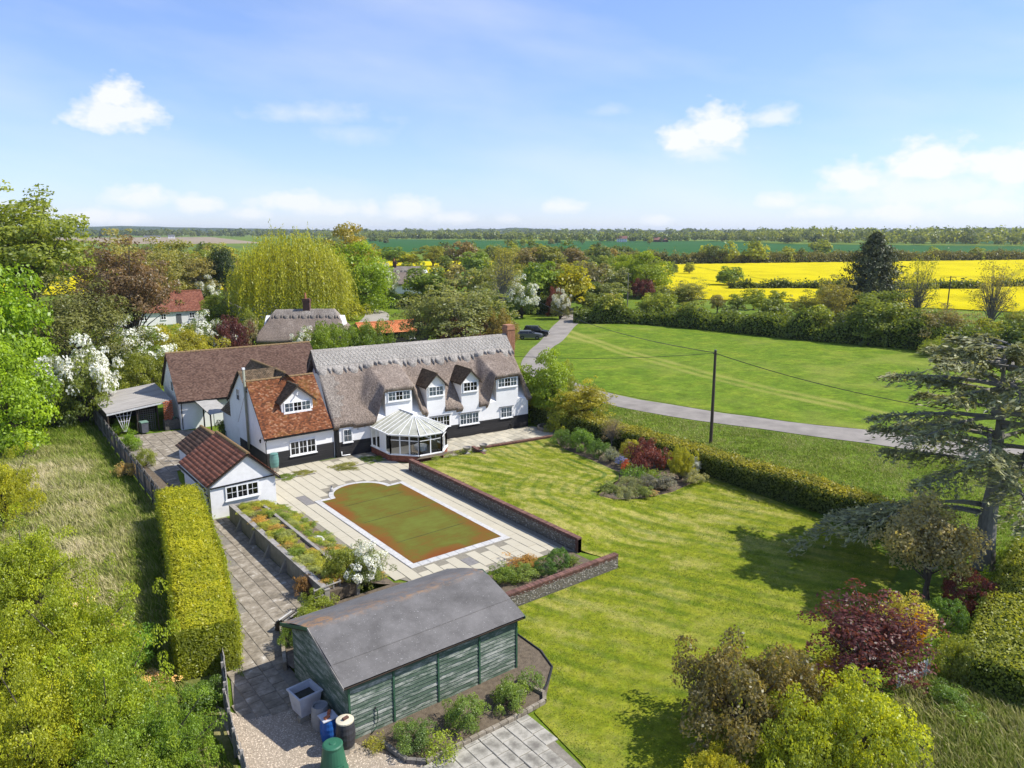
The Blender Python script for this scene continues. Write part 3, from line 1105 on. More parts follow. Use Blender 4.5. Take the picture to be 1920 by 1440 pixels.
# ------------------------------------------------------------------ building helpers
def tiles(name, parent, O, U, V, W, L, tw, th, material, mask=None, seed=0, lift=.028):
    """courses of separate overlapping tiles laid on a slope, joined as one covering"""
    rnd = np.random.default_rng(seed)
    O, U, V = (np.array(q, float) for q in (O, U, V))
    U, V = U / np.linalg.norm(U), V / np.linalg.norm(V)
    n = np.cross(U, V)
    vs, fs, lv = [], [], []
    rows, cols = int(L / th) + 1, int(W / tw) + 1
    for j in range(rows):
        off = (tw / 2 if j % 2 else 0)
        for i in range(-1, cols):
            u0, u1 = max(0, i * tw + off), min(W, i * tw + off + tw * .965)
            v0, v1 = j * th, min(L, (j + 1) * th + th * .12)
            if u1 - u0 < .03 or v0 >= L - .01:
                continue
            if mask is not None and not mask((u0 + u1) / 2, (v0 + min(L, (j + 1) * th)) / 2):
                continue
            a = lift * (1 + rnd.uniform(-.3, .5))
            k = len(vs)
            e = rnd.uniform(-.008, .008)
            for (u, v, h) in ((u0, v0 + e, a), (u1, v0 + e * .3, a * (1 + rnd.uniform(-.2, .2))), (u1, v1, .006), (u0, v1, .006), (u0, v0 + e, -.004), (u1, v0 + e * .3, -.004)):
                vs.append(O + U * u + V * v + n * h)
            r = rnd.random()
            fs += [(k, k + 1, k + 2, k + 3), (k + 4, k + 5, k + 1, k)]
            lv += [r, r]
    me = np_mesh(name, np.array(vs), np.array(fs), lv)
    o = link(name, me, material, parent)
    return tag(o, kind='stuff')


def pantiles(name, parent, O, U, V, W, L, tw, th, material, seed=0, amp=.035):
    """pantile covering: waves across, a small step at every course"""
    rnd = np.random.default_rng(seed)
    O, U, V = (np.array(q, float) for q in (O, U, V))
    U, V = U / np.linalg.norm(U), V / np.linalg.norm(V)
    n = np.cross(U, V)
    rows, cols, q = int(round(L / th)), int(round(W / tw)), 5
    tw, th = W / cols, L / rows
    vs, fs, lv = [], [], []
    for j in range(rows):
        for i in range(cols):
            r = rnd.random()
            k = len(vs)
            dz = rnd.uniform(-.004, .008)
            for s in range(q + 1):
                u = (i + s / q) * tw
                w = amp * (.5 + .5 * math.cos(2 * math.pi * s / q)) if s < q - 1 else amp * (.2 if s == q - 1 else 1)
                for (v, h) in ((j * th, -.006), (j * th, .03 + dz), ((j + 1) * th + .02, .004)):
                    vs.append(O + U * u + V * min(v, L) + n * (w + h))
            for s in range(q):
                a = k + s * 3
                fs += [(a, a + 3, a + 4, a + 1), (a + 1, a + 4, a + 5, a + 2)]
                lv += [r, r]
    me = np_mesh(name, np.array(vs), np.array(fs), lv)
    o = link(name, me, material, parent)
    return tag(o, kind='stuff')


def ridge_tiles(parent, p, q, r, seg, material):
    """half-round ridge tiles, each its own piece"""
    p, q = Vector(p), Vector(q)
    n = max(1, round((q - p).length / seg))
    L = (q - p).length / n
    mb = MB()
    K = 7
    vs, fs = [], []
    for s, rr in ((0, r * 1.08), (L * .97, r * .96)):
        for k_ in range(K):
            a = math.pi * k_ / (K - 1)
            vs.append((s, rr * math.cos(a), rr * math.sin(a) - r * .35))
    for k_ in range(K - 1):
        fs.append((k_, k_ + 1, K + k_ + 1, K + k_))
    fs += [tuple(range(K)), tuple(range(2 * K - 1, K - 1, -1))]
    mb.add(vs, fs)
    me = bpy.data.meshes.new("ridge_tile")
    me.from_pydata(mb.v, [], mb.f)
    me.materials.append(MATS[material])
    d = (q - p).normalized()
    rot = d.to_track_quat('X', 'Z').to_euler()
    for i in range(n):
        o = link("ridge_tile", me, None, parent, p + d * (L * i))
        o.rotation_euler = rot


def boards(parent, name, x0, x1, z0, z1, n, material, y=0.0, face=(0, -1), loc=(0, 0, 0), rz=0.0, t=.035, zf=None):
    """horizontal weatherboards, each its own part, on a plane facing -y (turned by rz)"""
    h = (z1 - z0) / n
    for i in range(n):
        a, b_ = z0 + i * h, z0 + (i + 1) * h + .01
        xa, xb = (x0, x1) if zf is None else zf(a + h * .5)
        if xb - xa < .1:
            continue
        mb = MB()
        mb.prism([(xa, y, a), (xa, y - t, a), (xa, y - .010, b_), (xa, y, b_)], (xb - xa, 0, 0))
        mb.build(name, material, parent, loc=loc, rz=rz)


def window(parent, loc, w, h, lights=2, cols=2, rows=2, rz=0.0, curtain=False, sill=True, fw=.07, label=None, depth=.07):
    """white casement window standing on a wall that faces local -y; origin at the lower left corner"""
    mb = MB()
    d = depth
    mb.box(0, w, -d, 0, 0, fw)
    mb.box(0, w, -d, 0, h - fw, h)
    mb.box(0, fw, -d + .002, 0, fw, h - fw)
    mb.box(w - fw, w, -d + .002, 0, fw, h - fw)
    lw = (w - 2 * fw) / lights
    bw = .028
    for i in range(lights):
        xa = fw + i * lw
        if i:
            mb.box(xa - fw / 2, xa + fw / 2, -d + .002, 0, fw, h - fw)
        for c in range(1, cols):
            x = xa + lw * c / cols
            mb.box(x - bw / 2, x + bw / 2, -d + .012, -d + .04, fw, h - fw)
        for r in range(1, rows):
            z = fw + (h - 2 * fw) * r / rows
            mb.box(xa + .01, xa + lw - .01, -d + .013, -d + .039, z - bw / 2, z + bw / 2)
    win = mb.build("window", "white_paint", parent, loc=loc, rz=rz)
    if label:
        win["label"] = label
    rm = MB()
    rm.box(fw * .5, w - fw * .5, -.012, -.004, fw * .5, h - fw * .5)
    rm.build("dark_backing", "room_dark", win)  # flat panel on the wall, coloured dark in place of an unlit room
    for i in range(lights):
        xa = fw + i * lw
        p = MB()
        p.quad((xa, -d + .022, fw * .8), (xa + lw, -d + .022, fw * .8), (xa + lw, -d + .022, h - fw * .8), (xa, -d + .022, h - fw * .8))
        p.build("pane", "glass", win)
    if curtain:
        for (a, b_) in ((fw, fw + w * .30), (w - fw - w * .30, w - fw)) if curtain == 'side' else ((fw, w * .5 - .03), (w * .5 + .03, w - fw)):
            c = MB()
            c.quad((a, -.022, fw), (b_, -.022, fw), (b_, -.022, h - fw), (a, -.022, h - fw))
            c.build("curtain", "curtain_cloth", win)
    if sill:
        s_ = MB()
        s_.box(-.06, w + .06, -d - .06, -.001, -.07, -.002)
        s_.build("sill", "white_paint", win)
    return win


def pipe(parent, name, pts, r, material):
    mb = MB()
    mb.tube(pts, r, 8)
    return mb.build(name, material, parent, smooth=True)


# ------------------------------------------------------------------ thatched cottage
cot = thing("thatched_cottage", "long white cottage with grey thatched roof, four dormer windows and black boarded base", "house", (24.5, 54.53, 0), R(-5.7))
CL = 18.35
mb = MB()
mb.prism([(0, 0, -.05), (0, 9.2, -.05), (0, 9.2, 2.8), (0, 4.6, 7.3), (0, 0, 2.8)], (CL, 0, 0))
mb.build("wall", "white_render", cot)
for (a, b_, zt, name) in ((4.2, 6.62, 5.02, 'e'), (8.0, 9.75, 5.05, 'g'), (11.35, 13.1, 5.05, 'g'), (14.92, 17.25, 5.02, 'e')):
    mb = MB()
    if name == 'e':
        mb.box(a, b_, .002, 2.3, 2.78, zt)
    else:
        c = (a + b_) / 2
        mb.prism([(a, .002, 2.78), (b_, .002, 2.78), (b_, .002, zt), (c, .002, zt + .93), (a, .002, zt)], (0, 2.6, 0))
    dm = mb.build("dormer", "white_render", cot)
    if name == 'g':
        c = (a + b_) / 2
        for s in (-1, 1):
            ov = .22
            lx = (b_ - a) / 2 + ov
            rise = lx * .93 / ((b_ - a) / 2)
            top = zt + .93 + .06
            low = (c + s * lx, -.22, top - rise)
            Vv = (-s * lx, 0, rise)
            if s == 1:
                tiles("roof_tiles", dm, (low[0], -.22, low[2]), (0, 1, 0), Vv, 3.0, math.hypot(lx, rise), .17, .14, "tile_dark", seed=3)
            else:
                tiles("roof_tiles", dm, (low[0], 2.78, low[2]), (0, -1, 0), Vv, 3.0, math.hypot(lx, rise), .17, .14, "tile_dark", seed=4)
            m2 = MB()
            m2.prism([(c, -.24, top - .005), (c + s * lx, -.24, top - rise - .005), (c + s * lx, -.24, top - rise - .15), (c, -.24, top - .17)], (0, .06, 0))
            m2.build("bargeboard", "dark_timber", dm)
            m2 = MB()
            m2.prism([(c, -.2, top - .02), (c + s * (lx - .02), -.2, top - rise - .02), (c + s * (lx - .02), -.2, top - rise - .10), (c, -.2, top - .10)], (0, 2.9, 0))
            m2.build("roof_deck", "dark_timber", dm)
        ridge_tiles(dm, (c, -.24, zt + 1.0), (c, 2.5, zt + 1.0), .09, .42, "tile_dark")
boards(cot, "weatherboard", .02, CL, 0, 1.2, 7, "black_board", y=-.002)
# windows: x, z, w, h, lights, curtain
for x, z, w, h, l, cu in ((.45, 1.15, .78, 1.1, 1, 'side'), (4.42, 4.05, 2.06, .84, 3, 'side'), (8.16, 4.05, 1.43, .86, 2, 'full'), (11.52, 4.07, 1.43, .86, 2, False), (15.06, 4.05, 2.06, .86, 3, 'side'),
                          (8.3, 1.22, 1.86, 1.0, 3, False), (11.12, 1.10, 1.95, 1.03, 3, 'full'), (15.34, 1.18, 1.26, 1.0, 2, 'full')):
    wn_ = window(cot, (x, -.002 if z < 2 else .001, z), w, h, l, curtain=cu)
    if z < 2 and x > 8:
        m2 = MB()
        m2.box(-.1, w + .1, -.18, -.001, h + .03, h + .07)
        m2.build("hood", "lead_grey", wn_)
mb = MB()
mb.box(-.16, .12, -.07, .02, 0, 2.75)
mb.build("corner_post", "black_paint", cot)
pipe(cot, "downpipe", [(3.05, -.06, 2.7), (3.05, -.06, 2.3), (2.85, -.06, 2.1), (2.85, -.06, .1)], .04, "black_paint")
pipe(cot, "waste_pipe", [(.25, -.10, .45), (.25, -.10, .12), (.55, -.12, .1), (.95, -.12, .1)], .045, "white_paint")
for i, (x, z) in enumerate(((1.75, 2.15), (2.35, 2.25))):
    mb = MB()
    mb.box(x - .1, x + .1, -.02, 0, z - .1, z + .1)
    mb.build("vent_grille", "curtain_cloth", cot)
pipe(cot, "outlet_pipe", [(16.4, -.03, .55), (16.4, -.14, .5), (16.4, -.16, .12)], .05, "black_paint")
mb = MB()
mb.lathe([(.07, 0), (.07, .25), (.11, .27), (.11, .33), (.05, .34)], 10, (7.0, 2.35, 5.55))
mb.build("roof_vent", "lead_grey", cot)
mb = MB()
mb.box(6.82, 7.2, 2.1, 2.6, 5.3, 5.58)
mb.build("vent_flashing", "white_paint", cot)


def thatch_z(x, y):
    main = 3.13 + 1.06 * np.minimum(y, 9.2 - y)
    top = 7.92 - .10 * np.maximum(0, .55 - np.abs(y - 4.6)) * 0
    z = np.minimum(main, 7.55 + .42 * (1 - np.clip(np.abs(y - 4.6) / .55, 0, 1) ** 2))
    for (a, b_) in ((4.2, 6.6), (14.9, 17.25)):
        c, hw = (a + b_) / 2, (b_ - a) / 2 + .12
        dx = np.maximum(0, np.abs(x - c) - hw)
        up = sstep(-.5, 1.1, y)
        fall = 3.2 - 2.6 * up if a < 10 else 3.2 - 2.2 * up
        fall = np.where(x > c, 3.0 - 1.7 * up, fall)
        eb = 5.33 + .40 * (y + .3) - fall * dx - .25 * dx * dx
        k = .30
        hm = np.clip(.5 + .5 * (eb - z) / k, 0, 1)
        z = np.where(y < 4.6, z * (1 - hm) + eb * hm + k * hm * (1 - hm), z)
    # swelling over the gabled dormers, sag along the roof
    for c in (8.87, 12.22):
        z = z + .16 * np.exp(-((x - c) / .9) ** 2 - ((y - 2.9) / .8) ** 2)
    z = z + .10 * (vnoise(x, y, .45, 11) - .5) + .05 * (vnoise(x, y, 1.7, 12) - .5) + .025 * (vnoise(x, y, 5.0, 13) - .5)
    return z - .05 * np.sin(np.clip(x / 18.5, 0, 1) * math.pi)


def thatch_front(x):
    """y of the lower edge for every x"""
    if 4.12 < x < 6.66 or 14.86 < x < 17.3:
        return -.30
    if 8.02 < x < 9.73 or 11.37 < x < 13.07:
        return 1.75
    return (-.32 if x < 4.2 else -.18) + .05 * math.sin(x * 2.1)


def thatch_mesh(name, xa, xb, zfun, front, back, dx, dy, thick, material, parent):
    xs = np.arange(xa, xb + 1e-6, dx)
    nx = len(xs)
    ys = np.arange(-.62, back + 1e-6, dy)
    ny = len(ys)
    keep = np.zeros((nx - 1, ny - 1), bool)
    for i in range(nx - 1):
        f = front((xs[i] + xs[i + 1]) / 2)
        keep[i] = (ys[:-1] + dy / 2) > f
    X, Y = np.meshgrid(xs, ys, indexing='ij')
    Z = zfun(X, Y)
    # distance to the nearest missing cell for rounding the rim
    big = np.zeros((nx, ny))
    kp = np.zeros((nx + 1, ny + 1), bool)
    kp[1:-1, 1:-1] = keep
    rim = np.ones((nx, ny)) * 9
    full = kp[:-1, :-1] & kp[1:, :-1] & kp[:-1, 1:] & kp[1:, 1:]
    lev = full.copy()
    rim[~full] = 0
    cur = full
    for s in range(1, 4):
        nxt = cur.copy()
        nxt[1:] &= cur[:-1]
        nxt[:-1] &= cur[1:]
        nxt[:, 1:] &= cur[:, :-1]
        nxt[:, :-1] &= cur[:, 1:]
        rim[cur & ~nxt] = s
        cur = nxt
    Z = Z - np.choose(np.clip(rim, 0, 3).astype(int), [.14, .045, .012, 0])
    top = np.stack([X, Y, Z], -1).reshape(-1, 3)
    bot = top.copy()
    bot[:, 2] -= thick
    bot[:, 1] += .22 * (Y.ravel() < 4.6)
    idx = np.arange(nx * ny).reshape(nx, ny)
    F = []
    o2 = nx * ny
    I, J = np.where(keep)
    F += list(zip(idx[I, J], idx[I + 1, J], idx[I + 1, J + 1], idx[I, J + 1]))
    F += list(zip(o2 + idx[I, J + 1], o2 + idx[I + 1, J + 1], o2 + idx[I + 1, J], o2 + idx[I, J]))
    for i in range(nx - 1):
        for j in range(ny - 1):
            if not keep[i, j]:
                continue
            a, b_, c, d = idx[i, j], idx[i + 1, j], idx[i + 1, j + 1], idx[i, j + 1]
            if j == 0 or not keep[i, j - 1]:
                F.append((o2 + a, o2 + b_, b_, a))
            if j == ny - 2 or not keep[i, j + 1]:
                F.append((o2 + c, o2 + d, d, c))
            if i == 0 or not keep[i - 1, j]:
                F.append((o2 + d, o2 + a, a, d))
            if i == nx - 2 or not keep[i + 1, j]:
                F.append((o2 + b_, o2 + c, c, b_))
    F = np.array(F)
    V = np.concatenate([top, bot])
    used, inv = np.unique(F, return_inverse=True)
    me = np_mesh(name, V[used], inv.reshape(F.shape), smooth=False)
    return link(name, me, material, parent)


roof = thatch_mesh("thatch_roof", -.38, 18.72, thatch_z, thatch_front, 9.75, .10, .09, .33, "thatch", cot)


# block-cut ridge with a scalloped lower edge
def ridge_cap(parent, xa, xb, zf, yc, base, period, amp, material, dx=.05, dyn=9, lift=.23):
    xs = np.arange(xa, xb + 1e-6, dx)
    V, F = [], []
    K = dyn
    for x in xs:
        ph = ((x - xa) / period) % 1.0
        if ph < .66:
            e = amp * math.sqrt(max(0, 1 - ((ph - .33) / .33) ** 2))
        else:
            q = (ph - .66) / .34
            e = amp * .95 * max(0, 1 - abs(2 * q - 1) * 1.25)
        half = base + e - amp * .5
        for side in (-1, 1):
            for k_ in range(K + 1):
                f = 1 - k_ / K
                y = yc + side * half * f
                z = float(zf(np.array(x), np.array(y)))
                V.append((x, y, z + lift * (1 - .12 * f ** 6)))
            y = yc + side * half
            V.append((x, y - side * -.02, float(zf(np.array(x), np.array(y))) - .06))
    S = K + 2
    n = len(xs)
    for i in range(n - 1):
        for s in (0, 1):
            a, b_ = (i * 2 + s) * S, ((i + 1) * 2 + s) * S
            for k_ in range(K):
                q = (a + k_, b_ + k_, b_ + k_ + 1, a + k_ + 1)
                F.append(q if s == 0 else q[::-1])
            q = (a + S - 1, b_ + S - 1, b_, a)
            F.append(q if s == 0 else q[::-1])
    # ends
    cap = []
    me = np_mesh("ridge_cap", np.array(V), np.array(F), smooth=False)
    return link("ridge_cap", me, material, parent)


def zmain(x, y):
    z = np.minimum(3.13 + 1.06 * np.minimum(y, 9.2 - y), 7.55 + .42 * (1 - np.clip(np.abs(y - 4.6) / .55, 0, 1) ** 2))
    z2 = thatch_z(x, y)
    return np.maximum(z, z2)


cap = ridge_cap(cot, -.42, 18.74, zmain, 4.6, 1.50, 1.36, .42, "thatch_pale")
rods = MB()


def rod(p, q):
    pts = []
    for i in range(5):
        f = i / 4
        x, y = p[0] + (q[0] - p[0]) * f, p[1] + (q[1] - p[1]) * f
        pts.append((x, y, float(zmain(np.array(x), np.array(y))) + .245))
    for a, b_ in zip(pts[:-1], pts[1:]):
        rods.bar(a, b_, .035, .03)


for yy in (4.32, 3.85, 3.42):
    for i in range(12):
        rod((-.4 + 1.59 * i, yy), (-.4 + 1.59 * (i + 1), yy))
i = 0
x = -.35
while x < 18.4:
    for (ya, yb) in ((4.30, 3.87), (3.83, 3.44)):
        rod((x, ya), (x + .36, yb))
        rod((x + .36, ya), (x, yb))
    x += .36
tag(rods.build("ridge_rods", "hazel_rod", cap), kind='stuff')
# pale repaired strip on the verge beside the tiled wing
V, F = [], []
for i in range(19):
    for j in range(34):
        x, y = -.36 + i * .09, .12 + j * .095
        V.append((x, y, float(thatch_z(np.array(x), np.array(y))) + .035 - (.14 if i == 0 else 0)))
for i in range(18):
    for j in range(33):
        if i > 13 + 4 * math.sin(j * .9) * math.sin(j * .37) or (j < 4 and i > 8):
            continue
        a = i * 34 + j
        F.append((a, a + 34, a + 35, a + 1))
link("thatch_patch", np_mesh("thatch_patch", V, F), "thatch_patch", roof)
# end chimney
ch = MB()
ch.box(18.80, 19.62, 4.35, 5.25, 0, 8.55)
ch.box(18.74, 19.68, 4.29, 5.31, 8.55, 8.72)
ch.box(18.80, 19.62, 4.35, 5.25, 8.72, 9.02)
co = ch.build("chimney", "brick_warm", cot)
mb = MB()
for k_ in range(30):
    for j in range(4):
        z = 6.6 + k_ * .075
        if z > 8.5:
            break
        o_ = .11 * (k_ % 2)
        mb.box(18.81 + j * .215 + o_ * .5, 18.81 + j * .215 + .19 + o_ * .5, 4.335, 4.36, z, z + .062)
        mb.box(18.785, 18.81, 4.36 + j * .22 + o_ * .4, 4.36 + j * .22 + .19 + o_ * .4, z, z + .062)
mb.a = []
tag(mb.build("brick_courses", "brick_warm", co), kind='stuff')

# ------------------------------------------------------------------ tiled wing
wing = thing("tiled_wing", "white wing with mossy orange tiled roof, one gabled dormer and black boarded base", "house", (18.7, 54.65, 0))
WW, WD = 5.55, 6.0
mb = MB()
mb.prism([(0, 0, -.05), (0, WD, -.05), (0, WD, 2.6), (0, 3.05, 6.25), (0, 0, 2.6)], (WW, 0, 0))
mb.build("wall", "white_render", wing)
Vs = Vector((0, 3.35, 3.93))
tiles("roof_tiles", wing, (-.18, -.30, 2.56), (1, 0, 0), tuple(Vs), 5.55, Vs.length, .165, .115, "tile_orange", seed=1,
      mask=lambda u, v: not (1.98 < u < 4.42 and 1.9 < v < 3.1 + .5 * (1.2 - abs(u - 3.2))))
tiles("roof_tiles", wing, (5.37, 6.3, 2.56), (-1, 0, 0), (0, -3.25, 3.93), 5.35, 5.1, .165, .115, "tile_orange", seed=2)
mb = MB()
mb.prism([(-.16, -.27, 2.52), (-.16, 3.05, 6.42), (-.16, 3.05, 6.28), (-.16, -.20, 2.40)], (5.5, 0, 0))
mb.build("roof_deck", "dark_timber", wing)
ridge_tiles(wing, (-.18, 3.05, 6.50), (5.35, 3.05, 6.50), .11, .4, "ridge_clay")
boards(wing, "weatherboard", .0, WW - .05, 0, 1.3, 7, "black_board", y=-.002)
boards(wing, "weatherboard", 0, WD, 0, 1.3, 7, "black_board", y=-.002, loc=(0, WD, 0), rz=R(-90))
window(wing, (1.85, -.002, .8), 2.15, 1.16, 3, fw=.09)
mb = MB()
mb.box(-.2, 5.4, -.40, -.30, 2.43, 2.53)
mb.build("gutter", "black_paint", wing)
pipe(wing, "downpipe", [(-.02, -.36, 2.45), (-.02, -.10, 2.2), (-.02, -.06, .1)], .035, "black_paint")
# dormer
dd = MB()
dd.prism([(1.78, 1.0, 3.85), (4.32, 1.0, 3.85), (4.32, 1.0, 4.92), (3.05, 1.0, 6.02), (1.78, 1.0, 4.92)], (0, 1.9, 0))
dm = dd.build("dormer", "white_render", wing)
window(wing, (1.95, .998, 4.02), 2.2, .82, 3, curtain='side', fw=.08)
rise, lx = 1.28, 1.5
tiles("roof_tiles", dm, (3.05 + lx, .78, 6.14 - rise), (0, 1, 0), (-lx, 0, rise), 2.4, math.hypot(lx, rise), .165, .14, "tile_dark", seed=5)
tiles("roof_tiles", dm, (3.05 - lx, 3.18, 6.14 - rise), (0, -1, 0), (lx, 0, rise), 2.4, math.hypot(lx, rise), .165, .14, "tile_dark", seed=6)
for s in (-1, 1):
    m2 = MB()
    m2.prism([(3.05, .76, 6.13), (3.05 + s * lx, .76, 6.13 - rise), (3.05 + s * lx, .76, 5.98 - rise), (3.05, .76, 5.96)], (0, .07, 0))
    m2.build("bargeboard", "dark_timber", dm)
    m2 = MB()
    m2.prism([(3.05, .8, 6.12), (3.05 + s * lx, .8, 6.12 - rise), (3.05 + s * lx, .8, 6.04 - rise), (3.05, .8, 6.03)], (0, 2.3, 0))
    m2.build("roof_deck", "dark_timber", dm)
ridge_tiles(dm, (3.05, .74, 6.16), (3.05, 2.9, 6.16), .11, .42, "tile_dark")
mb = MB()
mb.tube([(3.05, .9, 5.55), (3.05, .78, 5.5)], .05, 8)
mb.tube([(3.0, .76, 5.48), (2.93, .7, 5.40)], .06, 8)
mb.build("floodlight", "curtain_cloth", dm)
mb = MB()
mb.prism([(5.38, -.25, 2.5), (5.38, 3.05, 6.46), (5.38, 3.05, 5.6), (5.38, .2, 2.3)], (.42, 0, 0))
mb.build("lead_valley", "lead_blue", wing)
# wall lantern and tall grey flue on the shaded end
mb = MB()
mb.tube([(-.02, .5, 2.45), (-.2, .5, 2.5), (-.22, .5, 2.35)], .018, 6)
mb.lathe([(.03, .16), (.1, .1), (.075, -.02), (.05, -.14), (.02, -.16)], 8, (-.22, .5, 2.25))
mb.build("wall_lantern", "black_paint", wing)
pipe(wing, "flue_pipe", [(-.14, 3.5, .9), (-.14, 3.5, 7.35)], .10, "pipe_grey")
mb = MB()
mb.box(-.24, -.04, 3.4, 3.6, 7.35, 7.5)
mb.build("flue_cap", "white_paint", wing)

# ------------------------------------------------------------------ link block behind the wing
lk = thing("link_block", "white gabled link with brown tiled cross roofs between the tiled wing and the long barn", "house", (18.74, 60.66, 0))
mb = MB()
mb.prism([(0, -2.9, 2.0), (0, 2.2, 2.0), (0, 2.2, 4.2), (0, -.95, 6.85), (0, -2.9, 5.2)], (2.9, 0, 0))
mb.box(.5, 5.0, .05, 6.1, -.05, 2.27)
mb.build("wall", "white_render", lk)
tiles("roof_tiles", lk, (-.15, -2.7, 5.55), (1, 0, 0), (0, 1.75, 1.45), 3.2, 2.27, .165, .12, "tile_dark", seed=11)
tiles("roof_tiles", lk, (3.0, 2.45, 4.05), (-1, 0, 0), (0, -3.4, 2.95), 3.2, 4.5, .165, .12, "tile_dark", seed=12)
for s, oy in ((1, 0), (-1, 0)):
    if s == 1:
        tiles("roof_tiles", lk, (4.9, -3.4, 4.6), (0, 1, 0), (-2.0, 0, 2.2), 8.3, 2.97, .165, .12, "tile_brown", seed=13)
    else:
        tiles("roof_tiles", lk, (.9, 4.9, 4.6), (0, -1, 0), (2.0, 0, 2.2), 8.3, 2.97, .165, .12, "tile_dark", seed=14)
ridge_tiles(lk, (2.9, -3.1, 6.86), (2.9, 4.7, 6.86), .12, .42, "ridge_clay")
mb = MB()
mb.prism([(-.17, -.95, 7.0), (-.17, 2.4, 4.05), (-.17, 2.4, 3.9), (-.17, -.95, 6.82)], (.06, 0, 0))
mb.build("bargeboard", "dark_timber", lk)
tiles("roof_tiles", lk, (.35, 6.2, 2.35), (0, -1, 0), (2.1, 0, 2.0), 5.6, 2.9, .17, .13, "tile_dark", seed=15)
mb = MB()
mb.prism([(.36, .62, 2.28), (2.42, .62, 4.25), (4.9, .62, 2.28)], (0, 5.55, 0))
mb.build("catslide_wall", "white_render", lk)
tiles("roof_tiles", lk, (4.98, .6, 2.30), (0, 1, 0), (-2.54, 0, 2.05), 5.6, 3.26, .17, .13, "tile_dark", seed=16)
window(lk, (-.002, .15, 4.45), .8, 1.0, 1, rz=R(-90), sill=False)
mb = MB()
mb.box(-.06, .0, .35, 1.25, 0, 2.0)
o = mb.build("door", "room_dark", lk)
o.location = (.5, 0, 0)

# ------------------------------------------------------------------ long barn range
barn = thing("barn_range", "long low white building with weathered brown tiled roof and lichen along the ridge", "house", (16.75, 71.25, 0), R(-5))
BL, BD = 13.6, 9.2
mb = MB()
mb.prism([(0, 0, -.05), (0, BD, -.05), (0, BD, 2.85), (0, BD / 2, 6.3), (0, 0, 2.85)], (BL, 0, 0))
mb.build("wall", "white_render", barn)
sl = math.hypot(BD / 2 + .35, 3.85)
tiles("roof_tiles", barn, (-.2, -.35, 2.68), (1, 0, 0), (0, BD / 2 + .35, 3.85), BL + .4, sl, .17, .12, "tile_brown", seed=21)
tiles("roof_tiles", barn, (BL + .2, BD + .35, 2.68), (-1, 0, 0), (0, -BD / 2 - .35, 3.85), BL + .4, sl, .17, .16, "tile_brown", seed=22)
mb = MB()
mb.prism([(-.18, -.3, 2.64), (-.18, BD / 2, 6.44), (-.18, BD + .3, 2.64), (-.18, BD + .25, 2.54), (-.18, BD / 2, 6.30), (-.18, -.25, 2.54)], (BL + .36, 0, 0))
mb.build("roof_deck", "dark_timber", barn)
ridge_tiles(barn, (-.2, BD / 2, 6.53), (BL + .2, BD / 2, 6.53), .13, .45, "ridge_clay")
mb = MB()
mb.box(-.2, BL, -.46, -.35, 2.52, 2.62)
mb.build("gutter", "black_paint", barn)
pipe(barn, "downpipe", [(.12, -.4, 2.55), (.12, -.08, 2.3), (.12, -.06, .05)], .04, "black_paint")
mb = MB()
mb.box(-.03, -.001, 3.1, 3.9, 3.1, 3.9)
mb.build("shutter", "lead_grey", barn)
for (x, w) in ((2.9, .9), (4.4, .5)):
    mb = MB()
    mb.box(x, x + w, -.04, 0, 0, 2.0)
    mb.build("door", "white_paint", barn)

# corrugated porch canopy
por = thing("porch_canopy", "small lean-to canopy with pale grey corrugated roof over the barn door", "canopy", (18.0, 66.3, 0))
simple("grey_sheet", (.38, .365, .33), (.27, .26, .235), 2, .8, .2, .01)
V, F = [], []
for i in range(41):
    for j in range(2):
        y = 4.5 * i / 40
        V.append((j * 1.8, y + .25 * j, 2.22 + .09 * y + .025 * math.sin(i * 1.9) + .0 * j))
for i in range(40):
    F.append((i * 2, i * 2 + 1, i * 2 + 3, i * 2 + 2))
link("corrugated_roof", np_mesh("corrugated_roof", V, F), "grey_sheet", por)
for (x, y) in ((.06, .1), (1.7, .35), (.06, 2.2)):
    mb = MB()
    mb.box(x - .05, x + .05, y - .05, y + .05, 0, 2.2 + .09 * y)
    mb.build("post", "dark_timber", por)
mb = MB()
mb.bar((.06, .1, 2.15), (.06, 4.5, 2.55), .05, .1)
mb.build("rail", "dark_timber", por)

# ------------------------------------------------------------------ open carport
carp = thing("carport", "open lean-to shelter with grey corrugated roof against the barn gable", "shelter", (10.9, 72.2, 0))
simple("old_sheet", (.36, .335, .30), (.22, .205, .185), 1.3, .9, .2, .01, stretch=(.3, 3, 1))
V, F = [], []
ny = 110
for i in range(ny + 1):
    y = 8.0 * i / ny
    for j in range(2):
        V.append((j * (5.5 + .28 * y / 8), y, 2.2 + .55 * j + .03 * y + .03 * math.sin(i * 1.35)))
for i in range(ny):
    F.append((i * 2, i * 2 + 1, i * 2 + 3, i * 2 + 2))
link("corrugated_roof", np_mesh("corrugated_roof", V, F), "old_sheet", carp)
mb = MB()
mb.bar((0, .02, 2.08), (5.45, .02, 2.62), .05, .16)
mb.build("fascia", "curtain_cloth", carp)
for (x, y, h) in ((.1, .1, 2.1), (2.5, .3, 2.3), (4.2, .3, 2.5)):
    mb = MB()
    mb.box(x - .05, x + .05, y - .05, y + .05, 0, h)
    mb.build("post", "dark_timber", carp)
mb = MB()
mb.box(.1, 5.7, 7.7, 7.8, 0, 2.5)
mb.build("back_wall", "dark_timber", carp)
mb = MB()
mb.box(.02, .1, .2, 7.7, 0, 2.15)
mb.build("side_wall", "dark_timber", carp)
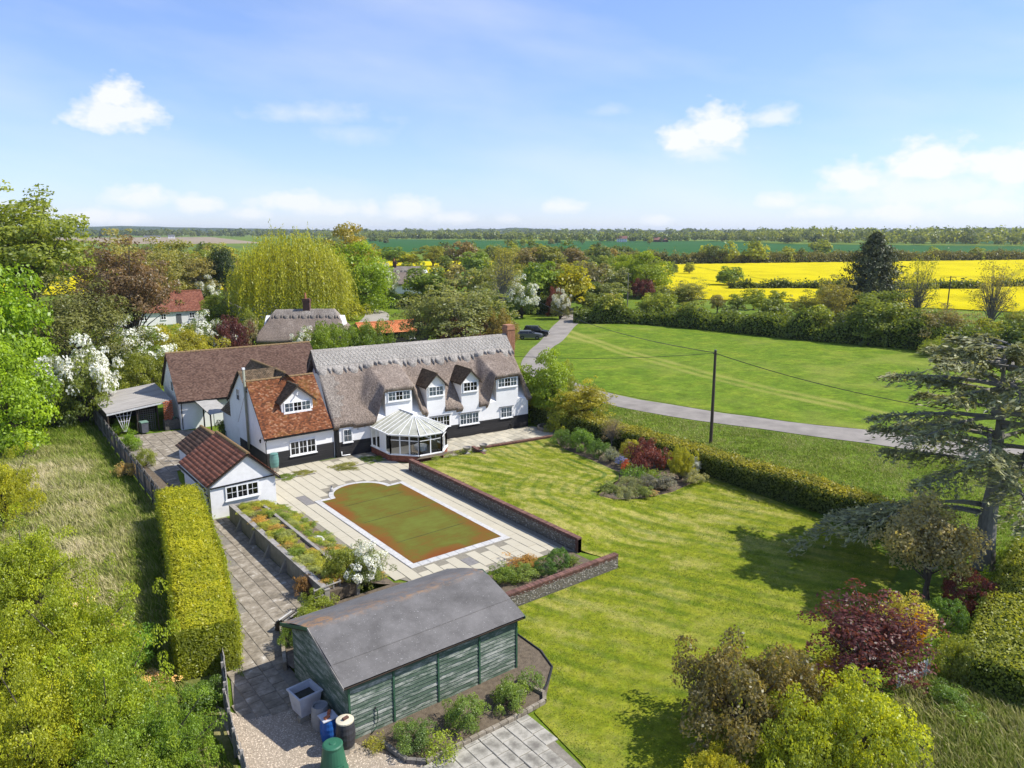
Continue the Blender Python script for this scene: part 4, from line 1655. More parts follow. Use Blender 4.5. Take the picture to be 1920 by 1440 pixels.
# lattice trellis
trl = thing("trellis", "square brown lattice trellis panel standing under the carport", "trellis", (13.4, 72.95, 0))
for i in range(9):
    mb = MB()
    mb.box(i * .19, i * .19 + .035, -.012, .0, 0, 2.0)
    mb.build("lath", "grey_timber", trl)
for i in range(11):
    mb = MB()
    mb.box(0, 1.56, .001, .013, .04 + i * .185, .075 + i * .185)
    mb.build("lath", "grey_timber", trl)
fan = thing("fan_trellis", "white fan-shaped trellis leaning by the fence under the carport edge", "trellis", (12.2, 72.5, 0))
for k_ in range(5):
    mb = MB()
    mb.bar((.05 * k_, 0, .3), (-.55 + .33 * k_, .1, 2.05), .035)
    mb.build("lath", "white_paint", fan)
for z, a, b_ in ((1.25, -.27, .52), (1.75, -.45, .68)):
    mb = MB()
    mb.bar((a, .06, z), (b_, .06, z), .03)
    mb.build("lath", "white_paint", fan)
# pierced brick screen on a stone block
scr = thing("brick_screen", "orange pierced brick screen on a squat rubble stone block by the carport", "wall", (15.5, 71.85, 0))
mb = MB()
mb.box(0, 1.25, -.02, .75, 0, .95)
st = mb.build("stone_block", "flint", scr)
for z in range(22):
    for i in range(4):
        if (z + i) % 2:
            continue
        mb = MB()
        mb.box(.02 + i * .2, .22 + i * .2, .1, .3, .955 + z * .08, 1.03 + z * .08)
        mb.build("brick", "orange_brick", scr)
pot = thing("plant_pot", "small dark green pot on the rubble stone block", "pot", (16.35, 72.0, .95))
mb = MB()
mb.lathe([(.10, 0), (.16, .22), (.18, .24), (.15, .25)], 14)
simple("green_pot", (.05, .12, .08), None, 5, .5, 0)
mb.build("bowl", "green_pot", pot)
pot = thing("terracotta_pot", "round terracotta pot on the yard beside the barn door", "pot", (18.05, 65.3, .03))
mb = MB()
mb.lathe([(.16, 0), (.28, .3), (.31, .45), (.26, .46), (.2, .4)], 16)
mb.build("bowl", "terracotta", pot)
binn = thing("wheelie_bin", "dark grey wheelie bin with pale green lid in the yard", "bin", (13.75, 72.0, .035), R(8))
simple("bin_grey", (.10, .105, .125), None, 4, .5, 0)
simple("bin_green", (.17, .27, .21), None, 4, .5, 0)
mb = MB()
mb.prism([(-.27, -.28, .08), (.27, -.28, .08), (.3, -.32, 1.0), (-.3, -.32, 1.0)], (0, .6, 0))
mb.build("body", "bin_grey", binn)
mb = MB()
mb.prism([(-.32, -.36, 1.0), (-.32, .34, 1.0), (-.32, .34, 1.1), (-.32, 0, 1.12), (-.32, -.36, 1.06)], (.64, 0, 0))
mb.build("lid", "bin_green", binn)
for s in (-.24, .24):
    mb = MB()
    mb.tube([(s - .03, .3, .1), (s + .03, .3, .1)], .1, 10)
    mb.build("wheel", "dark_metal", binn)

# ------------------------------------------------------------------ white workshop with pantile roofs
ws = thing("workshop", "small white outbuilding with red pantile roof, its gable window facing the pool", "outbuilding", (12.4, 47.1, 0))
mb = MB()
mb.prism([(0, 0, -.05), (4.2, 0, -.05), (4.2, 0, 2.1), (2.4, 0, 3.78), (0, 0, 2.25)], (0, 6.1, 0))
mb.build("wall", "white_brick", ws)
apex = (2.45, 3.95)
for (ex, ez, seed) in ((-.25, 2.22, 31), (4.42, 2.02, 32)):
    Vv = (apex[0] - ex, 0, apex[1] - ez)
    Lv = math.hypot(Vv[0], Vv[2])
    if ex < 0:
        pantiles("roof_tiles", ws, (ex, 6.3, ez), (0, -1, 0), Vv, 6.55, Lv, .235, .29, "pantile_red", seed)
    else:
        pantiles("roof_tiles", ws, (ex, -.25, ez), (0, 1, 0), Vv, 6.55, Lv, .235, .29, "pantile_red", seed)
mb = MB()
mb.prism([(-.24, -.2, 2.18), (2.45, -.2, 3.91), (4.4, -.2, 1.98), (4.3, -.2, 1.93), (2.45, -.2, 3.80), (-.15, -.2, 2.12)], (0, 6.45, 0))
mb.build("roof_deck", "dark_timber", ws)
ridge_tiles(ws, (2.45, -.27, 3.99), (2.45, 6.35, 3.99), .13, .45, "ridge_clay")
for (xa, za) in ((-.33, 2.12), (4.45, 1.93)):
    mb = MB()
    mb.box(xa - .05, xa + .05, -.25, 6.3, za - .07, za)
    mb.build("gutter", "black_paint", ws)
mb = MB()
mb.bar((.0, -.06, 2.02), (4.2, -.06, 2.12), .08, .07)
mb.build("gutter", "black_paint", ws)
pipe(ws, "downpipe", [(-.33, -.1, 2.05), (-.33, -.1, 1.75), (-.16, -.02, 1.6), (-.16, -.02, 1.2)], .04, "black_paint")
window(ws, (.92, -.002, 1.03), 2.15, .93, 3, fw=.09)
ws2 = thing("tool_store", "low rear outbuilding with brown pantile roof joined to the white workshop", "outbuilding", (13.45, 53.42, 0))
mb = MB()
mb.prism([(0, 0, -.05), (3.4, 0, -.05), (3.4, 0, 2.05), (1.75, 0, 3.1), (0, 0, 2.05)], (0, 5.2, 0))
mb.build("wall", "white_brick", ws2)
for (ex, seed) in ((-.2, 33), (3.6, 34)):
    Vv = (1.75 - ex, 0, 1.25)
    Lv = math.hypot(Vv[0], Vv[2])
    if ex < 0:
        pantiles("roof_tiles", ws2, (ex, 5.35, 1.98), (0, -1, 0), Vv, 5.3, Lv, .235, .29, "pantile_brown", seed)
    else:
        pantiles("roof_tiles", ws2, (ex, .05, 1.98), (0, 1, 0), Vv, 5.3, Lv, .235, .29, "pantile_brown", seed)
ridge_tiles(ws2, (1.75, .05, 3.26), (1.75, 5.35, 3.26), .12, .45, "ridge_clay")

# ------------------------------------------------------------------ conservatory
con = thing("conservatory", "white framed conservatory with faceted end and pale translucent roof on a brick base", "conservatory", (0, 0, 0))
con.location = (29.8, 52.0, 0)
ox, oy = 29.8, 52.0
CP = [(27.35, 54.15), (27.35, 51.0), (28.9, 49.2), (30.9, 49.05), (32.2, 50.4), (32.2, 53.68)]
CP = [(x - ox, y - oy) for x, y in CP]
simple("floor_tile", (.45, .42, .37), (.38, .35, .31), 3, .6, 0)
mb = MB()
mb.prism([(x, y, .005) for x, y in CP], (0, 0, .05))
mb.build("floor", "floor_tile", con)
cen = Vector((sum(p[0] for p in CP) / 6, sum(p[1] for p in CP) / 6, 0))
E_Z = 2.22
RID = (.15, -.35)
RIDB = (.15, 2.45)
npan = (4, 3, 2, 2, 4)


def inset(p, q, d):
    p, q = Vector((*p, 0)), Vector((*q, 0))
    u = (q - p).normalized()
    nrm = Vector((u.y, -u.x, 0))
    if nrm.dot(cen - p) > 0:
        nrm = -nrm
    return p + nrm * d, q + nrm * d, u, nrm


for e in range(5):
    a, b_ = CP[e], CP[e + 1]
    p, q, u, nrm = inset(a, b_, 0)
    L = (q - p).length
    mb = MB()
    mb.bar((p.x, p.y, .28), (q.x, q.y, .28), .18, .54)
    dw = mb.build("dwarf_wall", "brick_red", con)
    bk = MB()
    nb = int(L / .24)
    for r in range(7):
        for i in range(nb):
            c = p + u * (.24 * (i + (.5 if r % 2 else 0)) + .13) + nrm * .093
            bk.bar(tuple(c - u * .105 + Vector((0, 0, .045 + r * .075))), tuple(c + u * .105 + Vector((0, 0, .045 + r * .075))), .02, .06)
            bk.a += [random.random()] * 6
    tag(bk.build("brick_courses", "brick_red", dw), kind='stuff')
    mb = MB()
    mb.bar((p.x + nrm.x * .03, p.y + nrm.y * .03, .585), (q.x + nrm.x * .03, q.y + nrm.y * .03, .585), .26, .07)
    mb.build("sill", "white_paint", con)
    mb = MB()
    mb.bar((p.x, p.y, E_Z - .05), (q.x, q.y, E_Z - .05), .12, .14)
    mb.build("eaves_beam", "white_paint", con)
    n = npan[e]
    for i in range(n + 1):
        if i == n and e < 4:
            pass
        c = p + u * (L * i / n)
        mb = MB()
        wdt = .12 if i in (0, n) else .075
        mb.bar((c.x, c.y, .62), (c.x, c.y, E_Z - .12), wdt, .08)
        mb.build("post", "white_paint", con)
    for i in range(n):
        c0, c1 = p + u * (L * (i + .04) / n), p + u * (L * (i + .96) / n)
        mb = MB()
        mb.quad((c0.x, c0.y, .63), (c1.x, c1.y, .63), (c1.x, c1.y, E_Z - .12), (c0.x, c0.y, E_Z - .12))
        mb.build("pane", "glass", con)
    if e in (1, 2, 3):
        mb = MB()
        mb.bar((p.x, p.y, 1.75), (q.x, q.y, 1.75), .05, .05)
        mb.build("transom", "white_paint", con)
# roof: side slopes and the fan of the faceted end
rz_ = 3.28
RP = [((CP[0], CP[1]), (RIDB, RID), 5), ((CP[1], CP[2]), (RID, RID), 3), ((CP[2], CP[3]), (RID, RID), 3), ((CP[3], CP[4]), (RID, RID), 3), ((CP[4], CP[5]), (RID, RIDB), 5)]
for (a, b_), (ra, rb), n in RP:
    a3, b3, _, nn = inset(a, b_, .14)
    for i in range(n):
        f0, f1 = i / n, (i + 1) / n
        e0, e1 = a3.lerp(b3, f0), a3.lerp(b3, f1)
        r0 = Vector((ra[0] + (rb[0] - ra[0]) * f0, ra[1] + (rb[1] - ra[1]) * f0, rz_))
        r1 = Vector((ra[0] + (rb[0] - ra[0]) * f1, ra[1] + (rb[1] - ra[1]) * f1, rz_))
        e0.z = e1.z = E_Z + .03
        mb = MB()
        if (r0 - r1).length < .01:
            mb.poly([tuple(e0), tuple(e1), tuple(r0)])
        else:
            mb.quad(tuple(e0), tuple(e1), tuple(r1), tuple(r0))
        mb.build("roof_pane", "frosted_roof", con)
        mb = MB()
        mb.bar(tuple(e0 + Vector((0, 0, .02))), tuple(r0 + Vector((0, 0, .02))), .035, .03)
        mb.build("glazing_bar", "white_paint", con)
    mb = MB()
    mb.bar((a3.x, a3.y, E_Z), (b3.x, b3.y, E_Z), .12, .07)
    mb.build("gutter", "white_paint", con)
mb = MB()
mb.bar((RID[0], RID[1], rz_ + .04), (RIDB[0], RIDB[1], rz_ + .04), .1, .08)
mb.build("roof_ridge", "white_paint", con)
# dark flashing where it meets the cottage
mb = MB()
mb.prism([(CP[0][0] - .1, 2.35, E_Z - .02), (RIDB[0], 2.5, rz_ + .05), (CP[5][0] + .1, 1.75, E_Z - .02), (CP[5][0] + .1, 1.75, E_Z + .09), (RIDB[0], 2.5, rz_ + .2), (CP[0][0] - .1, 2.35, E_Z + .09)], (0, .12, 0))
mb.build("flashing", "lead_grey", con)
mb = MB()
mb.box(-2.49, -2.42, -.2, .75, .05, 2.1)
mb.build("door_frame", "white_paint", con)
# garden table and chairs inside
simple("wicker", (.30, .24, .17), (.18, .14, .1), 12, .9, .4, .01)
tb = thing("round_table", "round white-clothed table inside the conservatory", "table", (30.2, 51.2, .055))
mb = MB()
mb.lathe([(.5, .3), (.53, .7), (.52, .73), (0.02, .735)], 20)
mb.build("tablecloth", "curtain_cloth", tb)
mb = MB()
mb.lathe([(.25, 0), (.06, .05), (.05, .7)], 10)
mb.build("pedestal", "dark_timber", tb)
for (cx, cy, rz0, w_) in ((29.4, 50.6, .5, "behind the dwarf wall corner"), (31.2, 50.7, -.6, "near the right-hand panes")):
    c_ = thing("wicker_chair", f"wicker armchair inside the conservatory {w_}", "chair", (cx, cy, .055), rz0)
    mb = MB()
    mb.box(-.28, .28, -.28, .28, .38, .46)
    mb.build("seat", "wicker", c_)
    mb = MB()
    mb.prism([(-.28, .22, .46), (.28, .22, .46), (.24, .3, .95), (-.24, .3, .95)], (0, .06, 0))
    mb.build("backrest", "wicker", c_)
    for (lx_, ly_) in ((-.25, -.25), (.25, -.25), (-.25, .25), (.25, .25)):
        mb = MB()
        mb.box(lx_ - .025, lx_ + .025, ly_ - .025, ly_ + .025, 0, .38)
        mb.build("leg", "dark_timber", c_)
# ------------------------------------------------------------------ green garden shed
def peel_mat(name, paint, paint2, bare, thr):
    m, t, b = new_mat(name)
    v = coords(t, (1.0, 1.0, 5.0))
    a = noise_tex(t, v, 2.0, 9.0, .82)
    big = noise_tex(t, coords(t), .5, 2.0)
    f = N(t, "ShaderNodeMath", operation='MULTIPLY_ADD')
    t.links.new(a, f.inputs[0])
    f.inputs[1].default_value = .75
    g = N(t, "ShaderNodeMath", operation='MULTIPLY')
    t.links.new(big, g.inputs[0])
    g.inputs[1].default_value = .45
    t.links.new(g.outputs[0], f.inputs[2])
    pc = ramp(t, noise_tex(t, coords(t), 3.0, 3.0), [(.3, paint2), (.7, paint)])
    mr = N(t, "ShaderNodeMapRange")
    t.links.new(f.outputs[0], mr.inputs[0])
    mr.inputs[1].default_value, mr.inputs[2].default_value = thr
    c = mixc(t, mr.outputs[0], pc, bare)
    t.links.new(c, b.inputs["Base Color"])
    b.inputs["Roughness"].default_value = .75
    bump(t, b, a, .35, .01)


peel_mat("peeling_green", (.075, .112, .075), (.048, .08, .052), (.38, .385, .34), (.57, .73))
simple("green_paint", (.045, .115, .065), (.03, .08, .045), 4, .6, .1)
shed = thing("garden_shed", "long green boarded shed with peeling paint and grey felt roof", "shed", (9.95, 22.3, 0))
SW, SD, SE, SR = 7.55, 5.05, 2.42, 3.28
mb = MB()
mb.prism([(0, 0, -.05), (0, SD, -.05), (0, SD, SE), (0, 2.72, SR), (0, 0, SE)], (SW, 0, 0))
mb.build("wall", "green_paint", shed)
BX = [.0, 1.78, 3.72, 5.66, SW]
nb = 15
for k_ in range(4):
    boards(shed, "board", BX[k_] + .03, BX[k_ + 1] - .03, .02, SE - .08, nb, "peeling_green", y=-.002, t=.046)
gz = lambda z: (0 if z < SE else 2.72 * (z - SE) / (SR - SE), SD if z < SE else SD - (SD - 2.72) * (z - SE) / (SR - SE))
boards(shed, "board", 0, SD, .02, SR - .05, 22, "peeling_green", y=-.002, t=.045, loc=(0, SD, 0), rz=R(-90), zf=lambda z: (SD - gz(z)[1], SD - gz(z)[0]))
for x in BX:
    mb = MB()
    mb.box(x - .035, x + .035, -.075, -.0, 0, SE - .05)
    mb.build("batten", "green_paint", shed)
mb = MB()
mb.box(-.1, SW + .1, -.10, -.055, SE - .16, SE + .02)
mb.build("eaves_board", "green_paint", shed)


def felt_mat():
    m, t, b = new_mat("roof_felt")
    tc = t.nodes.new("ShaderNodeTexCoord").outputs["Object"]
    a = noise_tex(t, tc, .8, 6.0, .7)
    c = ramp(t, a, [(.3, (.075, .07, .065)), (.7, (.155, .146, .138))])
    sp = noise_tex(t, tc, 17.0, 3.0, .8)
    mr = N(t, "ShaderNodeMapRange")
    t.links.new(sp, mr.inputs[0])
    mr.inputs[1].default_value, mr.inputs[2].default_value = .645, .70
    c = mixc(t, mr.outputs[0], c, (.42, .41, .39))
    # orange lichen near the ridge
    w = attr(t, "wear")
    l = noise_tex(t, tc, 2.4, 7.0, .8)
    f = N(t, "ShaderNodeMath", operation='MULTIPLY')
    t.links.new(w, f.inputs[0])
    mr2 = N(t, "ShaderNodeMapRange")
    t.links.new(l, mr2.inputs[0])
    mr2.inputs[1].default_value, mr2.inputs[2].default_value = .47, .62
    t.links.new(mr2.outputs[0], f.inputs[1])
    c = mixc(t, f.outputs[0], c, (.29, .155, .06))
    t.links.new(c, b.inputs["Base Color"])
    b.inputs["Roughness"].default_value = .85
    bump(t, b, noise_tex(t, tc, 1.7, 5.0), .5, .03)


felt_mat()


def felt(name, y0, z0, y1, z1, nstrip, lich):
    """overlapping strips of roofing felt from eave to ridge"""
    for k_ in range(nstrip):
        f0, f1 = k_ / nstrip, min(1, (k_ + 1) / nstrip + .04)
        V, F, wv = [], [], []
        nx, ny = 60, 7
        for i in range(nx + 1):
            for j in range(ny + 1):
                f = f0 + (f1 - f0) * j / ny
                x = -.28 + (SW + .56) * i / nx
                h = .05 + .012 * (1 - j / ny) + .012 * float(vnoise(x * .8, f * 5, 2.0, 3)) + .008 * (k_ % 2)
                sg = -.05 * math.sin(math.pi * min(1, max(0, x / SW))) * f + .05 * math.sin(f * math.pi)
                V.append((x, y0 + (y1 - y0) * f, z0 + (z1 - z0) * f + h + sg))
                wv.append(lich(x, f))
        for i in range(nx):
            for j in range(ny):
                a = i * (ny + 1) + j
                q = (a, a + ny + 1, a + ny + 2, a + 1)
                F.append(q if y1 > y0 else q[::-1])
        me = np_mesh(name, V, F, smooth=True)
        at = me.attributes.new("wear", 'FLOAT', 'POINT')
        at.data.foreach_set("value", np.array(wv, np.float32))
        link(name, me, "roof_felt", shed)


felt("felt_strip", -.28, SE - .09, 2.72, SR, 3, lambda x, f: max(0, (f - .93) / .07) * .8)
felt("felt_strip", 5.62, SE - .22, 2.72, SR, 3, lambda x, f: .85 * max(0, (f - .45) / .55) + (.6 if x < .9 else 0))
mb = MB()
mb.prism([(-.26, -.27, SE - .11), (-.26, 2.72, SR - .04), (-.26, 5.6, SE - .25), (-.26, 5.55, SE - .33), (-.26, 2.72, SR - .12), (-.26, -.22, SE - .18)], (SW + .52, 0, 0))
mb.build("roof_deck", "dark_timber", shed)
for xx in (-.30, SW + .26):
    for (ya, za, yb, zb) in ((-.30, SE - .1, 2.72, SR), (5.64, SE - .23, 2.72, SR)):
        mb = MB()
        mb.bar((xx, ya, za + .01), (xx, yb, zb + .01), .03, .13)
        mb.build("bargeboard", "silver_timber" if xx < 0 and ya < 0 else "green_paint", shed)
pipe(shed, "hose", [(1.0, -.06, .95), (1.05, -.1, .9), (1.06, -.12, .5), (.95, -.14, .2), (.75, -.16, .06)], .02, "green_paint")
mb = MB()
mb.tube([(1.0, -.03, .95), (1.0, -.09, .95)], .04, 6)
mb.build("tap", "dark_metal", shed)

# ------------------------------------------------------------------ tubs, barrels and composter beside the shed
simple("tub_white", (.56, .56, .60), (.44, .44, .47), 3, .5, .05)
simple("plastic_grey", (.30, .30, .30), (.22, .22, .22), 3, .5, .05)
simple("plastic_blue", (.02, .10, .36), (.015, .08, .30), 3, .4, .05)
simple("plastic_dark", (.045, .045, .05), (.03, .03, .034), 3, .45, .05)
simple("plastic_green", (.03, .125, .07), (.022, .095, .052), 2, .5, .1)
simple("cream_board", (.62, .56, .42), (.5, .45, .33), 3, .8, .1)
simple("block_stone", (.33, .30, .24), (.22, .2, .16), 5, .95, .4, .02)
tub = thing("water_tub", "square off-white water tub on blocks beside the green shed", "tub", (9.3, 24.75, 0), R(6))
for (x, y) in ((-.25, -.28), (.28, .25)):
    mb = MB()
    mb.box(x - .2, x + .2, y - .12, y + .12, 0, .2)
    mb.build("block", "block_stone", tub)
mb = MB()
vo = [(-.36, .2), (-.46, 1.02)]
o4 = lambda r, z: [(-r, -r, z), (r, -r, z), (r, r, z), (-r, r, z)]
mb.v = o4(.36, .2) + o4(.45, 1.0) + o4(.50, 1.0) + o4(.50, 1.06) + o4(.43, 1.06) + o4(.35, .35)
mb.f = [(3, 2, 1, 0)] + [(4 * k_ + i, 4 * k_ + (i + 1) % 4, 4 * k_ + 4 + (i + 1) % 4, 4 * k_ + 4 + i) for k_ in range(5) for i in range(4)]
mb.build("tub_shell", "tub_white", tub)
mb = MB()
mb.quad((-.40, -.40, .78), (.40, -.40, .78), (.40, .40, .78), (-.40, .40, .78))
m_, t_, b_2 = new_mat("tub_water")
b_2.inputs["Base Color"].default_value = (.035, .035, .022, 1)
b_2.inputs["Roughness"].default_value = .08
mb.build("water", "tub_water", tub)


def barrel(name, label, loc, r, h, material, lid=None, lidmat=None, ribs=True, stand=0.0):
    o = thing(name, label, "barrel", loc)
    if stand:
        for k_ in range(3):
            a = 2.1 * k_
            mb = MB()
            mb.box(.55 * r * math.cos(a) - .1, .55 * r * math.cos(a) + .1, .55 * r * math.sin(a) - .1, .55 * r * math.sin(a) + .1, 0, stand)
            mb.build("block", "block_stone", o)
    pr = [(r * .82, 0)]
    n = 8
    for i in range(n + 1):
        f = i / n
        pr.append((r * (.86 + .14 * math.sin(math.pi * f) + (.035 if ribs and i % 2 else 0)), .02 + (h - .04) * f))
    if not lid:
        pr += [(r * .86, h), (r * .78, h), (r * .76, h - .1)]
    else:
        pr += [(r * .86, h)]
    mb = MB()
    mb.lathe([(a_, z + stand) for a_, z in pr], 20)
    mb.build("body", material, o, smooth=False)
    if lid == 'disc':
        mb = MB()
        mb.lathe([(r * .92, h + stand), (r * .92, h + stand + .05), (r * .5, h + stand + .09), (.06, h + stand + .1)], 20)
        mb.build("lid", lidmat, o)
    elif lid == 'board':
        mb = MB()
        mb.box(-r * .95, r * .95, -r * .9, r * .9, h + stand + .002, h + stand + .035)
        mb.build("lid", lidmat, o)
    elif not lid:
        mb = MB()
        mb.lathe([(r * .77, h + stand - .14), (.02, h + stand - .138)], 16)
        mb.build("water", "tub_water", o)
    return o


barrel("barrel", "grey open-topped barrel of water beside the square tub", (9.42, 23.65, .01), .33, .95, "plastic_grey")
barrel("barrel", "bright blue barrel under a white board weighted with bricks", (9.38, 22.85, .01), .30, .92, "plastic_blue", 'board', "tub_white")
barrel("water_butt", "dark grey water butt with cream lid and a brick at the shed corner", (9.62, 21.95, .01), .34, .95, "plastic_dark", 'disc', "cream_board", stand=.22)
for (x, y, z, rz0, lb) in ((9.30, 22.75, .972, .3, "reddish brick lying on the white board of the blue barrel"), (9.48, 22.98, .972, 1.0, "brown brick on the board of the blue barrel, nearer the shed"), (9.62, 21.9, 1.285, .2, "brown brick lying on the cream butt lid")):
    mb = MB()
    mb.cbox(-.11, .11, -.055, .055, 0, .07, .006)
    tag(mb.build("brick", "brick_dark" if z > 1 else "orange_brick", None, loc=(x, y, z), rz=rz0), lb, "brick")
comp = thing("compost_bin", "green cone-shaped plastic compost bin standing on the gravel", "compost bin", (8.85, 21.3, .01))
mb = MB()
mb.lathe([(.50, 0), (.49, .06), (.46, .1), (.33, .92), (.33, .95)], 24)
mb.build("body", "plastic_green", comp)
mb = MB()
mb.lathe([(.345, .95), (.345, 1.0), (.30, 1.03), (.12, 1.035), (.1, 1.06), (.02, 1.065)], 24)
mb.build("lid", "plastic_green", comp)
mb = MB()
mb.box(-.16, .16, -.50, -.44, .05, .4)
mb.build("hatch", "plastic_green", comp)

simple("butt_green", (.13, .26, .23), (.10, .21, .185), 3, .5, .05)
wb = barrel("water_butt", "ribbed blue-green water butt on a stand at the tiled wing's corner", (19.0, 53.85, .03), .33, 1.0, "butt_green", 'disc', "butt_green", stand=.42)
wb2 = barrel("water_butt", "teal water butt between the clipped hedge and the white workshop", (12.0, 47.7, .0), .3, 1.0, "butt_green", 'disc', "butt_green")

# ------------------------------------------------------------------ flint and brick garden walls
simple("wall_mortar", (.17, .15, .115), (.10, .09, .07), 5, .95, .6, .02)


def garden_wall(name, label, p, q, w, h, coph=.09, flints=600, seed=1, loc=(0, 0, 0)):
    o = thing(name, label, "wall", loc)
    p, q = Vector((*p, 0)), Vector((*q, 0))
    d = q - p
    L = d.length
    u = d.normalized()
    n = Vector((-u.y, u.x, 0))
    mb = MB()
    mb.bar(tuple(p + Vector((0, 0, (h - coph) / 2 - .03))), tuple(q + Vector((0, 0, (h - coph) / 2 - .03))), w, h - coph + .06)
    body = mb.build("wall_core", "wall_mortar", o)
    rnd = random.Random(seed)
    fl = MB()
    for _ in range(flints):
        s = rnd.choice((-1, 1))
        c = p + u * rnd.uniform(.05, L - .05) + n * (s * w / 2) + Vector((0, 0, rnd.uniform(.04, h - coph - .05)))
        a, b_, cc = rnd.uniform(.04, .085), rnd.uniform(.03, .06), rnd.uniform(.015, .03)
        fl.add([tuple(c + u * a), tuple(c + Vector((0, 0, b_))), tuple(c - u * a), tuple(c - Vector((0, 0, b_))), tuple(c + n * s * cc)],
               [(0, 1, 4), (1, 2, 4), (2, 3, 4), (3, 0, 4)], rnd.random())
    tag(fl.build("flint_facing", "flint", body), kind='stuff')
    cp = MB()
    nb = int(L / .078)
    for i in range(nb):
        c = p + u * (L * (i + .5) / nb) + Vector((0, 0, h - coph / 2 + rnd.uniform(-.006, .006)))
        hw = .033
        cp.bar(tuple(c - n * (w / 2 + .03)), tuple(c + n * (w / 2 + .03)), .066, coph)
        cp.a += [rnd.random()] * 6
    tag(cp.build("coping_bricks", "brick_dark", o), kind='stuff')
    m2 = MB()
    for r in range(2):
        m2.bar(tuple(p + Vector((0, 0, h - coph - .04 - r * .075))), tuple(q + Vector((0, 0, h - coph - .04 - r * .075))), w + .012, .062)
    tag(m2.build("brick_courses", "brick_dark", o), kind='stuff')
    for e, s in ((p, 1), (q, -1)):
        m3 = MB()
        c = e + u * s * .12
        m3.bar(tuple(c + Vector((0, 0, -.02))), tuple(c + Vector((0, 0, h - coph - .004))), w + .02, .24)
        m3.build("brick_pier", "brick_dark", o)
    return o


garden_wall("garden_wall", "low flint retaining wall with dark brick coping between the pool patio and the lawn", (27.45, 29.1), (27.45, 48.1), .26, .88, flints=1500, seed=2)
garden_wall("garden_wall", "low flint wall with red brick coping running from the shed out onto the lawn", (19.2, 26.5), (27.75, 26.5), .26, .80, flints=900, seed=4)
garden_wall("terrace_edging", "low dark brick edging between the terrace and the lawn", (34.2, 49.2), (42.3, 48.2), .2, .26, flints=0, seed=5)
garden_wall("terrace_step_wall", "short brick edging beside the stone urns at the lawn steps", (33.4, 46.6), (33.9, 49.0), .2, .55, flints=60, seed=6)

# raised planter beside the path
pl = thing("raised_planter", "long raised concrete planter with slanting buttresses between path and patio", "planter", (0, 0, 0))
pl.location = (15.0, 39.0, 0)
X0, Y0 = 15.0, 39.0
mb = MB()
mb.box(13.25 - X0, 13.5 - X0, 31.8 - Y0, 46.3 - Y0, 0, .98)
mb.build("front_wall", "concrete", pl)
mb = MB()
mb.box(13.5 - X0, 15.1 - X0, 46.05 - Y0, 46.3 - Y0, 0, .985)
mb.build("end_wall", "concrete", pl)
mb = MB()
mb.box(14.9 - X0, 15.08 - X0, 31.8 - Y0, 46.05 - Y0, 0, 1.0)
mb.build("middle_wall", "concrete", pl)
mb = MB()
mb.bar((13.375 - X0, 31.78 - Y0, 1.0), (13.375 - X0, 46.3 - Y0, 1.0), .3, .05)
mb.build("capping", "silver_timber", pl)
for yy in (44.0, 41.6, 39.2, 36.8, 34.4):
    mb = MB()
    mb.prism([(13.25 - X0, yy - Y0, 0), (13.25 - X0, yy - Y0, .8), (12.85 - X0, yy - Y0, 0)], (0, .16, 0))
    mb.build("buttress", "concrete", pl)
mb = MB()
mb.box(13.5 - X0, 14.9 - X0, 31.8 - Y0, 46.05 - Y0, .3, .86)
mb.build("soil_bed", "soil", pl)
V, F = [], []
for i in range(9):
    for j in range(40):
        f = i / 8
        yy = 32.0 + 14.4 * j / 39
        V.append((15.08 + f * (1.75 + .35 * (46.4 - yy) / 14.4) - X0, yy - Y0, .80 * (1 - f) ** 1.3 + .05 + .06 * float(vnoise(i * .5, j * .5, 1, 4))))
for i in range(8):
    for j in range(39):
        a = i * 40 + j
        F.append((a, a + 40, a + 41, a + 1))
link("rockery_bank", np_mesh("rockery_bank", V, F, smooth=True), "soil", pl)
for (x, y, s, lb) in ((15.9, 38.9, .38, "large pale boulder sitting in the rockery bank"), (15.35, 40.9, .12, "small white stone in the rockery near the planter wall"), (16.3, 42.6, .18, "pinkish white stone among rockery flowers")):
    mb = MB()
    rnd = random.Random(int(x * 10))
    K = 10
    vs, fs = [], []
    for r in range(5):
        for k_ in range(K):
            a = 2 * math.pi * k_ / K
            rr = s * math.cos(r * .36) * rnd.uniform(.85, 1.1)
            vs.append((rr * math.cos(a) * 1.25, rr * math.sin(a), s * .75 * math.sin(r * .36) * rnd.uniform(.9, 1.1)))
    for r in range(4):
        for k_ in range(K):
            fs.append((r * K + k_, r * K + (k_ + 1) % K, (r + 1) * K + (k_ + 1) % K, (r + 1) * K + k_))
    fs.append(tuple(range(4 * K, 5 * K)))
    mb.add(vs, fs)
    tag(mb.build("boulder", "coping_white", None, loc=(x, y, .42 if x < 16 else .22)), lb, "rock")

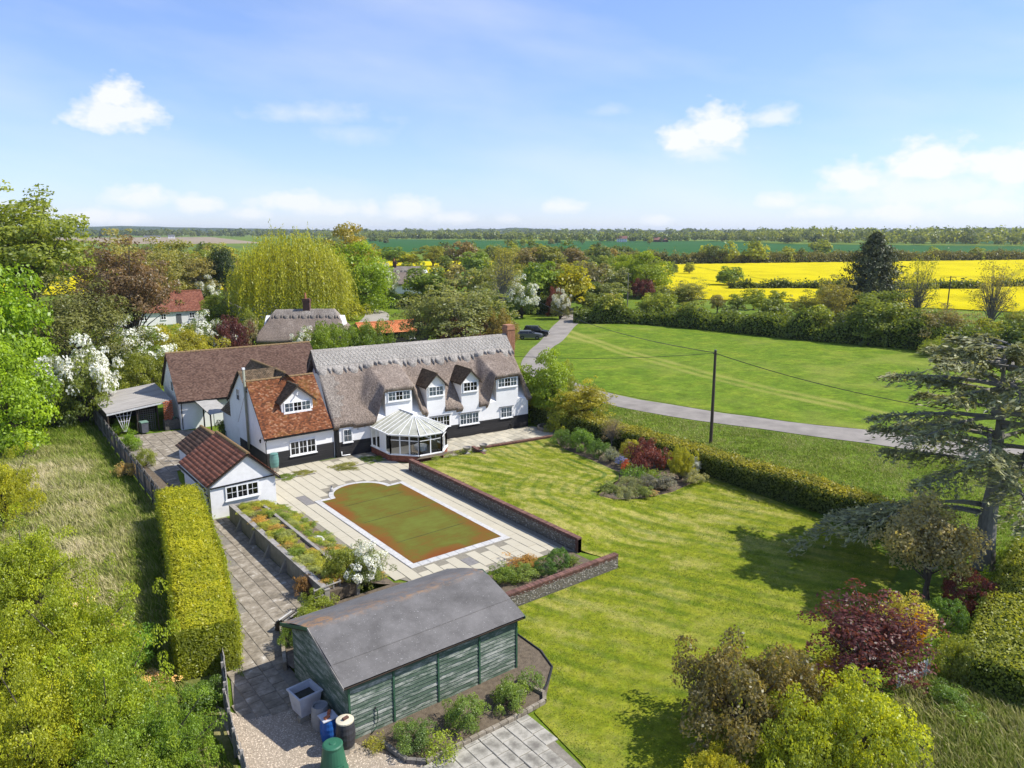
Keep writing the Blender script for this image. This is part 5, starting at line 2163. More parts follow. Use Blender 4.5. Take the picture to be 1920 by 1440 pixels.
# small beds on the patio and by the terrace
for nm, poly in (("flower_bed", [(18.1, 52.0), (21.2, 51.7), (21.2, 52.6), (18.6, 53.0)]), ("flower_bed", [(22.8, 52.3), (23.3, 51.3), (27.2, 51.9), (27.2, 53.3), (25.0, 52.9)]),
                 ("flower_bed", [(19.3, 26.7), (27.2, 26.7), (27.1, 29.7), (20.8, 29.9), (19.3, 30.0)]), ("flower_bed", [(28.2, 48.5), (31.4, 48.1), (32.2, 47.0), (33.1, 48.6), (31.0, 48.9), (29.0, 49.0)]),
                 ("flower_bed", [(9.95, 22.28), (10.3, 21.5), (11.0, 20.15), (11.5, 19.7), (17.0, 19.8), (17.9, 20.6), (18.7, 21.3), (19.2, 22.6), (19.2, 24.3), (18.3, 25.4), (17.55, 26.0), (17.5, 22.25)]),
                 ("flower_bed", [(42.2, 47.9), (41.2, 47.3), (40.2, 44.7), (39.9, 41.2), (39.4, 37.7), (38.0, 36.4), (36.5, 35.9), (34.6, 35.1), (34.0, 34.2), (34.3, 33.1), (36.1, 32.4), (39.2, 32.2), (43.5, 32.8), (44.8, 34), (44.8, 52.5), (43.9, 53.5), (43.2, 50.2)]),
                 ("flower_bed", [(11.0, 71.5), (11.9, 56.0), (12.3, 54.0), (11.2, 50.5), (10.4, 50.5), (10.8, 71.5)])):
    P_ = np.array(poly)
    zz = float(np.max(lawn_h(P_[:, 0], P_[:, 1]))) * .9 if P_[0][0] > 27.5 and P_[0][1] > 30 and P_[0][0] < 40 else .0
    tag(sheet(nm, poly, .03 + zz, "soil"), kind='structure')
for (a, b_, nm) in (((18.1, 51.9), (21.25, 51.6), 1), ((23.0, 51.2), (27.3, 51.75), 2)):
    mb = MB()
    mb.bar((*a, .05), (*b_, .05), .09, .1)
    tag(mb.build("bed_kerb", "concrete"), f"thin concrete kerb along the {'bed by the water butt' if nm == 1 else 'bed by the conservatory door'}", "kerb")
# brick-edged border in front of the shed
eb = thing("bed_edging", "low weathered brick edging around the bed in front of the shed", "edging", (14.0, 20.0, 0))
epts = [(10.75, 21.5), (11.0, 20.1), (11.5, 19.62), (13.0, 19.62), (15.0, 19.62), (16.9, 19.72), (17.2, 20.1), (16.95, 21.5)]
for (a, b_) in zip(epts[:-1], epts[1:]):
    A, B = Vector((*a, 0)), Vector((*b_, 0))
    n = max(1, int((B - A).length / .3))
    for i in range(n):
        p, q = A.lerp(B, i / n), A.lerp(B, (i + .93) / n)
        mb = MB()
        mb.bar((p.x - 14, p.y - 20, .09), (q.x - 14, q.y - 20, .09 + random.uniform(-.01, .01)), .15, .16)
        mb.build("brick", "slab_lichen" if a[0] > 11.4 else "grey_timber", eb)
mb = MB()
mb.tube([(19.15, 24.3, .05), (19.1, 22.6, .05), (18.7, 21.35, .05), (17.8, 20.6, .05), (17.2, 20.2, .05)], .045, 6)
tag(mb.build("lawn_edging", "dark_metal"), "curved black lawn edging strip beyond the shed end", "edging")

# ------------------------------------------------------------------ fences
def fence(label, pts, h, bw, posts, material, gap=.0, lean=0.0, name="board_fence", bname="board", skip=0.0, seed=2):
    o = thing(name, label, "fence", (pts[0][0], pts[0][1], 0))
    rnd = random.Random(seed)
    ox_, oy_ = pts[0]
    for (a, b_) in zip(pts[:-1], pts[1:]):
        A, B = Vector((a[0] - ox_, a[1] - oy_, 0)), Vector((b_[0] - ox_, b_[1] - oy_, 0))
        L = (B - A).length
        u = (B - A) / L
        ang = math.atan2(u.y, u.x)
        n = int(L / bw)
        for i in range(n):
            if rnd.random() < skip:
                continue
            c = A + u * (L * (i + .5) / n)
            mb = MB()
            hh = h + rnd.uniform(-.03, .03)
            mb.prism([(-bw / 2 + gap, .012, .02), (bw / 2 - gap + .01, -.012, .02), (bw / 2 - gap + .01, -.012, hh), (-bw / 2 + gap, .012, hh)], (0, .02, 0))
            b2 = mb.build(bname, material, o, loc=c, rz=ang)
            b2.rotation_euler = (rnd.uniform(-.015, .015) + lean, rnd.uniform(-.01, .01), ang)
        for i in range(int(L / posts) + 1):
            c = A + u * min(L, i * posts)
            mb = MB()
            mb.box(-.05, .05, -.13, -.03, 0, h + .08)
            mb.build("post", material, o, loc=c, rz=ang)
        for z in (.35, h - .3):
            mb = MB()
            mb.bar(tuple(A + Vector((0, 0, z)) + Vector((u.y, -u.x, 0)) * .06), tuple(B + Vector((0, 0, z)) + Vector((u.y, -u.x, 0)) * .06), .05, .08)
            mb.build("rail", material, o)
    return o


fence("long weathered grey board fence between the rough grass and the yard", [(10.95, 80.4), (10.6, 69.3), (10.35, 59.7), (10.12, 49.6)], 1.7, .27, 2.4, "grey_timber")
fence("bleached low board fence beside the gravel below the clipped hedge", [(7.75, 29.6), (7.05, 26.7)], 1.15, .24, 1.45, "silver_timber", seed=4)
fence("sagging bleached fence panels along the gravel's outer edge", [(6.95, 26.5), (6.5, 24.0), (6.1, 20.5), (5.6, 16.0)], 1.05, .24, 1.3, "silver_timber", skip=.12, lean=.05, seed=5)
pk = thing("picket_panel", "short white picket panel half hidden by the purple maple", "fence", (28.6, 11.75, 0), R(-10))
for i in range(11):
    mb = MB()
    mb.prism([(i * .2, 0, .05), (i * .2 + .1, 0, .05), (i * .2 + .1, 0, .75), (i * .2 + .05, 0, .83), (i * .2, 0, .75)], (0, .025, 0))
    mb.build("picket", "white_paint", pk)
for z in (.2, .6):
    mb = MB()
    mb.box(0, 2.15, .026, .06, z, z + .07)
    mb.build("rail", "white_paint", pk)

# white ladder-like rail and log pile by the planter
gt = thing("ladder_trellis", "short pale timber ladder trellis lying across the end of the raised planter", "trellis", (12.7, 31.75, .75), R(8))
for z in (0, .38):
    mb = MB()
    mb.box(0, 1.5, 0, .05, z, z + .05)
    mb.build("rail", "silver_timber", gt)
for i in range(5):
    mb = MB()
    mb.box(i * .36, i * .36 + .045, .051, .09, -.1, .5)
    mb.build("rung", "silver_timber", gt)
for x in (.05, 1.4):
    mb = MB()
    mb.box(x, x + .06, .1, .16, -.75, .45)
    mb.build("post", "grey_timber", gt)
lg = thing("wicker_hamper", "dark rounded bundle of slats standing at the path's edge near the shed", "hamper", (11.15, 31.2, .03), R(30))
for i in range(9):
    a = math.pi * i / 8
    mb = MB()
    mb.box(-.45, .45, -.04, .04, -.02, .03)
    o = mb.build("slat", "grey_timber" if i % 3 else "coping_white", lg)
    o.location = (0, .42 * math.cos(a), .12 + .5 * math.sin(a))
    o.rotation_euler = (a - math.pi / 2, 0, 0)
for s in (-.44, .44):
    mb = MB()
    mb.prism([(s, .42 * math.cos(math.pi * i / 8), .02 + .58 * math.sin(math.pi * i / 8)) for i in range(9)], (.03, 0, 0))
    mb.build("end_panel", "dark_timber", lg)
# low bank edging beside the shed end
mb = MB()
mb.bar((9.75, 28.0, .2), (10.75, 31.0, .2), .15, .4)
mb.bar((10.75, 31.0, .2), (11.7, 32.0, .2), .15, .4)
tag(mb.build("kerb_wall", "slab_lichen"), "knee-high mossy kerb wall between the path and the shed's rear bank", "wall")
tag(sheet("flower_bed", [(9.85, 28.0), (10.85, 31.0), (11.8, 32.0), (13.2, 31.7), (17.0, 31.7), (18.3, 30.8), (19.2, 29.8), (19.2, 27.5), (9.9, 27.5)], .30, "soil"), kind='structure')

# ------------------------------------------------------------------ garden ornaments
def urn(label, loc, s=1.0):
    o = thing("stone_urn", label, "urn", loc)
    mb = MB()
    mb.cbox(-.2 * s, .2 * s, -.2 * s, .2 * s, 0, .1 * s, .02)
    mb.build("base", "concrete", o)
    mb = MB()
    mb.lathe([(.14 * s, .1 * s), (.07 * s, .18 * s), (.07 * s, .26 * s), (.22 * s, .36 * s), (.32 * s, .5 * s), (.36 * s, .58 * s), (.31 * s, .58 * s), (.25 * s, .48 * s)], 18)
    mb.build("bowl", "concrete", o)


urn("shallow grey stone urn beside the planted strip in front of the conservatory", (32.3, 47.5, .5), 1.0)
urn("grey stone urn on the lawn corner below the terrace edging", (33.75, 47.3, .52), 1.0)
bb = thing("bird_bath", "white stone bird bath on a slim pedestal by the terrace end", "bird bath", (43.9, 50.8, .1))
mb = MB()
mb.lathe([(.20, 0), (.18, .08), (.10, .14), (.085, .4), (.11, .65), (.09, .8), (.12, .86)], 14)
mb.build("pedestal", "coping_white", bb)
mb = MB()
mb.lathe([(.12, .86), (.30, .92), (.34, .98), (.30, .98), (.2, .94), (.02, .93)], 18)
mb.build("bowl", "coping_white", bb)
st_ = thing("stone_plinth_bed", "round stone-edged bed around the white bird bath", "bed", (43.7, 50.6, 0))
n = 18
for k_ in range(n):
    a0, a1 = 2 * math.pi * k_ / n, 2 * math.pi * (k_ + .94) / n
    mb = MB()
    mb.prism([(1.0 * math.cos(a0), 1.0 * math.sin(a0), 0), (1.2 * math.cos(a0), 1.2 * math.sin(a0), 0), (1.2 * math.cos(a1), 1.2 * math.sin(a1), 0), (1.0 * math.cos(a1), 1.0 * math.sin(a1), 0)], (0, 0, .32))
    mb.build("stone", "slab_lichen", st_)
mb = MB()
mb.lathe([(1.02, .05), (.9, .1), (.02, .12)], 18)
mb.build("soil", "soil", st_)
orn = thing("stone_ornament", "small grey and white bird ornament on the pool's curved coping", "ornament", (20.55, 47.15, .055))
mb = MB()
mb.lathe([(.10, 0), (.14, .08), (.12, .2), (.06, .28)], 10)
mb.build("body", "coping_white", orn)
mb = MB()
mb.lathe([(.03, .26), (.06, .32), (.055, .38), (.01, .42)], 8)
mb.build("head", "lead_grey", orn)

# ------------------------------------------------------------------ utility poles and wires
simple("pole_wood", (.10, .075, .055), (.05, .038, .03), 2, .9, .4, .02, stretch=(4, 4, .4))
simple("pole_grey", (.22, .20, .18), (.13, .12, .11), 2, .9, .3, .02, stretch=(4, 4, .4))
pole = thing("utility_pole", "tall dark wooden telegraph pole on the verge by the lane", "pole", (51.8, 38.7, 0))
mb = MB()
mb.tube([(0, 0, -.3), (.02, .02, 4), (.10, .10, 8.05)], [.15, .13, .105], 12)
mb.build("post", "pole_wood", pole)
mb = MB()
mb.tube([(.10, -.1, 7.75), (.10, .34, 7.75)], .03, 6)
mb.build("bracket", "dark_metal", pole)
mb = MB()
mb.lathe([(.12, 8.05), (.11, 8.1), (.02, 8.14)], 10, (.1, .1, 0))
mb.build("cap", "lead_grey", pole)


def wire(label, p, q, sag, r=.018):
    mb = MB()
    p, q = Vector(p), Vector(q)
    pts = []
    for i in range(25):
        f = i / 24
        c = p.lerp(q, f)
        c.z -= sag * 4 * f * (1 - f)
        pts.append(tuple(c))
    mb.tube(pts, r, 5)
    tag(mb.build("overhead_wire", "dark_metal"), label, "wire")


wire("black overhead wire from the dark pole towards the thatched cottage", (51.9, 38.9, 7.8), (43.6, 57.5, 6.0), .35, .02)
wire("black overhead wire from the dark pole sagging towards the cedar", (51.9, 38.7, 7.8), (66.0, 16.0, 4.0), 1.0, .03)
wire("black overhead wire running from the dark pole over the lane to the parked cars", (51.9, 38.9, 7.85), (84.0, 103.0, 6.5), 1.2, .03)


def small_pole(label, x, y, h, arm=True, mt="pole_grey"):
    o = thing("utility_pole", label, "pole", (x, y, 0))
    mb = MB()
    mb.tube([(0, 0, -.2), (0, 0, h)], [.15, .11], 8)
    mb.build("post", mt, o)
    if arm:
        mb = MB()
        mb.bar((-.7, .7, h - .25), (.7, -.7, h - .25), .1, .12)
        mb.build("crossarm", mt, o)


small_pole("grey pole with crossarm beside the round green tree", 131, 124, 8.2)
small_pole("dark pole at the edge of the yellow rape field", 181, 73, 8.0, True, "pole_wood")
small_pole("dark pole with crossarm behind the red-roofed cottage", 62, 195, 9.5, True, "pole_wood")
small_pole("pale slim pole beside the white flowering shrub", 107, 138, 9.0, False)
wire("thin grey wire between the far crossarm pole and the slim pole", (131, 124, 8.0), (107, 138, 8.7), .6, .02)
wire("thin grey wire crossing above the rape field", (181, 73, 7.9), (230, 40, 8.0), .5, .02)

# ------------------------------------------------------------------ parked cars
simple("car_black", (.012, .013, .016), (.010, .011, .013), 2, .25, 0, spec=.6)
simple("car_grey", (.13, .135, .145), (.12, .12, .13), 2, .3, 0, spec=.6, metal=.4)
simple("car_glass", (.012, .014, .016), None, 2, .06, 0, spec=.7)
simple("tyre", (.012, .012, .012), None, 5, .8, 0)
simple("lamp_clear", (.75, .75, .72), None, 5, .2, 0, spec=.8)
simple("lamp_red", (.35, .012, .01), None, 5, .2, 0, spec=.8)


def car(label, loc, rz0, paint, L=4.5, Wd=1.85, H=1.75):
    o = thing("parked_car", label, "car", loc, rz0, "cars parked beside the lane")
    hw = Wd / 2
    prof = [(-L / 2, .45), (-L / 2, .95), (-L / 2 + .15, 1.02), (L / 2 - 1.25, 1.05), (L / 2 - .12, .88), (L / 2, .7), (L / 2, .4), (L / 2 - .1, .3), (-L / 2 + .1, .3)]
    mb = MB()
    mb.prism([(x, -hw, z) for x, z in prof], (0, Wd, 0))
    body = mb.build("body", paint, o)
    mb = MB()
    k_ = .13
    lo = [(-L / 2 + .12, 1.0), (L / 2 - 1.2, 1.0)]
    hi = [(-L / 2 + .42, H), (L / 2 - 1.95, H)]
    v = [(lo[0][0], -hw + .05, 1.0), (lo[1][0], -hw + .05, 1.0), (lo[1][0], hw - .05, 1.0), (lo[0][0], hw - .05, 1.0),
         (hi[0][0], -hw + k_ + .08, H - .06), (hi[1][0], -hw + k_ + .08, H - .06), (hi[1][0], hw - k_ - .08, H - .06), (hi[0][0], hw - k_ - .08, H - .06)]
    mb.add(v, [(0, 1, 5, 4), (1, 2, 6, 5), (2, 3, 7, 6), (3, 0, 4, 7), (4, 5, 6, 7)])
    mb.build("windows", "car_glass", o)
    mb = MB()
    mb.cbox(hi[0][0] - .06, hi[1][0] + .06, -hw + k_ + .05, hw - k_ - .05, H - .07, H, .04)
    mb.build("roof", paint, o)
    for s in (-1, 1):
        for (xa, xb) in ((lo[0][0], hi[0][0]), (-.25, -.2), (lo[1][0], hi[1][0])):
            mb = MB()
            mb.bar((xa, s * (hw - .045), 1.0), (xb, s * (hw - k_ - .07), H - .05), .09, .06)
            mb.build("pillar", paint, o)
        for x in (-L / 2 + .85, L / 2 - .85):
            mb = MB()
            mb.tube([(x, s * (hw - .2), .34), (x, s * (hw + .02), .34)], .34, 16)
            w_ = mb.build("wheel", "tyre", o)
            mb = MB()
            mb.tube([(x, s * (hw + .021), .34), (x, s * (hw + .035), .34)], .2, 12)
            mb.build("rim", "car_grey", w_)
        mb = MB()
        mb.box(L / 2 - .06, L / 2 + .012, s * (hw - .3) - .2, s * (hw - .3) + .2, .68, .82)
        mb.build("headlight", "lamp_clear", o)
        mb = MB()
        mb.box(-L / 2 - .012, -L / 2 + .05, s * (hw - .16) - .1, s * (hw - .16) + .1, .75, 1.0)
        mb.build("tail_light", "lamp_red", o)
        mb = MB()
        mb.box(L / 2 - 1.5, L / 2 - 1.35, s * (hw + .1) - .1, s * (hw + .1) + .1, 1.0, 1.14)
        mb.build("mirror", paint, o)
    mb = MB()
    mb.box(L / 2 - .02, L / 2 + .02, -.26, .26, .42, .53)
    mb.build("number_plate", "white_paint", o)
    return o


car("black four-wheel-drive car parked on the grass edge of the lane", (82.6, 99.6, 0), R(-48), "car_black")
car("low grey car parked in front of the black one, half behind shrubs", (79.2, 97.2, 0), R(-40), "car_grey", 4.2, 1.75, 1.45)

# ------------------------------------------------------------------ neighbouring houses
nb1 = thing("red_roofed_cottage", "long low white cottage with red tiled roof behind the dark yew", "house", (25.5, 156.5, 0), R(-4))
mb = MB()
mb.prism([(0, 0, 0), (0, 8, 0), (0, 8, 2.6), (0, 4, 5.9), (0, 0, 2.6)], (17.5, 0, 0))
mb.build("wall", "white_render", nb1)
tile_mat("tile_red", [(.1, (.13, .05, .035)), (.5, (.24, .09, .06)), (.9, (.34, .15, .10))])
tiles("roof_tiles", nb1, (-.3, -.4, 2.45), (1, 0, 0), (0, 4.4, 3.65), 18.1, 5.72, .3, .25, "tile_red", seed=41)
tiles("roof_tiles", nb1, (17.8, 8.4, 2.45), (-1, 0, 0), (0, -4.4, 3.65), 18.1, 5.72, .4, .35, "tile_red", seed=42)
ridge_tiles(nb1, (-.3, 4, 6.15), (17.8, 4, 6.15), .17, .8, "pantile_red")
for x in (5.8, 9.2, 14.4):
    window(nb1, (x, -.002, 1.0), 1.0, 1.15, 2, 1, 2, fw=.12)
mb = MB()
mb.box(12.0, 12.95, -.05, 0, 0, 2.0)
mb.build("door", "lead_grey", nb1)
nb1b = thing("dark_roofed_outbuilding", "small outbuilding with dark gabled roof at the end of the red-roofed cottage", "outbuilding", (44.8, 155.0, 0), R(-20))
mb = MB()
mb.prism([(0, 0, 0), (5, 0, 0), (5, 0, 2.2), (2.5, 0, 3.6), (0, 0, 2.2)], (0, 6, 0))
mb.build("wall", "white_render", nb1b)
tiles("roof_tiles", nb1b, (5.4, -.3, 2.02), (0, 1, 0), (-2.9, 0, 1.66), 6.6, 3.34, .3, .25, "roof_felt", seed=43)
tiles("roof_tiles", nb1b, (-.4, 6.3, 2.02), (0, -1, 0), (2.9, 0, 1.66), 6.6, 3.34, .3, .25, "roof_felt", seed=44)
mb = MB()
mb.box(.8, 4.2, -.06, 0, 0, 1.8)
mb.build("door", "black_board", nb1b)
nb1c = thing("white_gable_house", "tall white gable end half hidden by the weeping willow", "house", (51.0, 150.0, 0), R(-15))
mb = MB()
mb.prism([(0, 0, 0), (5, 0, 0), (5, 0, 4), (2.5, 0, 7), (0, 0, 4)], (0, 8, 0))
mb.build("wall", "white_render", nb1c)
tiles("roof_tiles", nb1c, (5.4, -.3, 3.75), (0, 1, 0), (-2.9, 0, 3.4), 8.6, 4.47, .3, .25, "tile_brown", seed=45)
tiles("roof_tiles", nb1c, (-.4, 8.3, 3.75), (0, -1, 0), (2.9, 0, 3.4), 8.6, 4.47, .3, .25, "tile_brown", seed=46)


def small_thatch(name, label, loc, rz0, L, D, eave, rid, seed, wins=True, chim=None):
    o = thing(name, label, "house", loc, rz0)
    mb = MB()
    mb.prism([(0, 0, 0), (0, D, 0), (0, D, eave), (0, D / 2, rid - .5), (0, 0, eave)], (L, 0, 0))
    mb.build("wall", "white_render", o)
    k_ = (rid - eave) / (D / 2 + .4)

    def zf(x, y):
        z = eave + .35 + k_ * (np.minimum(y, D - y) + .4)
        z = np.minimum(z, rid + .2 - .25 * np.clip(np.abs(y - D / 2) / .7, 0, 1) ** 2)
        hip = np.minimum(x + .5, L + .5 - x)
        z = np.minimum(z, eave + 1.2 + 1.5 * hip)
        return z + .12 * (vnoise(x, y, .5, seed) - .5) + .05 * (vnoise(x, y, 2.0, seed) - .5)
    r = thatch_mesh("thatch_roof", -.5, L + .5, zf, lambda x: -.5, D + .5, .18, .16, .4, "thatch", o)
    c = ridge_cap(o, .2, L - .2, zf, D / 2, 1.2, 1.3, .4, "thatch_patch", dx=.09, dyn=6)
    if wins:
        for x in (L * .2, L * .55):
            window(o, (x, -.002, .9), 1.1, .95, 2, 1, 2, fw=.1)
    if chim:
        mb = MB()
        cx = chim
        mb.box(cx - .5, cx + .5, D / 2 - .45, D / 2 + .45, eave, rid + 1.5)
        mb.box(cx - .56, cx + .56, D / 2 - .51, D / 2 + .51, rid + 1.5, rid + 1.75)
        mb.box(cx - .5, cx + .5, D / 2 - .45, D / 2 + .45, rid + 1.75, rid + 1.95)
        c_ = mb.build("chimney", "brick_dark", o)
        mb = MB()
        mb.lathe([(.17, rid + 1.95), (.14, rid + 2.75), (.17, rid + 2.8), (.11, rid + 2.8)], 12, (cx - .15, D / 2, 0))
        mb.build("chimney_pot", "terracotta", c_)
    return o


small_thatch("thatched_neighbour", "small thatched cottage with dark brick chimney and tall clay pot", (36.5, 106.0, 0), R(-35), 11.5, 8.0, 2.3, 6.2, 3, False, 6.0)
small_thatch("far_thatched_house", "thatched house with a brick chimney behind the clipped dark hedge", (103.5, 195.0, 0), R(-35), 13, 8, 2.6, 7.2, 4, True, 3.5)
nb3 = thing("pantiled_outbuilding", "dark boarded outbuilding with bright orange pantile roof", "outbuilding", (53.5, 107.5, 0), R(-9))
mb = MB()
mb.prism([(0, 0, 0), (0, 6, 0), (0, 6, 1.9), (0, 3, 3.2), (0, 0, 1.9)], (11.0, 0, 0))
mb.build("wall", "black_board", nb3)
pantiles("roof_tiles", nb3, (-.3, -.4, 1.85), (1, 0, 0), (0, 3.4, 1.45), 11.6, 3.7, .3, .34, "pantile_new", 51, .05)
pantiles("roof_tiles", nb3, (11.3, 6.4, 1.85), (-1, 0, 0), (0, -3.4, 1.45), 11.6, 3.7, .3, .34, "pantile_new", 52, .05)
ridge_tiles(nb3, (-.3, 3, 3.36), (11.3, 3, 3.36), .13, .5, "pantile_new")
window(nb3, (7.6, -.002, .6), 1.1, .85, 2, 1, 2, fw=.12)


def far_house(label, loc, rz0, L, D, e, r, roofm, wallm="white_render"):
    o = thing("far_farmhouse", label, "house", loc, rz0)
    mb = MB()
    mb.prism([(0, 0, 0), (0, D, 0), (0, D, e), (0, D / 2, r), (0, 0, e)], (L, 0, 0))
    mb.build("wall", wallm, o)
    for s in (0, 1):
        mb = MB()
        a = (-.3, -.4 if s == 0 else D + .4, e - .1)
        mb.quad(a, (L + .3, a[1], e - .1), (L + .3, D / 2, r + .15), (-.3, D / 2, r + .15))
        mb.build("roof_slope", roofm, o)
    mb = MB()
    mb.box(L * .3, L * .3 + 1, D / 2 - .5, D / 2 + .5, r - .5, r + 1.6)
    mb.build("chimney", "brick_dark", o)
    for i in range(4):
        for z in ((1.0, 3.6) if e > 4 else (1.0,)):
            mb = MB()
            mb.box(L * (.12 + .22 * i), L * (.12 + .22 * i) + 1.1, -.05, 0, z, z + 1.3)
            mb.build("window", "room_dark", o)


simple("roof_far", (.24, .11, .08), (.19, .09, .07), .5, .9, 0)
far_house("far white farmhouse beyond the dark green wheat field", (857, 838, 0), R(-45), 16, 9, 5.5, 9.5, "roof_far")
far_house("long low far barn with brown roof beside the white farmhouse", (902, 812, 0), R(-45), 30, 10, 3.5, 7.5, "roof_far", "brick_dark")
far_house("distant white house at the edge of the brown ploughed field", (443, 1848, 0), R(-12), 14, 8, 5, 8.5, "lead_grey")
far_house("distant row of pale cottages beside the brown ploughed field", (395, 1862, 0), R(-12), 34, 8, 3.2, 6.5, "lead_grey")
# ------------------------------------------------------------------ foliage materials
def leaf_mat(name, trans=.42, var=.40, warm=(1.25, 1.08, .6), gain=2.0):
    m, t, b = new_mat(name)
    t.nodes.remove(b)
    oi = t.nodes.new("ShaderNodeObjectInfo")
    lv = attr(t, "lv")
    f = N(t, "ShaderNodeMath", operation='MULTIPLY_ADD')
    t.links.new(lv, f.inputs[0])
    f.inputs[1].default_value = 2 * var
    f.inputs[2].default_value = 1 - var
    c = mixc(t, 1.0, oi.outputs["Color"], f.outputs[0], 'MULTIPLY')
    c = mixc(t, 1.0, c, (gain, gain, gain), 'MULTIPLY')
    w = mixc(t, 1.0, c, warm, 'MULTIPLY')
    c = mixc(t, lv, c, w)
    d = N(t, "ShaderNodeBsdfDiffuse", Roughness=.6)
    t.links.new(c, d.inputs["Color"])
    tr = t.nodes.new("ShaderNodeBsdfTranslucent")
    c2 = mixc(t, 1.0, c, (1.25, 1.2, .5), 'MULTIPLY')
    t.links.new(c2, tr.inputs["Color"])
    mx = t.nodes.new("ShaderNodeMixShader")
    mx.inputs[0].default_value = trans
    t.links.new(d.outputs[0], mx.inputs[1])
    t.links.new(tr.outputs[0], mx.inputs[2])
    g = N(t, "ShaderNodeBsdfGlossy", Roughness=.45, Color=col((.9, .95, .9)))
    m2 = t.nodes.new("ShaderNodeMixShader")
    m2.inputs[0].default_value = .025
    t.links.new(mx.outputs[0], m2.inputs[1])
    t.links.new(g.outputs[0], m2.inputs[2])
    t.links.new(m2.outputs[0], t.nodes["Material Output"].inputs[0])
    return m


leaf_mat("leaf")
leaf_mat("needle", .2, .45, (1.15, 1.05, .8))
leaf_mat("petal", .3, .15, (1, 1, 1), 1.0)
simple("bark", (.13, .105, .08), (.07, .056, .043), 3, .95, .6, .03, stretch=(3, 3, .6))
simple("bark_grey", (.26, .24, .21), (.15, .14, .12), 3, .95, .5, .02, stretch=(3, 3, .6))
simple("core_dark", (.05, .065, .012), (.03, .042, .009), 4, 1.0, .5, .05, spec=0)

simple("core_lime", (.19, .21, .014), (.12, .145, .012), 4, 1.0, .5, .05, spec=0)
rng = np.random.default_rng(11)


def unit(v):
    return v / (np.linalg.norm(v, axis=-1, keepdims=True) + 1e-9)


def cards(P, Nn, size, jit=.8, aspect=.6, tang=None, rnd=rng):
    """one leaf-shaped quad at every point"""
    n = len(P)
    nn = unit(Nn + jit * rnd.normal(size=(n, 3)))
    r = rnd.normal(size=(n, 3)) if tang is None else tang + .35 * rnd.normal(size=(n, 3))
    t = unit(r - nn * (r * nn).sum(1, keepdims=True))
    b_ = np.cross(nn, t)
    s = (np.asarray(size) * rnd.uniform(.65, 1.35, n))[:, None]
    V = np.stack([P - t * s * .5, P + b_ * s * aspect * .5 - t * s * .02, P + t * s * .5, P - b_ * s * aspect * .5 - t * s * .02], 1).reshape(-1, 3)
    F = np.arange(4 * n).reshape(n, 4)
    return V, F, rnd.random(n)


def cat_geo(parts):
    V, F, L = [], [], []
    o = 0
    for v, f, l in parts:
        V.append(v)
        F.append(f + o)
        L.append(l)
        o += len(v)
    return np.concatenate(V), np.concatenate(F), np.concatenate(L)


def sphere_dirs(n, rnd, zmin=-1.0):
    z = rnd.uniform(zmin, 1, n)
    a = rnd.uniform(0, 2 * math.pi, n)
    r = np.sqrt(np.maximum(0, 1 - z * z))
    return np.stack([r * np.cos(a), r * np.sin(a), z], 1)


def crown_pts(rnd, ncl, nleaf, c, rad, clr, inner=.35, zmin=-.55, lump=.18):
    """clumps spread through an uneven ellipsoid; leaves on the clumps' upper shells"""
    d = sphere_dirs(ncl, rnd, zmin)
    q = rnd.uniform(inner, 1, ncl) ** .55
    k = 1 + lump * np.sin(3 * np.arctan2(d[:, 1], d[:, 0]) + rnd.uniform(0, 6)) + lump * rnd.normal(size=ncl) * .7
    C = np.array(c) + d * np.array(rad) * (q * k)[:, None]
    cr = clr * rnd.uniform(.65, 1.35, ncl)
    w = cr ** 2
    idx = rnd.choice(ncl, nleaf, p=w / w.sum())
    e = sphere_dirs(nleaf, rnd, -.55)
    rr = rnd.uniform(.35, 1, nleaf) ** .5
    P = C[idx] + e * (cr[idx] * rr)[:, None] * np.array([1, 1, .78])
    out = unit((P - np.array(c)) / np.array(rad))
    global TONE
    TONE = np.clip(.5 + .38 * rnd.normal(size=ncl), 0, 1)[idx]
    return P, unit(e * .7 + out * .5 + np.array([0, 0, .35])), C


def limbs(name, rnd, height, base_r, targets, start=(.25, .7), n=5, mat="bark", lean=(0, 0), fork=.06):
    mb = MB()
    top = Vector((lean[0], lean[1], height))
    pts = [Vector((0, 0, -.1))]
    for i in range(1, 5):
        f = i / 4
        pts.append(Vector((lean[0] * f + rnd.normal() * height * .012, lean[1] * f + rnd.normal() * height * .012, height * f)))
    mb.tube([tuple(p) for p in pts], [base_r * (1.25 if i == 0 else 1 - .75 * i / 4) for i in range(5)], 8)
    for tg in targets:
        f = rnd.uniform(*start)
        s = pts[0].lerp(top, f)
        t_ = Vector(tg)
        mid = s.lerp(t_, .5) + Vector((rnd.normal() * .04, rnd.normal() * .04, .12)) * height * .5
        r0 = base_r * fork / .06 * .38 * (1 - .5 * f)
        mb.tube([tuple(s), tuple(mid), tuple(t_)], [r0, r0 * .6, r0 * .15], n, cap=False)
    me = bpy.data.meshes.new(name)
    me.from_pydata(mb.v, [], mb.f)
    me.materials.append(MATS[mat])
    return me


PROTO = {}


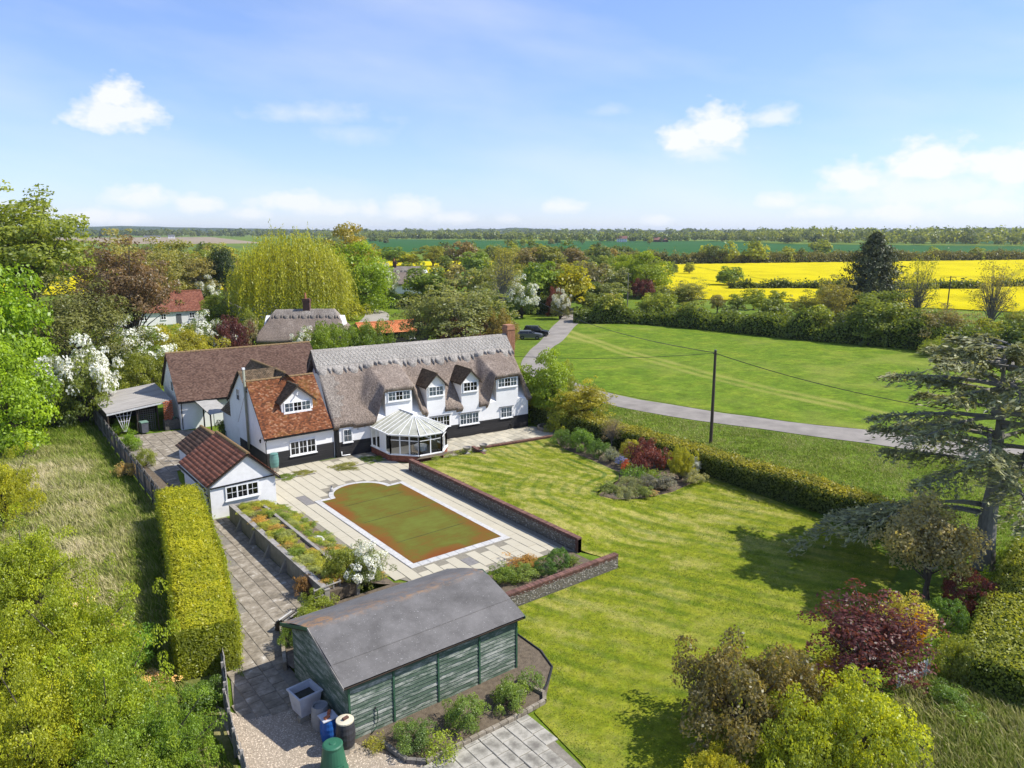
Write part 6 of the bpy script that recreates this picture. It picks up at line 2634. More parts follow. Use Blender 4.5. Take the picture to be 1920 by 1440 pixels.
def proto_tree(key, seed, ncl, nleaf, size, c=(0, 0, 6.2), rad=(3.6, 3.6, 3.6), clr=1.1, inner=.3, zmin=-.6, trunk=.32, nl=16, mat="leaf", bark="bark", lump=.18, aspect=.62, twigs=0, start=(.25, .65), th=None):
    rnd = np.random.default_rng(seed)
    P, Nn, C = crown_pts(rnd, ncl, nleaf, c, rad, clr, inner, zmin, lump)
    P[:, 2] = np.maximum(P[:, 2], .12)
    V, F, L = cards(P, Nn, size, .55, aspect, rnd=rnd)
    L = .5 * L + .5 * TONE
    me = np_mesh("crown", V, F, L)
    me.materials.append(MATS[mat])
    tg = C[rnd.choice(len(C), min(nl + twigs, len(C)), replace=False)]
    tr = limbs("trunk", rnd, th or c[2] * .95, trunk, tg, start, 5, bark)
    PROTO[key] = (tr, me)


# full-size trees are modelled 10 m high and about 4 m in radius, then scaled
proto_tree("round_a", 1, 120, 15000, .30)
proto_tree("round_b", 2, 95, 13000, .32, lump=.28, clr=1.2)
proto_tree("oval", 3, 110, 13000, .30, c=(0, 0, 5.6), rad=(3.0, 3.0, 4.3))
proto_tree("loose_a", 4, 260, 15000, .24, clr=.62, inner=.2, nl=60, lump=.3, trunk=.26, aspect=.55)
proto_tree("loose_b", 5, 240, 13000, .25, clr=.58, inner=.15, nl=70, lump=.3, trunk=.24, c=(0, 0, 6.0), rad=(3.7, 3.7, 3.8))
proto_tree("twiggy", 6, 200, 3600, .17, clr=.55, inner=.1, nl=130, trunk=.2, c=(0, 0, 6.0), rad=(3.2, 3.2, 4.0), bark="bark_grey", start=(.4, .9))
proto_tree("yew", 7, 130, 16000, .24, c=(0, 0, 4.8), rad=(3.9, 3.9, 4.9), zmin=-.9, mat="needle", clr=1.0, aspect=.45)
proto_tree("bushy", 8, 130, 14000, .30, c=(0, 0, 4.9), rad=(3.6, 3.6, 4.9), zmin=-.95, lump=.22, nl=20)
proto_tree("thicket", 9, 220, 9000, .24, clr=.6, inner=.1, c=(0, 0, 5.0), rad=(3.5, 3.5, 4.8), zmin=-.95, nl=110, trunk=.16, bark="bark_grey", lump=.28)
for i_ in range(3):
    proto_tree(f"far_{i_}", 20 + i_, 22, 520, 1.25, clr=1.7, nl=3, c=(0, 0, 5.2), rad=(3.2, 3.2, 3.9), zmin=-.9, lump=.25, trunk=.3)
proto_tree("mid_a", 24, 60, 3200, .62, clr=1.25, nl=8, c=(0, 0, 5.4), rad=(3.5, 3.5, 4.2), zmin=-.85, lump=.25)
proto_tree("mid_b", 25, 60, 2600, .55, clr=1.0, nl=30, c=(0, 0, 5.6), rad=(3.4, 3.4, 4.2), zmin=-.8, lump=.3)


def proto_shrub(key, seed, ncl, nleaf, size, rad=(1, 1, .62), c=(0, 0, .55), clr=.26, mat="leaf", nst=14, zmin=-.7, aspect=.6, bark="bark", inner=.3, lump=.15, jit=.75):
    """shrubs are modelled about 1.2 m high and 1 m in radius"""
    rnd = np.random.default_rng(seed)
    P, Nn, C = crown_pts(rnd, ncl, nleaf, c, rad, clr, inner, zmin, lump)
    P[:, 2] = np.abs(P[:, 2] - .03) + .03
    V, F, L = cards(P, Nn, size, jit, aspect, rnd=rnd)
    L = .45 * L + .55 * TONE
    me = np_mesh("foliage", V, F, L)
    me.materials.append(MATS[mat])
    tg = C[rnd.choice(len(C), min(nst, len(C)), replace=False)]
    mb = MB()
    for t_ in tg:
        a = rnd.uniform(0, 6.28)
        s = (.1 * math.cos(a), .1 * math.sin(a), 0)
        mb.tube([s, ((s[0] + t_[0]) * .4, (s[1] + t_[1]) * .4, t_[2] * .6 + .02), tuple(t_)], [.022, .015, .006], 4, cap=False)
    st = bpy.data.meshes.new("stems")
    st.from_pydata(mb.v, [], mb.f)
    st.materials.append(MATS[bark])
    PROTO[key] = (st, me)


proto_shrub("dome_a", 31, 70, 6500, .075)
proto_shrub("dome_b", 32, 55, 6000, .085, lump=.25, clr=.3)
proto_shrub("tight", 33, 160, 9500, .055, clr=.15, inner=.8, lump=.05, jit=.5)
proto_shrub("open", 34, 80, 3200, .085, clr=.2, inner=.15, nst=50, lump=.3)
proto_shrub("big_a", 35, 170, 17000, .05, clr=.17, lump=.22, nst=30)
proto_shrub("big_b", 36, 150, 15000, .055, clr=.18, lump=.28, nst=30)
proto_shrub("wild", 40, 260, 30000, .036, clr=.15, lump=.28, nst=60, inner=.25)
proto_shrub("herb", 37, 40, 900, .16, rad=(1, 1, .5), c=(0, 0, .4), clr=.35, aspect=.35, nst=6)
proto_shrub("hawthorn", 38, 120, 12000, .06, clr=.2, lump=.25, nst=30, rad=(1, 1, .8), c=(0, 0, .72))
# blossom laid over the hawthorn's outer shell
rnd = np.random.default_rng(39)
P, Nn, C = crown_pts(rnd, 60, 4200, (0, 0, .75), (1.03, 1.03, .82), .2, .85, -.2, .22)
V, F, L = cards(P, Nn, .075, .5, .85, rnd=rnd)
BLOSSOM = np_mesh("blossom", V, F, L)
BLOSSOM.materials.append(MATS["petal"])


def plant(name, label, cat, key, loc, h, r, color, group=None, blossom=None, rz=None, parts=("trunk", "crown")):
    o = thing(name, label, cat, loc, rz if rz is not None else random.uniform(0, 6.28), group)
    st, fo = PROTO[key]
    shrub = key in ("dome_a", "dome_b", "tight", "open", "big_a", "big_b", "wild", "herb", "hawthorn")
    sz = h / (1.25 if shrub and key != "hawthorn" else (1.55 if shrub else 10.0))
    sx = r / (1.08 if shrub else 3.9)
    nm = ("stems", "foliage") if shrub else parts
    a = link(nm[0], st, None, o)
    b_ = link(nm[1], fo, None, o)
    b_.color = (*color, 1)
    a.scale = b_.scale = (sx, sx, sz)
    if blossom:
        c = link("blossom", BLOSSOM, None, o)
        c.color = (*blossom, 1)
        c.scale = (sx, sx, sz)
    return o


# ------------------------------------------------------------------ weeping willow
def make_willow(loc, h, r, color):
    rnd = np.random.default_rng(51)
    o = thing("willow_tree", "big yellow-green weeping willow with hanging strands", "tree", loc)
    parts = []
    n = 3000
    d = sphere_dirs(n, rnd, -.05)
    k = 1 + .10 * np.sin(4 * np.arctan2(d[:, 1], d[:, 0])) + .08 * rnd.normal(size=n)
    q = rnd.uniform(.45, 1, n) ** .5
    S = np.stack([d[:, 0] * r * q * k, d[:, 1] * r * q * k, h * .46 + d[:, 2] * h * .52 * q * k], 1)
    ln = np.minimum(S[:, 2] * rnd.uniform(.25, .95, n), h * .6)
    m = 18
    f = np.linspace(0, 1, m)
    outw = unit(np.stack([d[:, 0], d[:, 1], 0 * d[:, 0]], 1))
    P = S[:, None, :] + outw[:, None, :] * (f * (1 - .4 * f) * .9)[None, :, None]
    P[:, :, 2] -= (f ** 1.4)[None, :] * ln[:, None]
    P = P + rnd.normal(size=P.shape) * .10
    P = P.reshape(-1, 3)
    tang = np.tile(np.array([0, 0, -1.0]), (len(P), 1)) + np.repeat(outw, m, 0) * .25
    V, F, L = cards(P, np.repeat(outw, m, 0), .48, .6, .38, tang, rnd=rnd)
    L = np.clip(np.repeat(rnd.random(n), m) * .6 + L * .4, 0, 1)
    me = np_mesh("crown", V, F, L)
    me.materials.append(MATS["leaf"])
    c = link("crown", me, None, o)
    c.color = (*color, 1)
    tg = S[rnd.choice(n, 60, replace=False)]
    link("trunk", limbs("trunk", rnd, h * .5, .5, tg, (.5, .95)), None, o)


make_willow((55.0, 139.5, 0), 18.2, 11.6, (.20, .215, .028))


# ------------------------------------------------------------------ dark conifer
def make_conifer(loc, h, r, color, label):
    rnd = np.random.default_rng(52)
    o = thing("conifer_tree", label, "tree", loc)
    n = 620
    z = h * (.04 + .94 * rnd.random(n) ** 1.15)
    a = rnd.uniform(0, 2 * math.pi, n)
    prof = np.sin(np.clip((1 - z / h), 0, 1) ** .9 * math.pi * .54)
    R_ = r * np.clip(prof, .03, 1.05) * (1 + .16 * rnd.normal(size=n))
    m = 34
    f = rnd.uniform(.35, 1, (n, m))
    P = np.stack([np.cos(a)[:, None] * R_[:, None] * f, np.sin(a)[:, None] * R_[:, None] * f, z[:, None] + R_[:, None] * (.42 * f - .1) + 0 * f], -1)
    P += rnd.normal(size=P.shape) * (.20 + .12 * R_[:, None, None] / r)
    P[:, :, 2] = np.maximum(P[:, :, 2], .2)
    tang = np.stack([np.cos(a), np.sin(a), .75 + 0 * a], 1)
    V, F, L = cards(P.reshape(-1, 3), np.repeat(np.stack([np.cos(a), np.sin(a), .5 + 0 * a], 1), m, 0), .62, .5, .36, np.repeat(tang, m, 0), rnd=rnd)
    me = np_mesh("crown", V, F, L)
    me.materials.append(MATS["needle"])
    c = link("crown", me, None, o)
    c.color = (*color, 1)
    mb = MB()
    mb.tube([(0, 0, 0), (.1, 0, h * .5), (0, .1, h * .96)], [.45, .3, .04], 8)
    mb.build("trunk", "bark", o)


make_conifer((148.0, 74.0, 0), 17.6, 6.6, (.045, .052, .024), "tall dark conifer rising above the field hedge")


# ------------------------------------------------------------------ cedar with layered drooping branches
def make_cedar(loc, label):
    rnd = np.random.default_rng(53)
    o = thing("cedar_tree", label, "tree", loc)
    mb = MB()
    # leaning trunk that forks
    trunk = [(0, 0, -.2), (.1, .1, 1.5), (.35, .2, 3.0), (.55, .2, 4.4), (.7, .3, 6.5), (.8, .4, 8.6), (.7, .6, 11.6)]
    mb.tube(trunk, [.62, .50, .44, .36, .27, .20, .06], 10)
    mb.tube([(.45, .2, 3.6), (1.5, -.3, 4.8), (2.6, -.6, 6.5), (3.2, -.7, 9.0)], [.36, .30, .22, .06], 8)
    P, T, Nn = [], [], []
    # view from the lawn side: -x and +y tips reach furthest; branches at all azimuths
    br = []
    lay = [(2.6, 1, 8.4), (5.4, 6, 6.2), (6.9, 6, 6.4), (7.8, 4, 6.0), (8.5, 7, 5.9), (9.8, 8, 5.3), (11.0, 8, 4.4), (11.9, 7, 3.0)]
    for z, nb_, L in lay:
        a0 = rnd.uniform(0, 6.28)
        for k_ in range(nb_):
            a = a0 + 2 * math.pi * k_ / nb_ + rnd.normal() * .2
            if nb_ == 1:
                a = math.radians(128)
            br.append((z + rnd.normal() * .25, a, L * rnd.uniform(.7, 1.12)))
    br += [(2.9, math.radians(112), 7.6), (3.3, math.radians(146), 7.8), (3.2, math.radians(130), 6.4)]
    for z, a, L in br:
        f0 = np.interp(z, [0, 3, 12], [0, .35, .75])
        base = np.array([f0, .2 + .2 * z / 12, z])
        d = np.array([math.cos(a), math.sin(a), 0])
        side = np.array([-d[1], d[0], 0])
        rise = rnd.uniform(.06, .22) if z > 4 else rnd.uniform(.16, .28)
        droop = rnd.uniform(.02, .035) if z > 4 else .05
        n = 14
        t = np.linspace(0, 1, n)
        C = base + d * (t * L)[:, None] + side * (.25 * L * np.sin(t * 2 + rnd.uniform(-1, 1)) * .35)[:, None]
        C[:, 2] += rise * L * t - droop * (L * t) ** 2
        r0 = .15 * (L / 6) * (.6 if z < 4 else 1)
        mb.tube([tuple(c) for c in C[::2]], list(np.linspace(r0, .02, len(C[::2]))), 5, cap=False)
        # flat fans of twigs
        for i in range(4, n):
            m = 13 if z < 4 else 11
            for s in (-1, 1, rnd.choice((-1.0, 1.0))):
                tl = (.18 + .34 * math.sin(math.pi * (i / n) ** .8)) * L * .55 * rnd.uniform(.6, 1.2)
                if z < 4 and i < 5:
                    continue
                dirn = unit(d * rnd.uniform(.5, 1.0) + side * s * rnd.uniform(.5, 1.1))
                u = np.linspace(.1, 1, m)
                Q = C[i] + dirn * (u * tl)[:, None]
                Q[:, 2] -= .42 * (u ** 2) * tl + .02
                Q += rnd.normal(size=Q.shape) * .06
                P.append(Q)
                T.append(np.tile(dirn + np.array([0, 0, -.25]), (m, 1)))
                Nn.append(np.tile(np.array([0, 0, 1.0]), (m, 1)))
                P.append(Q + rnd.normal(size=Q.shape) * .10 - np.array([0, 0, .05]))
                T.append(np.tile(dirn + np.array([0, 0, -.6]), (m, 1)))
                Nn.append(np.tile(np.array([0, 0, 1.0]), (m, 1)))
    P, T, Nn = np.concatenate(P), np.concatenate(T), np.concatenate(Nn)
    V, F, L = cards(P, Nn, .38, .4, .30, T, rnd=rnd)
    me = np_mesh("crown", V, F, L)
    me.materials.append(MATS["needle"])
    c = link("crown", me, None, o)
    c.color = (.155, .162, .09, 1)
    mb.build("trunk", "bark_grey", o)


make_cedar((43.6, 14.2, 0), "broad old cedar with drooping grey-green branches at the lawn corner")


# ------------------------------------------------------------------ hedges
def hedge(name, label, line, w, h, leaf, density, color, top=None, seed=1, lump=.12, mat="leaf", jit=.7, aspect=.6, wob=.0, batter=.0, cat="hedge", corek=.82, tang_out=False, core="core_dark"):
    """solid core added to block light, with leaves all over its faces"""
    rnd = np.random.default_rng(seed)
    o = thing(name, label, cat, (line[0][0], line[0][1], 0))
    ln = np.array(smooth_line(line, .5)) if len(line) > 2 else np.array([np.array(line[0]) + (np.array(line[1]) - np.array(line[0])) * f for f in np.linspace(0, 1, 30)])
    s = np.r_[0, np.cumsum(np.linalg.norm(np.diff(ln, axis=0), axis=1))]
    Lt = s[-1]

    def at(u):
        x, y = np.interp(u, s, ln[:, 0]), np.interp(u, s, ln[:, 1])
        e = .25
        dx = np.interp(np.minimum(u + e, Lt), s, ln[:, 0]) - np.interp(np.maximum(u - e, 0), s, ln[:, 0])
        dy = np.interp(np.minimum(u + e, Lt), s, ln[:, 1]) - np.interp(np.maximum(u - e, 0), s, ln[:, 1])
        t = unit(np.stack([dx, dy], -1))
        return x, y, t

    def hh(u):
        return h * (1 + wob * 2 * (vnoise(u, 0 * u + seed, .35, seed) - .5) + .4 * wob * (vnoise(u, 0 * u, 1.1, seed + 3) - .5))
    per = 2 * h + w
    nleaf = int(density * Lt * per)
    u = rnd.uniform(0, Lt, nleaf)
    g = rnd.uniform(0, per, nleaf)
    H = hh(u)
    x, y, t = at(u)
    n2 = np.stack([-t[:, 1], t[:, 0]], -1)
    left, right = g < h, g > h + w
    topm = ~(left | right)
    zf = np.where(left, g / h, np.where(right, (g - h - w) / h, 1.0))
    off = np.where(left, w / 2, np.where(right, -w / 2, w / 2 - (g - h)))
    off = off * (1 - batter * zf * (~topm))
    # round the shoulders
    edge = np.clip((np.abs(off) - (w / 2 - .25 * w)) / (.25 * w), 0, 1)
    z = zf * H - np.where(topm, .10 * h * edge ** 2, 0)
    sgn = np.sign(off)
    bul = lump * (vnoise(u, g, 1.1, seed) + vnoise(u, g, 2.7, seed + 1) - 1.0)
    off = off + np.where(topm, 0, sgn * bul)
    z = np.maximum(.03, z + np.where(topm, bul, 0))
    P = np.stack([x + n2[:, 0] * off, y + n2[:, 1] * off, z], 1)
    Nn = np.where(topm[:, None], np.array([0, 0, 1.0]), np.concatenate([n2 * sgn[:, None], np.full((nleaf, 1), .35)], 1))
    P = P + Nn * (rnd.normal(size=(nleaf, 1)) * leaf * .6 + (rnd.random((nleaf, 1)) < .03) * rnd.random((nleaf, 1)) * leaf * 2.2)
    # end faces
    ne = int(density * w * h)
    ends = []
    for e, sg in ((0, -1), (Lt, 1)):
        xe, ye, te = at(np.full(ne, float(e)))
        oo = rnd.uniform(-w / 2, w / 2, ne)
        ends.append((np.stack([xe - te[:, 1] * oo + te[:, 0] * sg * .05, ye + te[:, 0] * oo + te[:, 1] * sg * .05, rnd.uniform(.03, 1, ne) * hh(np.array([e]))[0]], 1), np.concatenate([te * sg, np.full((ne, 1), .3)], 1)))
    P = np.concatenate([P] + [e[0] for e in ends])
    Nn = np.concatenate([Nn] + [e[1] for e in ends])
    topm = np.concatenate([topm, np.zeros(2 * ne, bool)])
    P[:, :2] -= np.array(line[0])
    for nm, sel, cc in (("foliage", ~topm if top is not None else np.ones(len(P), bool), color), ("new_growth", topm, top)):
        if cc is None or not sel.any():
            continue
        V, F, L = cards(P[sel], Nn[sel], leaf, jit, aspect, tang=(Nn[sel] + np.array([0, 0, .5])) if tang_out else None, rnd=rnd)
        Q = P[sel]
        L = np.clip(.45 * L + .65 * (.6 * vnoise(Q[:, 0] + Q[:, 2], Q[:, 1], .9, seed) + .4 * vnoise(Q[:, 0], Q[:, 1] + Q[:, 2], 2.6, seed + 1)) - .05, 0, 1)
        me = np_mesh(nm, V, F, L)
        me.materials.append(MATS[mat])
        f = link(nm, me, None, o)
        f.color = (*cc, 1)
    k = corek
    ns = max(2, int(Lt / .6))
    cv, cf = [], []
    for i in range(ns + 1):
        uu = np.array([Lt * i / ns])
        uu = np.clip(uu, .12, Lt - .12)
        x, y, t = at(uu)
        H1 = hh(uu)[0] * (k + .08)
        for (oo, z) in ((w / 2 * k, .02), (w / 2 * k, H1 * .85), (w / 2 * k * .7, H1), (-w / 2 * k * .7, H1), (-w / 2 * k, H1 * .85), (-w / 2 * k, .02)):
            cv.append((x[0] - t[0, 1] * oo - line[0][0], y[0] + t[0, 0] * oo - line[0][1], z))
    for i in range(ns):
        for j in range(5):
            a = i * 6 + j
            cf.append((a, a + 6, a + 7, a + 1))
    mb = MB()
    mb.add(cv, cf + [(0, 1, 2, 3, 4, 5), tuple(ns * 6 + j for j in (5, 4, 3, 2, 1, 0))])
    mb.build("light_blocking_core", core, o)  # solid body added inside the leaves so that light does not pass through
    return o


hedge("conifer_hedge", "thick clipped lime-green conifer hedge beside the stone path", [(10.72, 48.2), (9.9, 43.0), (8.6, 36.0), (7.2, 29.6)], 2.35, 2.25, .13, 420, (.13, .155, .012), (.205, .215, .014), 61, .10, "leaf", .42, .40, corek=.90, tang_out=True, core="core_lime")
hedge("beech_hedge", "long clipped garden hedge with yellow and coppery new growth along its top", [(44.9, 56.5), (44.9, 49.0), (45.0, 40.0), (44.9, 31.0), (44.8, 24.5), (44.3, 18.5)], 2.1, 1.75, .15, 150, (.05, .07, .016), (.18, .175, .03), 62, .16, wob=.05)
hedge("field_hedge", "tall rough hedge along the lane and meadow edge", [(101.5, 110.5), (107.0, 105.5), (111.5, 99.5), (114.5, 85.3), (116.5, 68.3), (120.5, 52.8), (118.0, 30.0), (115, 10)], 4.2, 3.3, .40, 28, (.085, .115, .022), None, 63, .75, "leaf", .8, .6, wob=.5)
hedge("clipped_hedge", "dark clipped hedge in front of the far thatched house", [(85.5, 168.0), (104.0, 152.5)], 2.5, 2.4, .4, 22, (.045, .065, .014), (.07, .10, .018), 64, .12)
hedge("lane_hedge", "big dark evergreen hedge block at the lane bend", [(98.5, 134.0), (110.5, 122.5)], 4.5, 4.2, .4, 24, (.05, .075, .018), (.075, .10, .022), 65, .25, wob=.12)
hedge("mixed_hedge", "low clipped hedge of mixed green and gold behind the purple berberis", [(31.0, 9.0), (35.0, 10.0), (40.4, 11.2), (46.0, 12.2)], 2.6, 1.5, .12, 190, (.09, .12, .02), (.17, .19, .03), 66, .10)
hedge("field_hedgerow", "dark low hedgerow strip crossing the yellow rape field", [(190, 138), (205, 128), (225, 108), (250, 92)], 3.0, 2.6, .7, 8, (.07, .09, .02), None, 67, .5, wob=.3)
hedge("field_hedgerow", "thin hedgerow line along the rape field's right-hand end", [(262, 92), (300, 70), (345, 45), (380, 20)], 3.0, 2.4, .8, 6, (.075, .09, .022), None, 68, .5, wob=.35)
hedge("field_hedgerow", "long brown and green hedgerow between the rape and the dark wheat", [(292, 282), (345, 250), (400, 226), (470, 198), (560, 160)], 6.0, 5.0, 1.0, 6, (.10, .10, .035), None, 69, .8, wob=.5)
hedge("field_hedgerow", "hedgerow between the northern rape field and the wheat", [(230, 372), (262, 356), (300, 345), (345, 320)], 6.0, 6.0, 1.0, 6, (.085, .11, .03), None, 70, .8, wob=.5)
